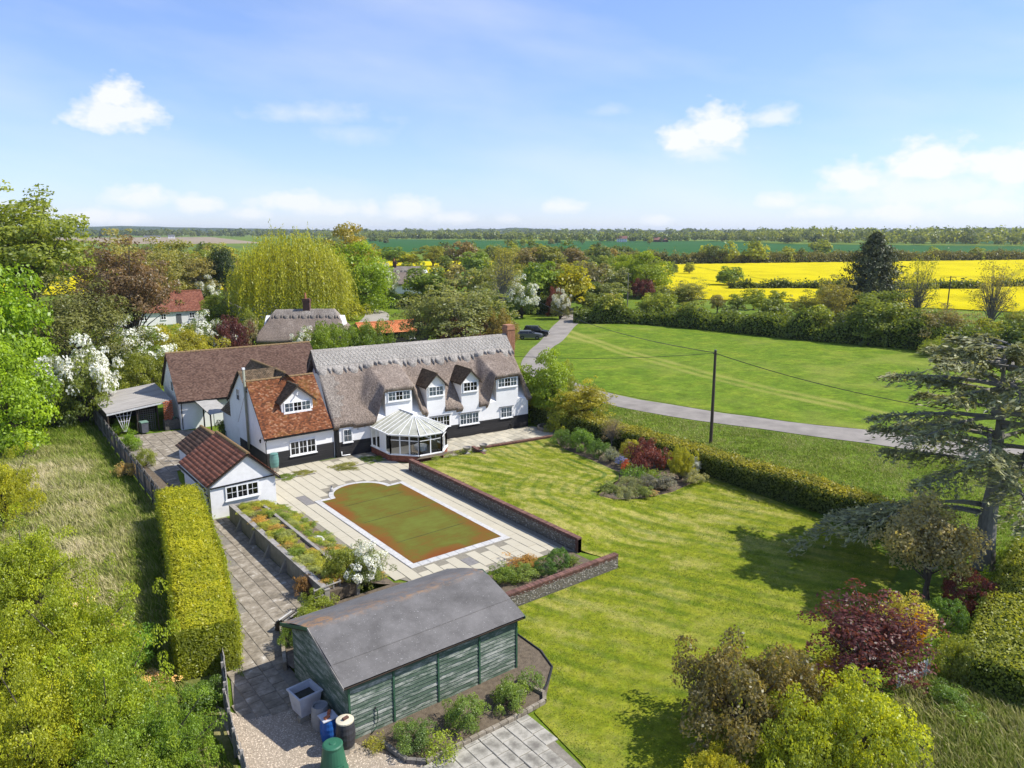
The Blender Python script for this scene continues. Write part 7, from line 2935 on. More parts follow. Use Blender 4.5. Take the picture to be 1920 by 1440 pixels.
# ------------------------------------------------------------------ trees and shrubs: name, label, category, kind, x, y, height, radius, leaf colour, blossom
PLANTS = [
    ('oak_tree', 'tall spreading olive-green tree at the edge of the rough grass', 'tree', 'loose_a', 12.3, 145.6, 23.00, 11.66, (0.139, 0.171, 0.028), None),
    ('oak_tree', 'olive tree close behind the tall spreading one', 'tree', 'round_b', 6.7, 149.9, 19.01, 9.54, (0.121, 0.168, 0.023), None),
    ('ash_tree', 'greyish half-leafed tree right of the tall olive tree', 'tree', 'thicket', 26.6, 161.4, 18.20, 10.17, (0.162, 0.157, 0.057), None),
    ('ash_tree', 'sparse grey-green tree with bare twigs behind the brown tree', 'tree', 'thicket', 35.6, 165.5, 16.64, 8.10, (0.15, 0.15, 0.05), None),
    ('chestnut_tree', 'bright green horse chestnut with pale candles', 'tree', 'bushy', 4.0, 82.5, 15.52, 4.62, (0.134, 0.21, 0.015), None),
    ('chestnut_tree', 'lower bright green chestnut bough mass below the candled tree', 'tree', 'bushy', 3.8, 71.9, 9.32, 3.24, (0.141, 0.216, 0.015), None),
    ('yew_tree', 'broad dark yew beside the bright chestnut', 'tree', 'yew', 12.5, 99.0, 12.75, 6.47, (0.08, 0.085, 0.022), None),
    ('yew_tree', 'second dark yew standing behind the white hawthorn', 'tree', 'yew', 10.2, 109.2, 10.72, 4.65, (0.07, 0.075, 0.02), None),
    ('dying_tree', 'brown-leaved sparse tree in front of the red-roofed cottage', 'tree', 'loose_a', 21.4, 112.8, 15.47, 6.00, (0.12, 0.085, 0.055), None),
    ('dying_tree', 'smaller dark brown tree beside the taller brown one', 'tree', 'loose_b', 20.9, 124.9, 11.19, 4.38, (0.095, 0.07, 0.05), None),
    ('hawthorn', 'large white-flowering hawthorn beside the carport', 'shrub', 'hawthorn', 10.0, 79.1, 7.17, 3.20, (0.1, 0.13, 0.03), (0.78, 0.78, 0.74)),
    ('hawthorn', 'white-flowering hawthorn behind the barn gable', 'shrub', 'hawthorn', 19.0, 102.3, 6.29, 3.67, (0.09, 0.13, 0.025), (0.78, 0.78, 0.74)),
    ('hawthorn', 'white-flowering bush beyond the barn ridge', 'shrub', 'hawthorn', 30.0, 108.8, 5.84, 3.00, (0.08, 0.12, 0.025), (0.78, 0.78, 0.74)),
    ('evergreen_shrub', 'olive-green bush between the carport and the barn gable', 'shrub', 'big_a', 17.2, 88.1, 5.34, 3.20, (0.12, 0.14, 0.022), None),
    ('evergreen_shrub', 'dark bush left of the carport roof', 'shrub', 'dome_b', 7.9, 79.5, 4.08, 2.48, (0.05, 0.075, 0.02), None),
    ('evergreen_shrub', 'bright yellow-green bush over the barn ridge', 'shrub', 'big_b', 25.0, 104.8, 5.58, 4.60, (0.186, 0.186, 0.027), None),
    ('purple_shrub', 'dark purple bush beyond the barn roof', 'shrub', 'big_a', 32.7, 106.8, 6.59, 2.63, (0.075, 0.026, 0.032), None),
    ('bare_shrub', 'grey twiggy bush beside the purple one', 'shrub', 'open', 35.9, 108.3, 5.93, 2.01, (0.18, 0.171, 0.117), None),
    ('dark_evergreen', 'dark glossy evergreen left of the willow', 'tree', 'oval', 56.0, 184.3, 14.28, 3.50, (0.035, 0.055, 0.02), None),
    ('lime_tree', 'tall golden-green tree behind the willow', 'tree', 'bushy', 88.6, 186.3, 19.93, 7.09, (0.162, 0.143, 0.024), None),
    ('lime_tree', 'bright green tree right of the willow', 'tree', 'bushy', 76.2, 153.5, 15.69, 7.13, (0.131, 0.192, 0.016), None),
    ('blossom_tree', 'green tree with pale blossom beside the far thatched house', 'shrub', 'hawthorn', 86.1, 161.0, 8.90, 3.19, (0.119, 0.174, 0.027), (0.6, 0.62, 0.5)),
    ('oak_tree', 'dense olive tree behind the red-roofed cottage', 'tree', 'bushy', 47.4, 196.0, 15.73, 7.79, (0.12, 0.13, 0.03), None),
    ('oak_tree', 'half-bare brown tree between the red roof and the willow', 'tree', 'thicket', 51.9, 187.5, 14.28, 7.64, (0.162, 0.148, 0.057), None),
    ('oak_tree', 'dark olive tree left of the red roof', 'tree', 'thicket', 39.4, 197.2, 16.02, 7.63, (0.13, 0.13, 0.045), None),
    ('laurel_bush', 'bright bush beside the dark-roofed outbuilding', 'tree', 'bushy', 43.7, 150.3, 5.83, 3.12, (0.131, 0.168, 0.028), None),
    ('laurel_bush', 'dark bush between outbuilding and willow', 'tree', 'bushy', 49.5, 159.6, 5.69, 2.90, (0.05, 0.07, 0.02), None),
    ('hawthorn', 'white-flowering thorn by the dark glossy evergreen', 'shrub', 'hawthorn', 51.5, 183.0, 6.62, 2.51, (0.12, 0.14, 0.05), (0.78, 0.78, 0.74)),
    ('laurel_bush', 'leafy bush left of the thatched neighbour', 'shrub', 'big_b', 44.3, 133.2, 4.29, 2.85, (0.14, 0.168, 0.028), None),
    ('garden_tree', 'full green tree behind the grey-green sallow', 'tree', 'mid_a', 94.6, 154.4, 9.78, 6.06, (0.1, 0.14, 0.03), None),
    ('garden_tree', 'brown-tinged tree behind the sallow crown', 'tree', 'mid_b', 101.3, 154.2, 10.37, 5.54, (0.14, 0.13, 0.05), None),
    ('garden_tree', 'grey-green tree left of the birch', 'tree', 'mid_b', 97.7, 136.8, 10.10, 5.07, (0.13, 0.15, 0.06), None),
    ('garden_tree', 'bushy tree beside the far thatched house', 'tree', 'mid_a', 116.4, 199.2, 9.15, 4.86, (0.125, 0.159, 0.029), None),
    ('garden_tree', 'olive tree between birch and white shrub', 'tree', 'mid_a', 118.6, 153.3, 9.96, 5.15, (0.13, 0.145, 0.03), None),
    ('garden_tree', 'low dark tree behind the lane hedge', 'tree', 'mid_a', 120.0, 126.8, 6.78, 4.02, (0.08, 0.11, 0.025), None),
    ('garden_tree', 'low grey-green tree behind the lane hedge', 'tree', 'mid_b', 124.2, 123.6, 6.41, 4.02, (0.11, 0.13, 0.05), None),
    ('garden_tree', 'low olive tree behind the lane hedge', 'tree', 'mid_b', 135.0, 115.2, 5.55, 4.95, (0.11, 0.13, 0.03), None),
    ('garden_tree', 'rounded bush on the lane corner', 'tree', 'mid_a', 115.8, 118.6, 4.69, 4.11, (0.1, 0.125, 0.03), None),
    ('garden_tree', 'yellow-green bushy tree before the northern rape field', 'tree', 'mid_a', 179.6, 344.9, 9.04, 6.06, (0.187, 0.204, 0.017), None),
    ('garden_tree', 'mid-green tree before the northern rape field', 'tree', 'mid_a', 179.5, 324.3, 10.69, 7.09, (0.085, 0.135, 0.018), None),
    ('garden_tree', 'low yellow-green bush before the northern rape field', 'tree', 'mid_a', 184.6, 320.3, 8.41, 6.45, (0.187, 0.204, 0.017), None),
    ('garden_tree', 'dark-topped tree at the right end of the northern rape strip', 'tree', 'mid_b', 194.2, 312.9, 11.20, 7.09, (0.12, 0.13, 0.022), None),
    ('garden_tree', 'brownish tree rising behind the grey-green willow', 'tree', 'mid_b', 166.2, 244.2, 14.35, 6.23, (0.13, 0.105, 0.06), None),
    ('grey_willow', 'large grey-green sallow behind the thatched cottage', 'tree', 'thicket', 63.9, 94.8, 10.63, 7.54, (0.141, 0.156, 0.073), None),
    ('grey_willow', 'grey-green sallow branch mass on the left of the large one', 'tree', 'thicket', 59.2, 98.5, 9.83, 4.89, (0.133, 0.153, 0.059), None),
    ('grey_willow', 'grey-green sallow on the right of the large one', 'tree', 'thicket', 68.4, 94.8, 9.22, 4.18, (0.127, 0.156, 0.054), None),
    ('purple_shrub', 'long low purple bush along the cottage ridge line', 'shrub', 'big_b', 63.7, 94.9, 4.79, 5.12, (0.085, 0.045, 0.045), None),
    ('purple_shrub', 'smaller purple bush nearer the end chimney', 'shrub', 'big_a', 68.2, 94.9, 4.23, 2.52, (0.08, 0.035, 0.04), None),
    ('brown_shrub', 'brown-green bush left of the end chimney', 'shrub', 'big_b', 68.5, 91.3, 6.02, 2.87, (0.162, 0.133, 0.048), None),
    ('laurel_bush', 'bright green laurel between the barn and the thatched roof', 'shrub', 'big_a', 42.6, 96.3, 5.95, 3.31, (0.114, 0.162, 0.019), None),
    ('laurel_bush', 'green bush in front of the orange pantiled roof', 'shrub', 'big_b', 49.8, 97.6, 5.16, 3.10, (0.09, 0.135, 0.02), None),
    ('laurel_bush', 'dark green bush beside the thatched neighbour', 'shrub', 'big_a', 47.2, 99.6, 4.93, 2.32, (0.08, 0.12, 0.02), None),
    ('hawthorn', 'small white-flowering bush beside the thatched neighbour', 'shrub', 'hawthorn', 41.8, 101.4, 3.85, 2.10, (0.1, 0.13, 0.04), (0.78, 0.78, 0.74)),
    ('laurel_bush', 'yellow-green bush under the willow', 'shrub', 'dome_b', 67.2, 141.1, 4.36, 3.82, (0.187, 0.204, 0.017), None),
    ('garden_tree', 'leafy green tree in the middle belt', 'tree', 'mid_a', 152.1, 216.6, 11.08, 6.53, (0.114, 0.162, 0.033), None),
    ('birch_tree', 'slim half-bare birch beside the lane gardens', 'tree', 'twiggy', 89.3, 118.2, 15.66, 4.98, (0.174, 0.169, 0.046), None),
    ('hawthorn', 'white-flowering shrub at the lane bend', 'shrub', 'hawthorn', 98.0, 123.2, 7.50, 3.47, (0.1, 0.14, 0.04), (0.78, 0.78, 0.74)),
    ('garden_tree', 'fresh green tree behind the white shrub', 'tree', 'mid_a', 107.7, 129.0, 11.62, 5.06, (0.107, 0.156, 0.024), None),
    ('garden_tree', 'golden-green tree at the lane bend', 'tree', 'mid_a', 113.0, 124.9, 10.92, 4.77, (0.204, 0.204, 0.017), None),
    ('garden_tree', 'grey-leafed tree right of the golden one', 'tree', 'mid_b', 134.6, 140.8, 10.50, 4.46, (0.12, 0.115, 0.07), None),
    ('garden_tree', 'silvery tree beside the grey-leafed one', 'tree', 'mid_b', 142.0, 140.9, 9.22, 4.57, (0.143, 0.162, 0.081), None),
    ('garden_tree', 'round bright green tree beside the rape field', 'tree', 'bushy', 157.1, 141.6, 12.55, 6.47, (0.135, 0.18, 0.016), None),
    ('garden_tree', 'smaller bright tree left of the round one', 'tree', 'bushy', 156.5, 151.0, 11.32, 4.72, (0.135, 0.18, 0.016), None),
    ('purple_shrub', 'dark red bush below the round bright tree', 'shrub', 'big_a', 151.3, 137.7, 5.70, 3.58, (0.09, 0.03, 0.035), None),
    ('hawthorn', 'pale flowering bush by the lane gateway', 'shrub', 'hawthorn', 102.6, 116.0, 5.29, 2.09, (0.12, 0.13, 0.06), (0.7, 0.68, 0.62)),
    ('purple_shrub', 'dark red bush under the golden-green tree', 'shrub', 'big_b', 105.8, 121.0, 5.94, 2.29, (0.09, 0.03, 0.03), None),
    ('garden_tree', 'reddish bush in the middle belt', 'tree', 'mid_b', 156.1, 213.5, 4.08, 4.21, (0.11, 0.05, 0.045), None),
    ('garden_tree', 'fine brown tree in the middle belt', 'tree', 'mid_b', 185.6, 229.1, 11.91, 6.23, (0.14, 0.12, 0.06), None),
    ('garden_tree', 'dense olive tree in the middle belt', 'tree', 'mid_a', 192.2, 224.0, 12.32, 6.75, (0.12, 0.13, 0.03), None),
    ('garden_tree', 'dark brown tree in the middle belt', 'tree', 'mid_b', 211.8, 231.5, 11.33, 6.61, (0.11, 0.09, 0.05), None),
    ('garden_tree', 'tawny tree in front of the wheat field', 'tree', 'mid_b', 271.8, 273.3, 9.84, 6.73, (0.18, 0.144, 0.054), None),
    ('garden_tree', 'yellowish tree left of the middle belt', 'tree', 'mid_a', 190.8, 247.8, 11.54, 6.06, (0.174, 0.174, 0.027), None),
    ('field_bush', 'single round bush in the rape field', 'tree', 'mid_a', 201.4, 146.9, 7.07, 4.41, (0.114, 0.162, 0.029), None),
    ('field_tree', 'pale green tree over the field hedge', 'tree', 'thicket', 138.9, 112.2, 7.39, 4.94, (0.152, 0.162, 0.048), None),
    ('field_tree', 'olive thicket tree left of the conifer', 'tree', 'thicket', 129.5, 76.5, 7.00, 5.49, (0.13, 0.14, 0.03), None),
    ('field_tree', 'thorny brown-green tree left of the conifer', 'tree', 'thicket', 128.3, 70.7, 10.26, 4.07, (0.162, 0.152, 0.048), None),
    ('field_tree', 'fresh green bushy tree in front of the conifer', 'tree', 'bushy', 123.2, 59.6, 8.35, 6.13, (0.115, 0.145, 0.03), None),
    ('field_tree', 'thin half-leafed tree right of the conifer', 'tree', 'twiggy', 127.6, 56.1, 14.37, 3.92, (0.171, 0.18, 0.036), None),
    ('field_tree', 'grey twiggy thicket right of the conifer', 'tree', 'thicket', 122.7, 49.2, 7.00, 4.91, (0.156, 0.141, 0.068), None),
    ('field_tree', 'bare tall tree at the right end of the field hedge', 'tree', 'twiggy', 131.0, 46.2, 13.65, 4.36, (0.162, 0.148, 0.048), None),
    ('field_tree', 'bushy green tree at the hedge end', 'tree', 'thicket', 134.5, 43.5, 6.74, 3.77, (0.13, 0.15, 0.035), None),
    ('field_tree', 'low bright green bush on the field hedge', 'shrub', 'big_a', 115.8, 46.4, 2.83, 3.49, (0.144, 0.18, 0.027), None),
    ('field_tree', 'dark bush with white flowers on the field hedge', 'shrub', 'hawthorn', 119.2, 61.1, 3.69, 2.18, (0.09, 0.12, 0.03), (0.6, 0.6, 0.55)),
    ('garden_bush', 'round fresh green bush at the end of the thatched cottage', 'tree', 'bushy', 45.2, 53.1, 7.01, 2.41, (0.126, 0.18, 0.02), None),
    ('garden_bush', 'second green bush on the lane side of the cottage', 'shrub', 'big_b', 51.8, 58.0, 4.33, 1.55, (0.147, 0.174, 0.037), None),
    ('tree_small', 'small airy yellow-green tree above the garden hedge', 'tree', 'loose_a', 46.1, 48.6, 4.18, 2.57, (0.204, 0.196, 0.025), None),
    ('tree_small', 'small bare twiggy tree in the border', 'tree', 'twiggy', 43.6, 42.6, 2.77, 1.29, (0.156, 0.127, 0.088), None),
    ('border_shrub', 'upright yellow-green shrub behind the bird bath', 'shrub', 'dome_b', 43.5, 49.0, 2.09, 1.25, (0.147, 0.174, 0.027), None),
    ('border_shrub', 'spiky green clump beside the cottage corner', 'shrub', 'herb', 45.5, 52.8, 1.32, 1.23, (0.098, 0.156, 0.049), None),
    ('border_shrub', 'dense mid-green mound at the start of the border', 'shrub', 'dome_a', 41.0, 45.8, 1.32, 0.95, (0.07, 0.12, 0.03), None),
    ('border_shrub', 'bright green mound of leaves in the border', 'shrub', 'dome_b', 41.2, 43.6, 1.74, 1.15, (0.095, 0.162, 0.029), None),
    ('border_shrub', 'dark green mound right of the bright one', 'shrub', 'dome_a', 41.0, 41.5, 1.34, 0.97, (0.06, 0.11, 0.025), None),
    ('border_shrub', 'blue-grey clump of catmint at the lawn edge', 'shrub', 'open', 40.8, 39.9, 1.23, 0.80, (0.156, 0.174, 0.156), None),
    ('border_shrub', 'yellow-green clipped dome in the border', 'shrub', 'tight', 42.7, 39.5, 1.60, 0.94, (0.192, 0.192, 0.026), None),
    ('border_shrub', 'cream variegated shrub against the hedge', 'shrub', 'dome_b', 45.1, 40.3, 1.55, 0.97, (0.27, 0.262, 0.154), None),
    ('border_shrub', 'deep purple berberis in the border', 'shrub', 'dome_a', 41.4, 36.7, 2.36, 1.46, (0.1, 0.032, 0.036), None),
    ('border_shrub', 'round yellow-green bush at the border end', 'shrub', 'big_a', 41.9, 33.8, 2.61, 1.02, (0.196, 0.204, 0.025), None),
    ('border_shrub', 'leafy green clump with orange poppies', 'shrub', 'herb', 39.0, 35.8, 1.39, 0.97, (0.088, 0.156, 0.029), None),
    ('border_shrub', 'light green strap-leaved clump', 'shrub', 'herb', 39.6, 34.4, 1.21, 0.89, (0.126, 0.18, 0.036), None),
    ('border_shrub', 'grey lavender drift at the point of the border', 'shrub', 'open', 39.3, 33.0, 1.07, 0.98, (0.152, 0.152, 0.162), None),
    ('border_shrub', 'dark lavender mound beside the drift', 'shrub', 'dome_a', 38.5, 33.9, 0.87, 0.79, (0.11, 0.115, 0.12), None),
    ('border_shrub', 'grey-green sage mound on the lawn side', 'shrub', 'dome_a', 37.1, 34.4, 0.87, 0.82, (0.143, 0.162, 0.095), None),
    ('border_shrub', 'low green groundcover mound at the bed tip', 'shrub', 'dome_b', 34.9, 34.2, 0.80, 0.76, (0.11, 0.14, 0.05), None),
    ('border_shrub', 'silver and green mound at the bed tip', 'shrub', 'dome_a', 35.3, 33.1, 0.76, 0.72, (0.156, 0.174, 0.101), None),
    ('border_shrub', 'small green mound at the front of the bed', 'shrub', 'dome_b', 36.6, 32.6, 0.76, 0.69, (0.12, 0.15, 0.05), None),
    ('border_shrub', 'white-flecked low clump beside the hedge', 'shrub', 'dome_a', 41.9, 32.6, 0.97, 0.81, (0.189, 0.198, 0.129), None),
    ('border_shrub', 'dark shrub between hedge and berberis', 'shrub', 'dome_b', 43.1, 36.4, 1.41, 0.74, (0.06, 0.08, 0.03), None),
    ('olive_shrub', 'tall grey-brown bushy tree beside the cedar trunk', 'tree', 'round_b', 37.0, 14.3, 5.01, 1.94, (0.18, 0.162, 0.09), None),
    ('purple_maple', 'wide purple-leaved maple on the lawn edge', 'tree', 'thicket', 27.7, 12.6, 4.18, 2.63, (0.078, 0.026, 0.03), None),
    ('bronze_shrub', 'big rounded bronze-green shrub at the lawn edge', 'shrub', 'big_b', 21.1, 13.7, 3.76, 2.40, (0.115, 0.1, 0.045), None),
    ('bronze_shrub', 'smaller bronze-green shrub joined to the big one', 'shrub', 'big_a', 23.7, 13.2, 2.65, 1.29, (0.12, 0.1, 0.045), None),
    ('golden_shrub', 'large clipped golden-green shrub', 'shrub', 'big_a', 22.7, 10.4, 3.51, 2.09, (0.208, 0.24, 0.024), None),
    ('golden_shrub', 'mixed green and gold shrub left of the clipped golden one', 'shrub', 'big_b', 20.7, 11.3, 2.97, 1.48, (0.17, 0.204, 0.025), None),
    ('golden_shrub', 'yellow shrub at the lawn foot', 'shrub', 'big_a', 18.2, 12.6, 1.62, 0.95, (0.24, 0.24, 0.024), None),
    ('orange_shrub', 'orange-yellow spiky shrub below the purple maple', 'shrub', 'dome_b', 26.2, 13.3, 1.52, 0.89, (0.258, 0.195, 0.023), None),
    ('variegated_shrub', 'cream and yellow variegated shrub behind the maple', 'shrub', 'dome_a', 32.9, 13.4, 2.01, 1.20, (0.264, 0.256, 0.07), None),
    ('green_mound', 'smooth dark green mound below the grey-brown tree', 'shrub', 'tight', 34.5, 12.4, 1.79, 1.02, (0.07, 0.13, 0.025), None),
    ('berberis', 'round dark red berberis by the cedar trunk', 'shrub', 'tight', 37.4, 12.6, 2.20, 1.17, (0.1, 0.03, 0.035), None),
    ('green_mound', 'rounded green shrub beside the mixed hedge', 'shrub', 'dome_a', 31.4, 10.6, 1.81, 0.98, (0.14, 0.168, 0.037), None),
    ('green_mound', 'leafy green patch between mound and maple', 'shrub', 'herb', 32.1, 12.1, 1.26, 0.92, (0.095, 0.162, 0.029), None),
    ('fern_clump', 'fresh green ferny clump under the cedar', 'shrub', 'herb', 40.9, 12.7, 1.46, 0.81, (0.11, 0.174, 0.027), None),
    ('fern_clump', 'low green plants beside the cedar trunk', 'shrub', 'herb', 44.1, 13.2, 1.84, 0.86, (0.1, 0.15, 0.03), None),
    ('wild_bush', 'yellow-green bush on the left edge of the rough grass', 'shrub', 'wild', 2.0, 53.9, 4.50, 1.89, (0.197, 0.214, 0.017), None),
    ('wild_bush', 'leafy wild bush below the yellow-green one', 'shrub', 'wild', 1.8, 40.2, 4.35, 2.43, (0.16, 0.201, 0.017), None),
    ('wild_bush', 'sprawling wild bush on the rough slope', 'shrub', 'wild', 2.8, 31.9, 4.40, 2.22, (0.166, 0.207, 0.017), None),
    ('wild_bush', 'dense wild bush at the frame of nettles', 'shrub', 'wild', 0.7, 31.3, 4.62, 2.09, (0.174, 0.207, 0.017), None),
    ('wild_bush', 'elder bush with a few cream flower heads', 'shrub', 'wild', 3.1, 26.6, 4.20, 1.92, (0.152, 0.201, 0.019), None),
    ('wild_bush', 'spreading thicket bush in the near corner', 'shrub', 'wild', 1.0, 26.2, 4.18, 1.97, (0.189, 0.214, 0.018), None),
    ('wild_bush', 'greener bramble mound beside the sagging fence', 'shrub', 'wild', 4.2, 24.4, 2.90, 1.53, (0.102, 0.164, 0.021), None),
    ('wild_bush', 'bramble mound at the foot of the thicket', 'shrub', 'wild', 2.8, 23.7, 3.14, 1.68, (0.125, 0.177, 0.02), None),
    ('nettle_patch', 'bright green nettle patch in the hedge shade edge', 'shrub', 'dome_a', 4.7, 32.6, 1.61, 1.24, (0.084, 0.168, 0.023), None),
    ('nettle_patch', 'nettle patch beyond the dead grass heap', 'shrub', 'dome_b', 3.7, 34.1, 2.01, 1.03, (0.112, 0.168, 0.028), None),
    ('blossom_shrub', 'white-flowering choisya beside the pool patio', 'shrub', 'hawthorn', 15.7, 32.3, 1.98, 1.05, (0.1, 0.13, 0.05), (0.82, 0.82, 0.78)),
    ('green_shrub', 'leafy green shrub at the end of the raised planter', 'shrub', 'dome_b', 14.7, 32.8, 1.51, 0.94, (0.14, 0.168, 0.033), None),
    ('green_shrub', 'rusty-leaved climber on the planter front', 'shrub', 'open', 13.0, 33.7, 1.24, 0.64, (0.156, 0.098, 0.049), None),
    ('green_shrub', 'low green shrub behind the shed ridge', 'shrub', 'dome_a', 12.8, 31.7, 1.16, 0.76, (0.131, 0.168, 0.028), None),
    ('bed_shrub', 'glossy dark green round shrub in the patio bed', 'shrub', 'tight', 25.1, 28.2, 1.24, 0.66, (0.06, 0.12, 0.025), None),
    ('bed_shrub', 'second dark green round shrub in the patio bed', 'shrub', 'tight', 24.1, 28.2, 0.95, 0.65, (0.055, 0.11, 0.025), None),
    ('bed_shrub', 'pale green spreading plant in the patio bed', 'shrub', 'dome_a', 22.9, 28.4, 0.82, 0.77, (0.121, 0.168, 0.047), None),
    ('bed_shrub', 'mid-green clump by the shed roof in the patio bed', 'shrub', 'dome_b', 21.8, 28.8, 0.90, 0.76, (0.107, 0.156, 0.029), None),
    ('bed_shrub', 'rusty orange sedum strip along the patio edge', 'shrub', 'open', 23.9, 29.6, 0.53, 1.16, (0.216, 0.133, 0.033), None),
    ('bed_shrub', 'small green sprig at the end of the patio bed', 'shrub', 'open', 26.0, 28.1, 0.63, 0.44, (0.128, 0.174, 0.046), None),
    ('green_shrub', 'bushy green shrub on the bank behind the shed', 'shrub', 'dome_b', 11.5, 30.0, 1.44, 0.72, (0.131, 0.168, 0.033), None),
    ('green_shrub', 'trailing ivy over the mossy kerb wall', 'shrub', 'dome_a', 10.7, 29.5, 1.28, 0.58, (0.09, 0.14, 0.03), None),
    ('wild_bush', 'brambly green bush at the foot of the conifer hedge', 'shrub', 'dome_b', 6.2, 27.4, 1.13, 0.91, (0.07, 0.12, 0.02), None),
    ('catmint', 'dense green mint clump in the shed border', 'shrub', 'dome_a', 13.7, 20.5, 1.11, 0.77, (0.099, 0.153, 0.039), None),
    ('catmint', 'bushy green mint at the border end', 'shrub', 'dome_b', 15.7, 20.4, 0.98, 0.74, (0.113, 0.165, 0.038), None),
    ('catmint', 'mint clump by the gravel', 'shrub', 'dome_a', 11.6, 20.7, 0.96, 0.71, (0.085, 0.135, 0.04), None),
    ('rhubarb', 'broad-leaved rhubarb clump in the shed border', 'shrub', 'herb', 12.1, 19.7, 0.95, 0.70, (0.16, 0.21, 0.029), None),
    ('iris_clump', 'upright green iris clump on the bare corner bed', 'shrub', 'herb', 17.1, 20.8, 1.00, 0.53, (0.098, 0.156, 0.044), None),
    ('bed_weed', 'yellow-green weeds along the shed foot', 'shrub', 'herb', 10.5, 21.4, 0.58, 0.42, (0.189, 0.198, 0.034), None),
    ('yard_plants', 'bright green plants along the fence in the yard', 'shrub', 'dome_a', 12.1, 73.4, 1.25, 1.01, (0.113, 0.192, 0.017), None),
    ('yard_plants', 'green plants further along the yard fence', 'shrub', 'dome_b', 11.7, 67.3, 1.39, 0.94, (0.108, 0.18, 0.018), None),
    ('yard_plants', 'mixed plants at the workshop end of the yard fence', 'shrub', 'dome_a', 11.6, 61.6, 1.38, 0.87, (0.133, 0.162, 0.038), None),
    ('straw_tussock', 'straw-coloured tussock by the board fence', 'shrub', 'open', 9.9, 59.5, 1.24, 0.99, (0.276, 0.215, 0.1), None),
    ('door_plant', 'potted greenery by the link wall', 'shrub', 'dome_b', 19.5, 67.0, 1.48, 0.84, (0.07, 0.1, 0.03), None),
    ('strip_plant', 'yellow-green tuft in front of the conservatory', 'shrub', 'herb', 31.9, 47.9, 0.53, 0.51, (0.17, 0.204, 0.043), None),
    ('strip_plant', 'green tuft beside the stone urn', 'shrub', 'herb', 32.5, 47.8, 0.59, 0.43, (0.121, 0.168, 0.037), None),
    ('strip_plant', 'small tuft near the garden wall', 'shrub', 'herb', 30.4, 47.3, 0.42, 0.38, (0.144, 0.18, 0.045), None),
    ('strip_plant', 'tuft at the garden wall corner', 'shrub', 'herb', 29.2, 47.2, 0.41, 0.37, (0.137, 0.174, 0.046), None),
    ('mat_plant', 'flat green mat in the bed by the water butt', 'shrub', 'dome_a', 19.2, 52.2, 0.15, 0.79, (0.08, 0.12, 0.02), None),
    ('mat_plant', 'flat olive mat in the bed by the tiled wing', 'shrub', 'dome_a', 20.6, 52.3, 0.15, 0.72, (0.13, 0.14, 0.04), None),
    ('mat_plant', 'flat mossy mat in the bed by the black boards', 'shrub', 'dome_a', 23.8, 51.7, 0.15, 1.03, (0.12, 0.13, 0.035), None),
    ('mat_plant', 'green thyme mat by the conservatory door', 'shrub', 'dome_a', 26.4, 52.2, 0.15, 0.98, (0.085, 0.13, 0.02), None),
]
for nm, lb, ct, ky, x, y, h, r, cc, bl in PLANTS:
    z = float(lawn_h(x, y)) if 27.5 < x < 43 and 27 < y < 49 else 0.0
    if 15.0 < x < 17.5 and 31 < y < 46:
        z = .3
    if 13.5 < x < 14.9 and 32 < y < 46:
        z = .86
    plant(nm, lb, ct, ky, (x, y, z), h, r, cc, None, bl)
# ------------------------------------------------------------------ hedgerow trees further out
def along(line, n, seed, spread=4.0):
    rnd = random.Random(seed)
    P = [Vector((*p, 0)) for p in line]
    seg = [(b_ - a).length for a, b_ in zip(P[:-1], P[1:])]
    T = sum(seg)
    out = []
    for i in range(n):
        u = T * (i + .5 + rnd.uniform(-.45, .45)) / n
        for k_, s in enumerate(seg):
            if u <= s or k_ == len(seg) - 1:
                c = P[k_].lerp(P[k_ + 1], min(1, u / s))
                break
            u -= s
        out.append((c.x + rnd.uniform(-spread, spread), c.y + rnd.uniform(-spread, spread)))
    return out


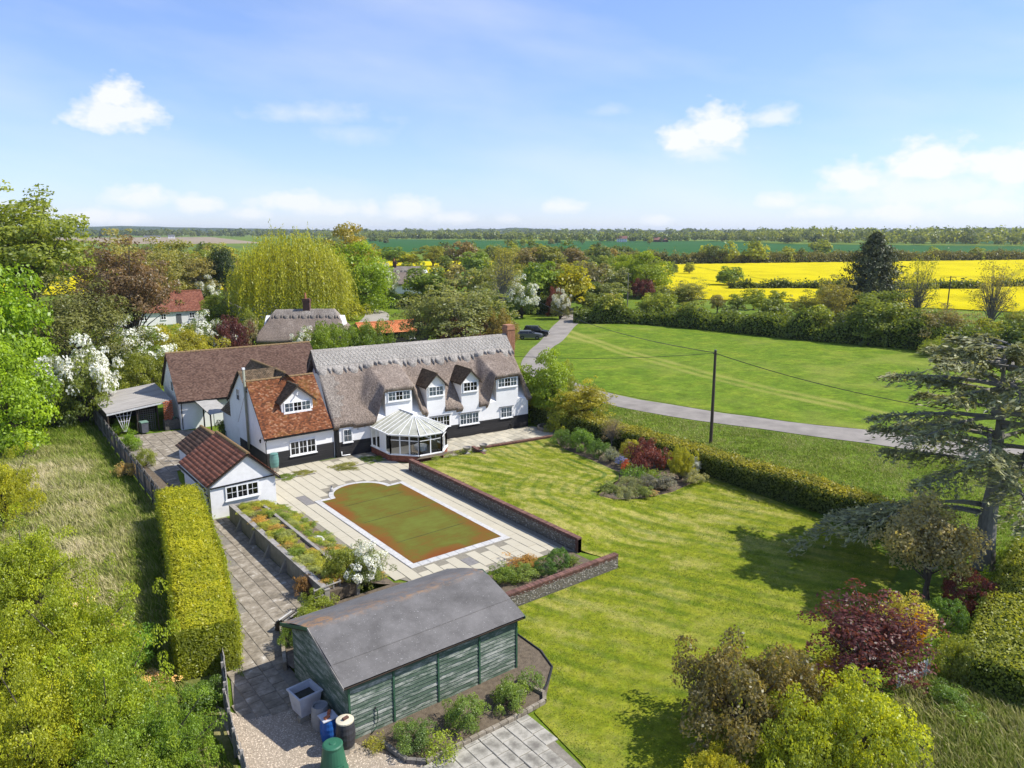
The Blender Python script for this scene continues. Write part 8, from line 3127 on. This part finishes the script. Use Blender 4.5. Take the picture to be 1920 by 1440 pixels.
FOL = [(.11, .14, .03), (.14, .17, .03), (.08, .11, .025), (.15, .14, .05), (.17, .19, .035), (.07, .095, .03)]
ROWS = [
    ([(108, 110), (113.5, 101), (117.5, 86), (119.5, 68), (123.5, 53), (121, 32)], 20, 4.2, 6.6, "loose bush growing out of the tall field hedge", "bushes in the field hedge", 12),
    ([(128, 128), (136, 108), (142, 92), (150, 104), (165, 96)], 9, 3.5, 6.0, "scrubby bush on the strip between field hedge and rape", "scrub behind the field hedge", 13),
    ([(296, 286), (345, 253), (400, 229), (470, 201)], 16, 4.5, 8.5, "small round hedgerow tree between the rape and the dark wheat", "hedgerow trees behind the rape field", 1),
    ([(322, 262), (345, 247), (372, 236)], 6, 10.0, 13.5, "taller tree in the clump between the rape and the dark wheat", "taller clump behind the rape field", 2),
    ([(238, 376), (275, 350), (318, 318), (300, 292)], 16, 7.0, 12.0, "bushy tree in the belt behind the northern rape field", "trees behind the northern rape field", 3),
    ([(495, 190), (560, 158), (640, 112)], 9, 5.0, 9.5, "scattered small tree at the far right edge of the rape", "small trees at the rape's far edge", 4),
    ([(58, 232), (78, 262), (95, 320), (120, 420)], 9, 8.0, 13.0, "leafy tree behind the willow and red-roofed cottage", "trees beyond the red-roofed cottage", 5),
    ([(-30, 330), (40, 300), (66, 330), (110, 470)], 9, 7.0, 12.0, "tree in the hollow before the brown ploughed field", "trees before the ploughed field", 6),
    ([(168, 262), (205, 248), (232, 240), (262, 262)], 10, 7.0, 11.5, "mixed tree of the middle belt beyond the lane gardens", "middle belt trees", 7),
    ([(206, 190), (226, 200), (250, 196)], 4, 5.0, 8.5, "bushy tree at the rape field's near left corner", "bushes at the rape corner", 8),
    ([(130, 150), (145, 160), (165, 172)], 6, 6.0, 9.5, "garden tree behind the lane bend", "garden trees behind the lane bend", 9),
    ([(470, 265), (560, 330), (700, 400)], 5, 8.0, 12.0, "lone tree on the dark wheat field's hedge line", "trees in the wheat", 10),
    ([(430, 560), (520, 640), (640, 720), (760, 660)], 7, 8.0, 13.0, "distant tree standing along the wheat field boundary", "trees along the wheat boundary", 11),
]
for line, n, h0, h1, lb, gr, sd in ROWS:
    rr_ = random.Random(100 + sd)
    for x, y in along(line, n, sd):
        h = rr_.uniform(h0, h1)
        key = rr_.choice(("mid_a", "mid_b")) if math.hypot(x, y) < 420 else rr_.choice(("far_0", "far_1", "far_2"))
        plant("hedgerow_tree", lb, "tree", key, (x, y, 0), h, h * rr_.uniform(.38, .55), rr_.choice(FOL), gr)


# ------------------------------------------------------------------ distant woods that read as one mass
def wood(name, label, line, n, h, depth, seed, color, card=3.2, per=70):
    rnd = np.random.default_rng(seed)
    pts = np.array(along(line, n, seed, depth))
    Ps, Ns = [], []
    for (x, y) in pts:
        hh = h * rnd.uniform(.65, 1.15)
        r = hh * rnd.uniform(.38, .55)
        d = sphere_dirs(per, rnd, -.7)
        q = rnd.uniform(.6, 1, per)[:, None]
        Ps.append(np.array([x, y, hh * .52]) + d * np.array([r, r, hh * .5]) * q)
        Ns.append(d + np.array([0, 0, .3]))
    P, Nn = np.concatenate(Ps), np.concatenate(Ns)
    P[:, 2] = np.maximum(P[:, 2], .3)
    V, F, L = cards(P, Nn, card, .6, .75, rnd=rnd)
    me = np_mesh(name, V, F, np.clip(np.repeat(rnd.random(n), per) * .7 + .3 * L, 0, 1))
    me.materials.append(MATS["leaf"])
    o = link(name, me)
    o.color = (*color, 1)
    return tag(o, label, "wood", kind='stuff')


wood("woodland", "mixed wood along the far side of the dark wheat field", [(1100, 850), (1010, 700), (935, 580), (985, 430), (1020, 335), (1200, 120), (1300, -100)], 330, 17, 26, 201, (.12, .14, .035))
wood("woodland", "thick wood behind the wheat on the right", [(1180, 760), (1100, 560), (1160, 360), (1350, 130)], 260, 22, 50, 202, (.10, .125, .035), 4.2, 60)
wood("woodland", "tree belt beyond the middle of the wheat field", [(765, 1500), (800, 1220), (838, 1020), (960, 920), (1085, 830)], 260, 15, 22, 203, (.11, .135, .035))
wood("woodland", "tree belt behind the brown ploughed field", [(-300, 2000), (0, 2150), (200, 2280), (640, 2230), (900, 1900), (765, 1500)], 260, 16, 45, 204, (.10, .125, .035))
wood("woodland", "dark distant woods towards the left horizon", [(100, 2300), (500, 2350), (900, 2100), (1400, 1900)], 260, 22, 120, 205, (.07, .095, .03), 6.5, 40)
wood("woodland", "dark distant woods towards the right horizon", [(1500, 1800), (1750, 1300), (1900, 900), (2200, 500), (2300, 200)], 330, 22, 120, 206, (.075, .10, .03), 6.5, 40)
wood("woodland", "faint far woods along the horizon", [(-500, 3000), (400, 3300), (1600, 2900), (2400, 2200), (3000, 1300), (3400, 300)], 420, 24, 180, 207, (.045, .065, .026), 9, 26)
wood("woodland", "scattered trees and hedges on the plain beyond the wheat", [(350, 900), (480, 1000), (600, 1250), (700, 1350)], 60, 10, 60, 208, (.09, .11, .03), 2.6, 50)
wood("woodland", "tree clump around the far white farmhouse", [(830, 870), (880, 830), (950, 780)], 40, 12, 14, 209, (.075, .10, .03), 2.6, 60)


# ------------------------------------------------------------------ grasses
def grass_mat2(name, stops):
    m, t, b = new_mat(name)
    c = ramp(t, attr(t, "lv"), stops)
    t.nodes.remove(b)
    d = N(t, "ShaderNodeBsdfDiffuse")
    tr = t.nodes.new("ShaderNodeBsdfTranslucent")
    mx = t.nodes.new("ShaderNodeMixShader")
    mx.inputs[0].default_value = .3
    t.links.new(c, d.inputs["Color"])
    t.links.new(c, tr.inputs["Color"])
    t.links.new(d.outputs[0], mx.inputs[1])
    t.links.new(tr.outputs[0], mx.inputs[2])
    t.links.new(mx.outputs[0], t.nodes["Material Output"].inputs[0])


grass_mat2("long_grass", [(.05, (.09, .165, .014)), (.35, (.20, .26, .035)), (.6, (.38, .37, .13)), (.95, (.66, .57, .36))])


def blades(name, label, poly, n, h, wd, seed, straw, zf=None, hole=None, clump=1.0):
    rnd = np.random.default_rng(seed)
    P = np.array(poly)
    x = rnd.uniform(P[:, 0].min(), P[:, 0].max(), n * 2)
    y = rnd.uniform(P[:, 1].min(), P[:, 1].max(), n * 2)
    k = inside(x, y, poly)
    dn = .35 + .65 * vnoise(x, y, 1.6 * clump, seed)
    k &= rnd.random(2 * n) < dn
    if hole is not None:
        k &= ~hole(x, y)
    x, y = x[k], y[k]
    m = len(x)
    z = np.zeros(m) if zf is None else zf(x, y)
    st = straw(x, y) + rnd.normal(size=m) * .13
    hh = h * rnd.uniform(.5, 1.3, m) * (.55 + .9 * vnoise(x, y, .9, seed + 2))
    a = rnd.uniform(0, 2 * math.pi, m)
    ax, ay = np.cos(a) * wd * .5, np.sin(a) * wd * .5
    wind = .35 + .2 * vnoise(x, y, .3, seed + 5)
    lx = hh * (wind * -.6 + rnd.normal(size=m) * .38)
    ly = hh * (wind * .5 + rnd.normal(size=m) * .38)
    b0 = np.stack([x - ax, y - ay, z], 1)
    b1 = np.stack([x + ax, y + ay, z], 1)
    mid0 = np.stack([x - ax * .8 + lx * .4, y - ay * .8 + ly * .4, z + hh * .6], 1)
    mid1 = np.stack([x + ax * .8 + lx * .4, y + ay * .8 + ly * .4, z + hh * .6], 1)
    tip0 = np.stack([x - ax * .2 + lx, y - ay * .2 + ly, z + hh], 1)
    V = np.stack([b0, b1, mid1, mid0, tip0], 1).reshape(-1, 3)
    i = np.arange(m) * 5
    F = np.concatenate([np.stack([i, i + 1, i + 2, i + 2], 1), np.stack([i + 3, i + 2, i + 4, i + 4], 1)])
    F = np.concatenate([np.stack([i, i + 1, i + 2], 1), np.stack([i, i + 2, i + 3], 1), np.stack([i + 3, i + 2, i + 4], 1)])
    me = np_mesh(name, V, F, np.clip(np.tile(st, 3), 0, 1))
    o = link(name, me, "long_grass")
    return tag(o, label, "grass", kind='stuff')


def straw_l(x, y):
    v = .55 * vnoise(x, y, .28, 3) + .45 * vnoise(x, y, .9, 4)
    edge = sstep(0, 2.5, seg_dist(x, y, [(10.6, 83.0), (9.9, 51.0), (7.0, 34.9), (6.2, 24)]))
    core = np.exp(-((x - 5.5) / 4.5) ** 2) * sstep(33, 42, y) * (1 - sstep(64, 76, y))
    return np.clip(.18 + .50 * core * (.25 + 1.2 * v) * (.45 + .55 * edge) + .2 * v, 0, 1)


blades("meadow_grass", "tall rough grass, green with bleached straw patches, left of the fence", [(-6, 84), (10.4, 82), (10.1, 60), (9.9, 49), (8.8, 44), (7.2, 36), (6.1, 29), (6.2, 23), (5.4, 16), (-8, 20)], 120000, .42, .045, 71, straw_l)
blades("meadow_grass", "lush long grass in the lower right corner", [(20.5, 10.5), (28.8, 11.6), (33.2, 10.2), (33, 7.5), (27, 4), (12, 4.5)], 30000, .38, .04, 72, lambda x, y: .36 + .25 * vnoise(x, y, .7, 5), clump=1.3)
blades("lawn_tufts", "fine short grass of the lawn", LAWN, 170000, .035, .03, 73, lambda x, y: .34 + .4 * lawn_wear(x, y) - .12 * lawn_stripe(x, y), zf=lambda x, y: lawn_h(x, y), clump=2.5)
blades("verge_grass", "grass of the verge between the hedge and the lane", [(46.2, 56), (55.0, 58), (54.9, 52), (56.5, 44.5), (60.0, 35.3), (63.2, 26.0), (66.0, 13.5), (48, 10), (46.2, 24)], 60000, .12, .06, 74, lambda x, y: .30 + .25 * vnoise(x, y, .5, 6), clump=1.2)
blades("bank_grass", "green edge of grass between the path and the clipped hedge", [(11.9, 47), (11.2, 41), (9.6, 33), (8.2, 28.5), (7.9, 29.5), (9.5, 36), (11.0, 43)], 9000, .22, .03, 75, lambda x, y: .12 + .2 * vnoise(x, y, .9, 6))

# ------------------------------------------------------------------ bedding plants and flowers
rb = random.Random(9)
KINDS = [((.20, .22, .04), "yellow-green"), ((.12, .17, .03), "green"), ((.27, .20, .06), "rusty"), ((.19, .22, .09), "grey-green")]
for i in range(48):
    cc, nm_ = KINDS[rb.choice((0, 0, 1, 1, 2, 3))]
    y = 32.3 + 13.5 * (i + rb.random()) / 48
    plant("planter_plant", f"low {nm_} plant growing in the raised concrete planter", "plant", rb.choice(("dome_a", "herb", "open", "dome_b")), (rb.uniform(13.7, 14.7), y, .84), rb.uniform(.2, .42), rb.uniform(.35, .6), cc, f"{nm_} plants in the raised planter")
for i in range(72):
    cc, nm_ = KINDS[rb.choice((0, 0, 1, 1, 2, 3))]
    y = 32.5 + 13.6 * (i + rb.random()) / 72
    x = rb.uniform(15.25, 16.8)
    if abs(x - 15.9) < .55 and abs(y - 38.9) < .5:
        continue
    plant("rockery_plant", f"low {nm_} rockery plant on the bank beside the patio", "plant", rb.choice(("dome_a", "herb", "open", "dome_b")), (x, y, .05 + .75 * max(0, 1 - (x - 15.08) / 1.9) ** 1.3), rb.uniform(.16, .38), rb.uniform(.32, .6), cc, f"{nm_} rockery plants")


def flower(label, loc, s, h, c, stem=(.11, .16, .04)):
    o = thing("flower_clump", label, "flowers", loc)
    a = link("foliage", PROTO["herb"][1], None, o)
    a.color = (*stem, 1)
    a.scale = (s * .9, s * .9, h * .6)
    b_ = link("blossom", BLOSSOM, None, o)
    b_.color = (*c, 1)
    b_.scale = (s, s, h * .62)


flower("vivid purple iris flowers at the rockery end", (16.55, 34.6, .15), .34, .65, (.19, .10, .52))
flower("pink thrift flowers in the rockery", (15.75, 43.6, .4), .38, .35, (.52, .14, .26))
flower("darker pink flowers towards the patio side of the rockery", (16.35, 43.2, .15), .3, .3, (.45, .12, .2))
flower("pale pink flowers beside the rockery stone", (16.1, 41.9, .2), .28, .3, (.68, .5, .45))
flower("bright orange poppies in the long border", (39.6, 37.1, .15), .36, .95, (.75, .17, .06))
flower("white bedding flowers at the tip of the border", (35.2, 33.6, .3), .3, .35, (.75, .72, .62))
flower("orange flowers on the front edge of the border", (37.6, 32.6, .15), .4, .3, (.6, .42, .16))
flower("blue flowers on the lawn side of the border", (40.9, 38.9, .1), .45, .6, (.34, .36, .62))
flower("white flowers against the dark clipped hedge", (43.5, 33.8, .1), .5, 1.2, (.72, .72, .68))
flower("orange azalea flowers beside the purple maple", (30.6, 12.6, .1), .42, 1.5, (.72, .33, .02))
flower("yellow azalea flowers beside the purple maple", (31.7, 12.5, .1), .40, 1.6, (.75, .42, .02))
flower("red bedding flowers at the corner of the garden wall", (28.3, 48.4, .05), .18, .35, (.45, .02, .04))
for i in range(16):
    x, y = rb.uniform(21, 32), rb.uniform(5.5, 11)
    if y > 6 + (x - 21) * .25:
        plant("weed_clump", "leafy green weed clump in the lush grass corner", "plant", rb.choice(("herb", "dome_b")), (x, y, 0), rb.uniform(.4, .75), rb.uniform(.5, 1.0), rb.choice(((.10, .16, .03), (.13, .18, .03), (.08, .14, .025))), "weed clumps in the lush grass")
# heaps of dead cuttings on the rough ground
for (x, y, r, h, lb) in ((5.0, 30.3, .95, .5, "heap of pale dead cuttings beside the nettles"), (4.2, 35.4, 1.0, .55, "brown dead fern heap on the rough grass"), (3.4, 37.2, .8, 1.5, "bleached dead stalks standing in the rough grass")):
    plant("cuttings_heap", lb, "heap", "open", (x, y, 0), h, r, (.40, .31, .19) if h < 1 else (.45, .42, .33), None)

# ------------------------------------------------------------------ air
m, t, b = new_mat("haze_air")
t.nodes.remove(b)
pv = t.nodes.new("ShaderNodeVolumePrincipled")
pv.inputs["Color"].default_value = (.80, .88, 1.0, 1)
pv.inputs["Density"].default_value = 0.00007
pv.inputs["Anisotropy"].default_value = .2
t.links.new(pv.outputs[0], t.nodes["Material Output"].inputs["Volume"])
HAZE = True
if HAZE:
    mb = MB()
    mb.box(-6000, 9000, -3000, 9000, -1.2, 60)
    tag(mb.build("haze", "haze_air"), kind='stuff')
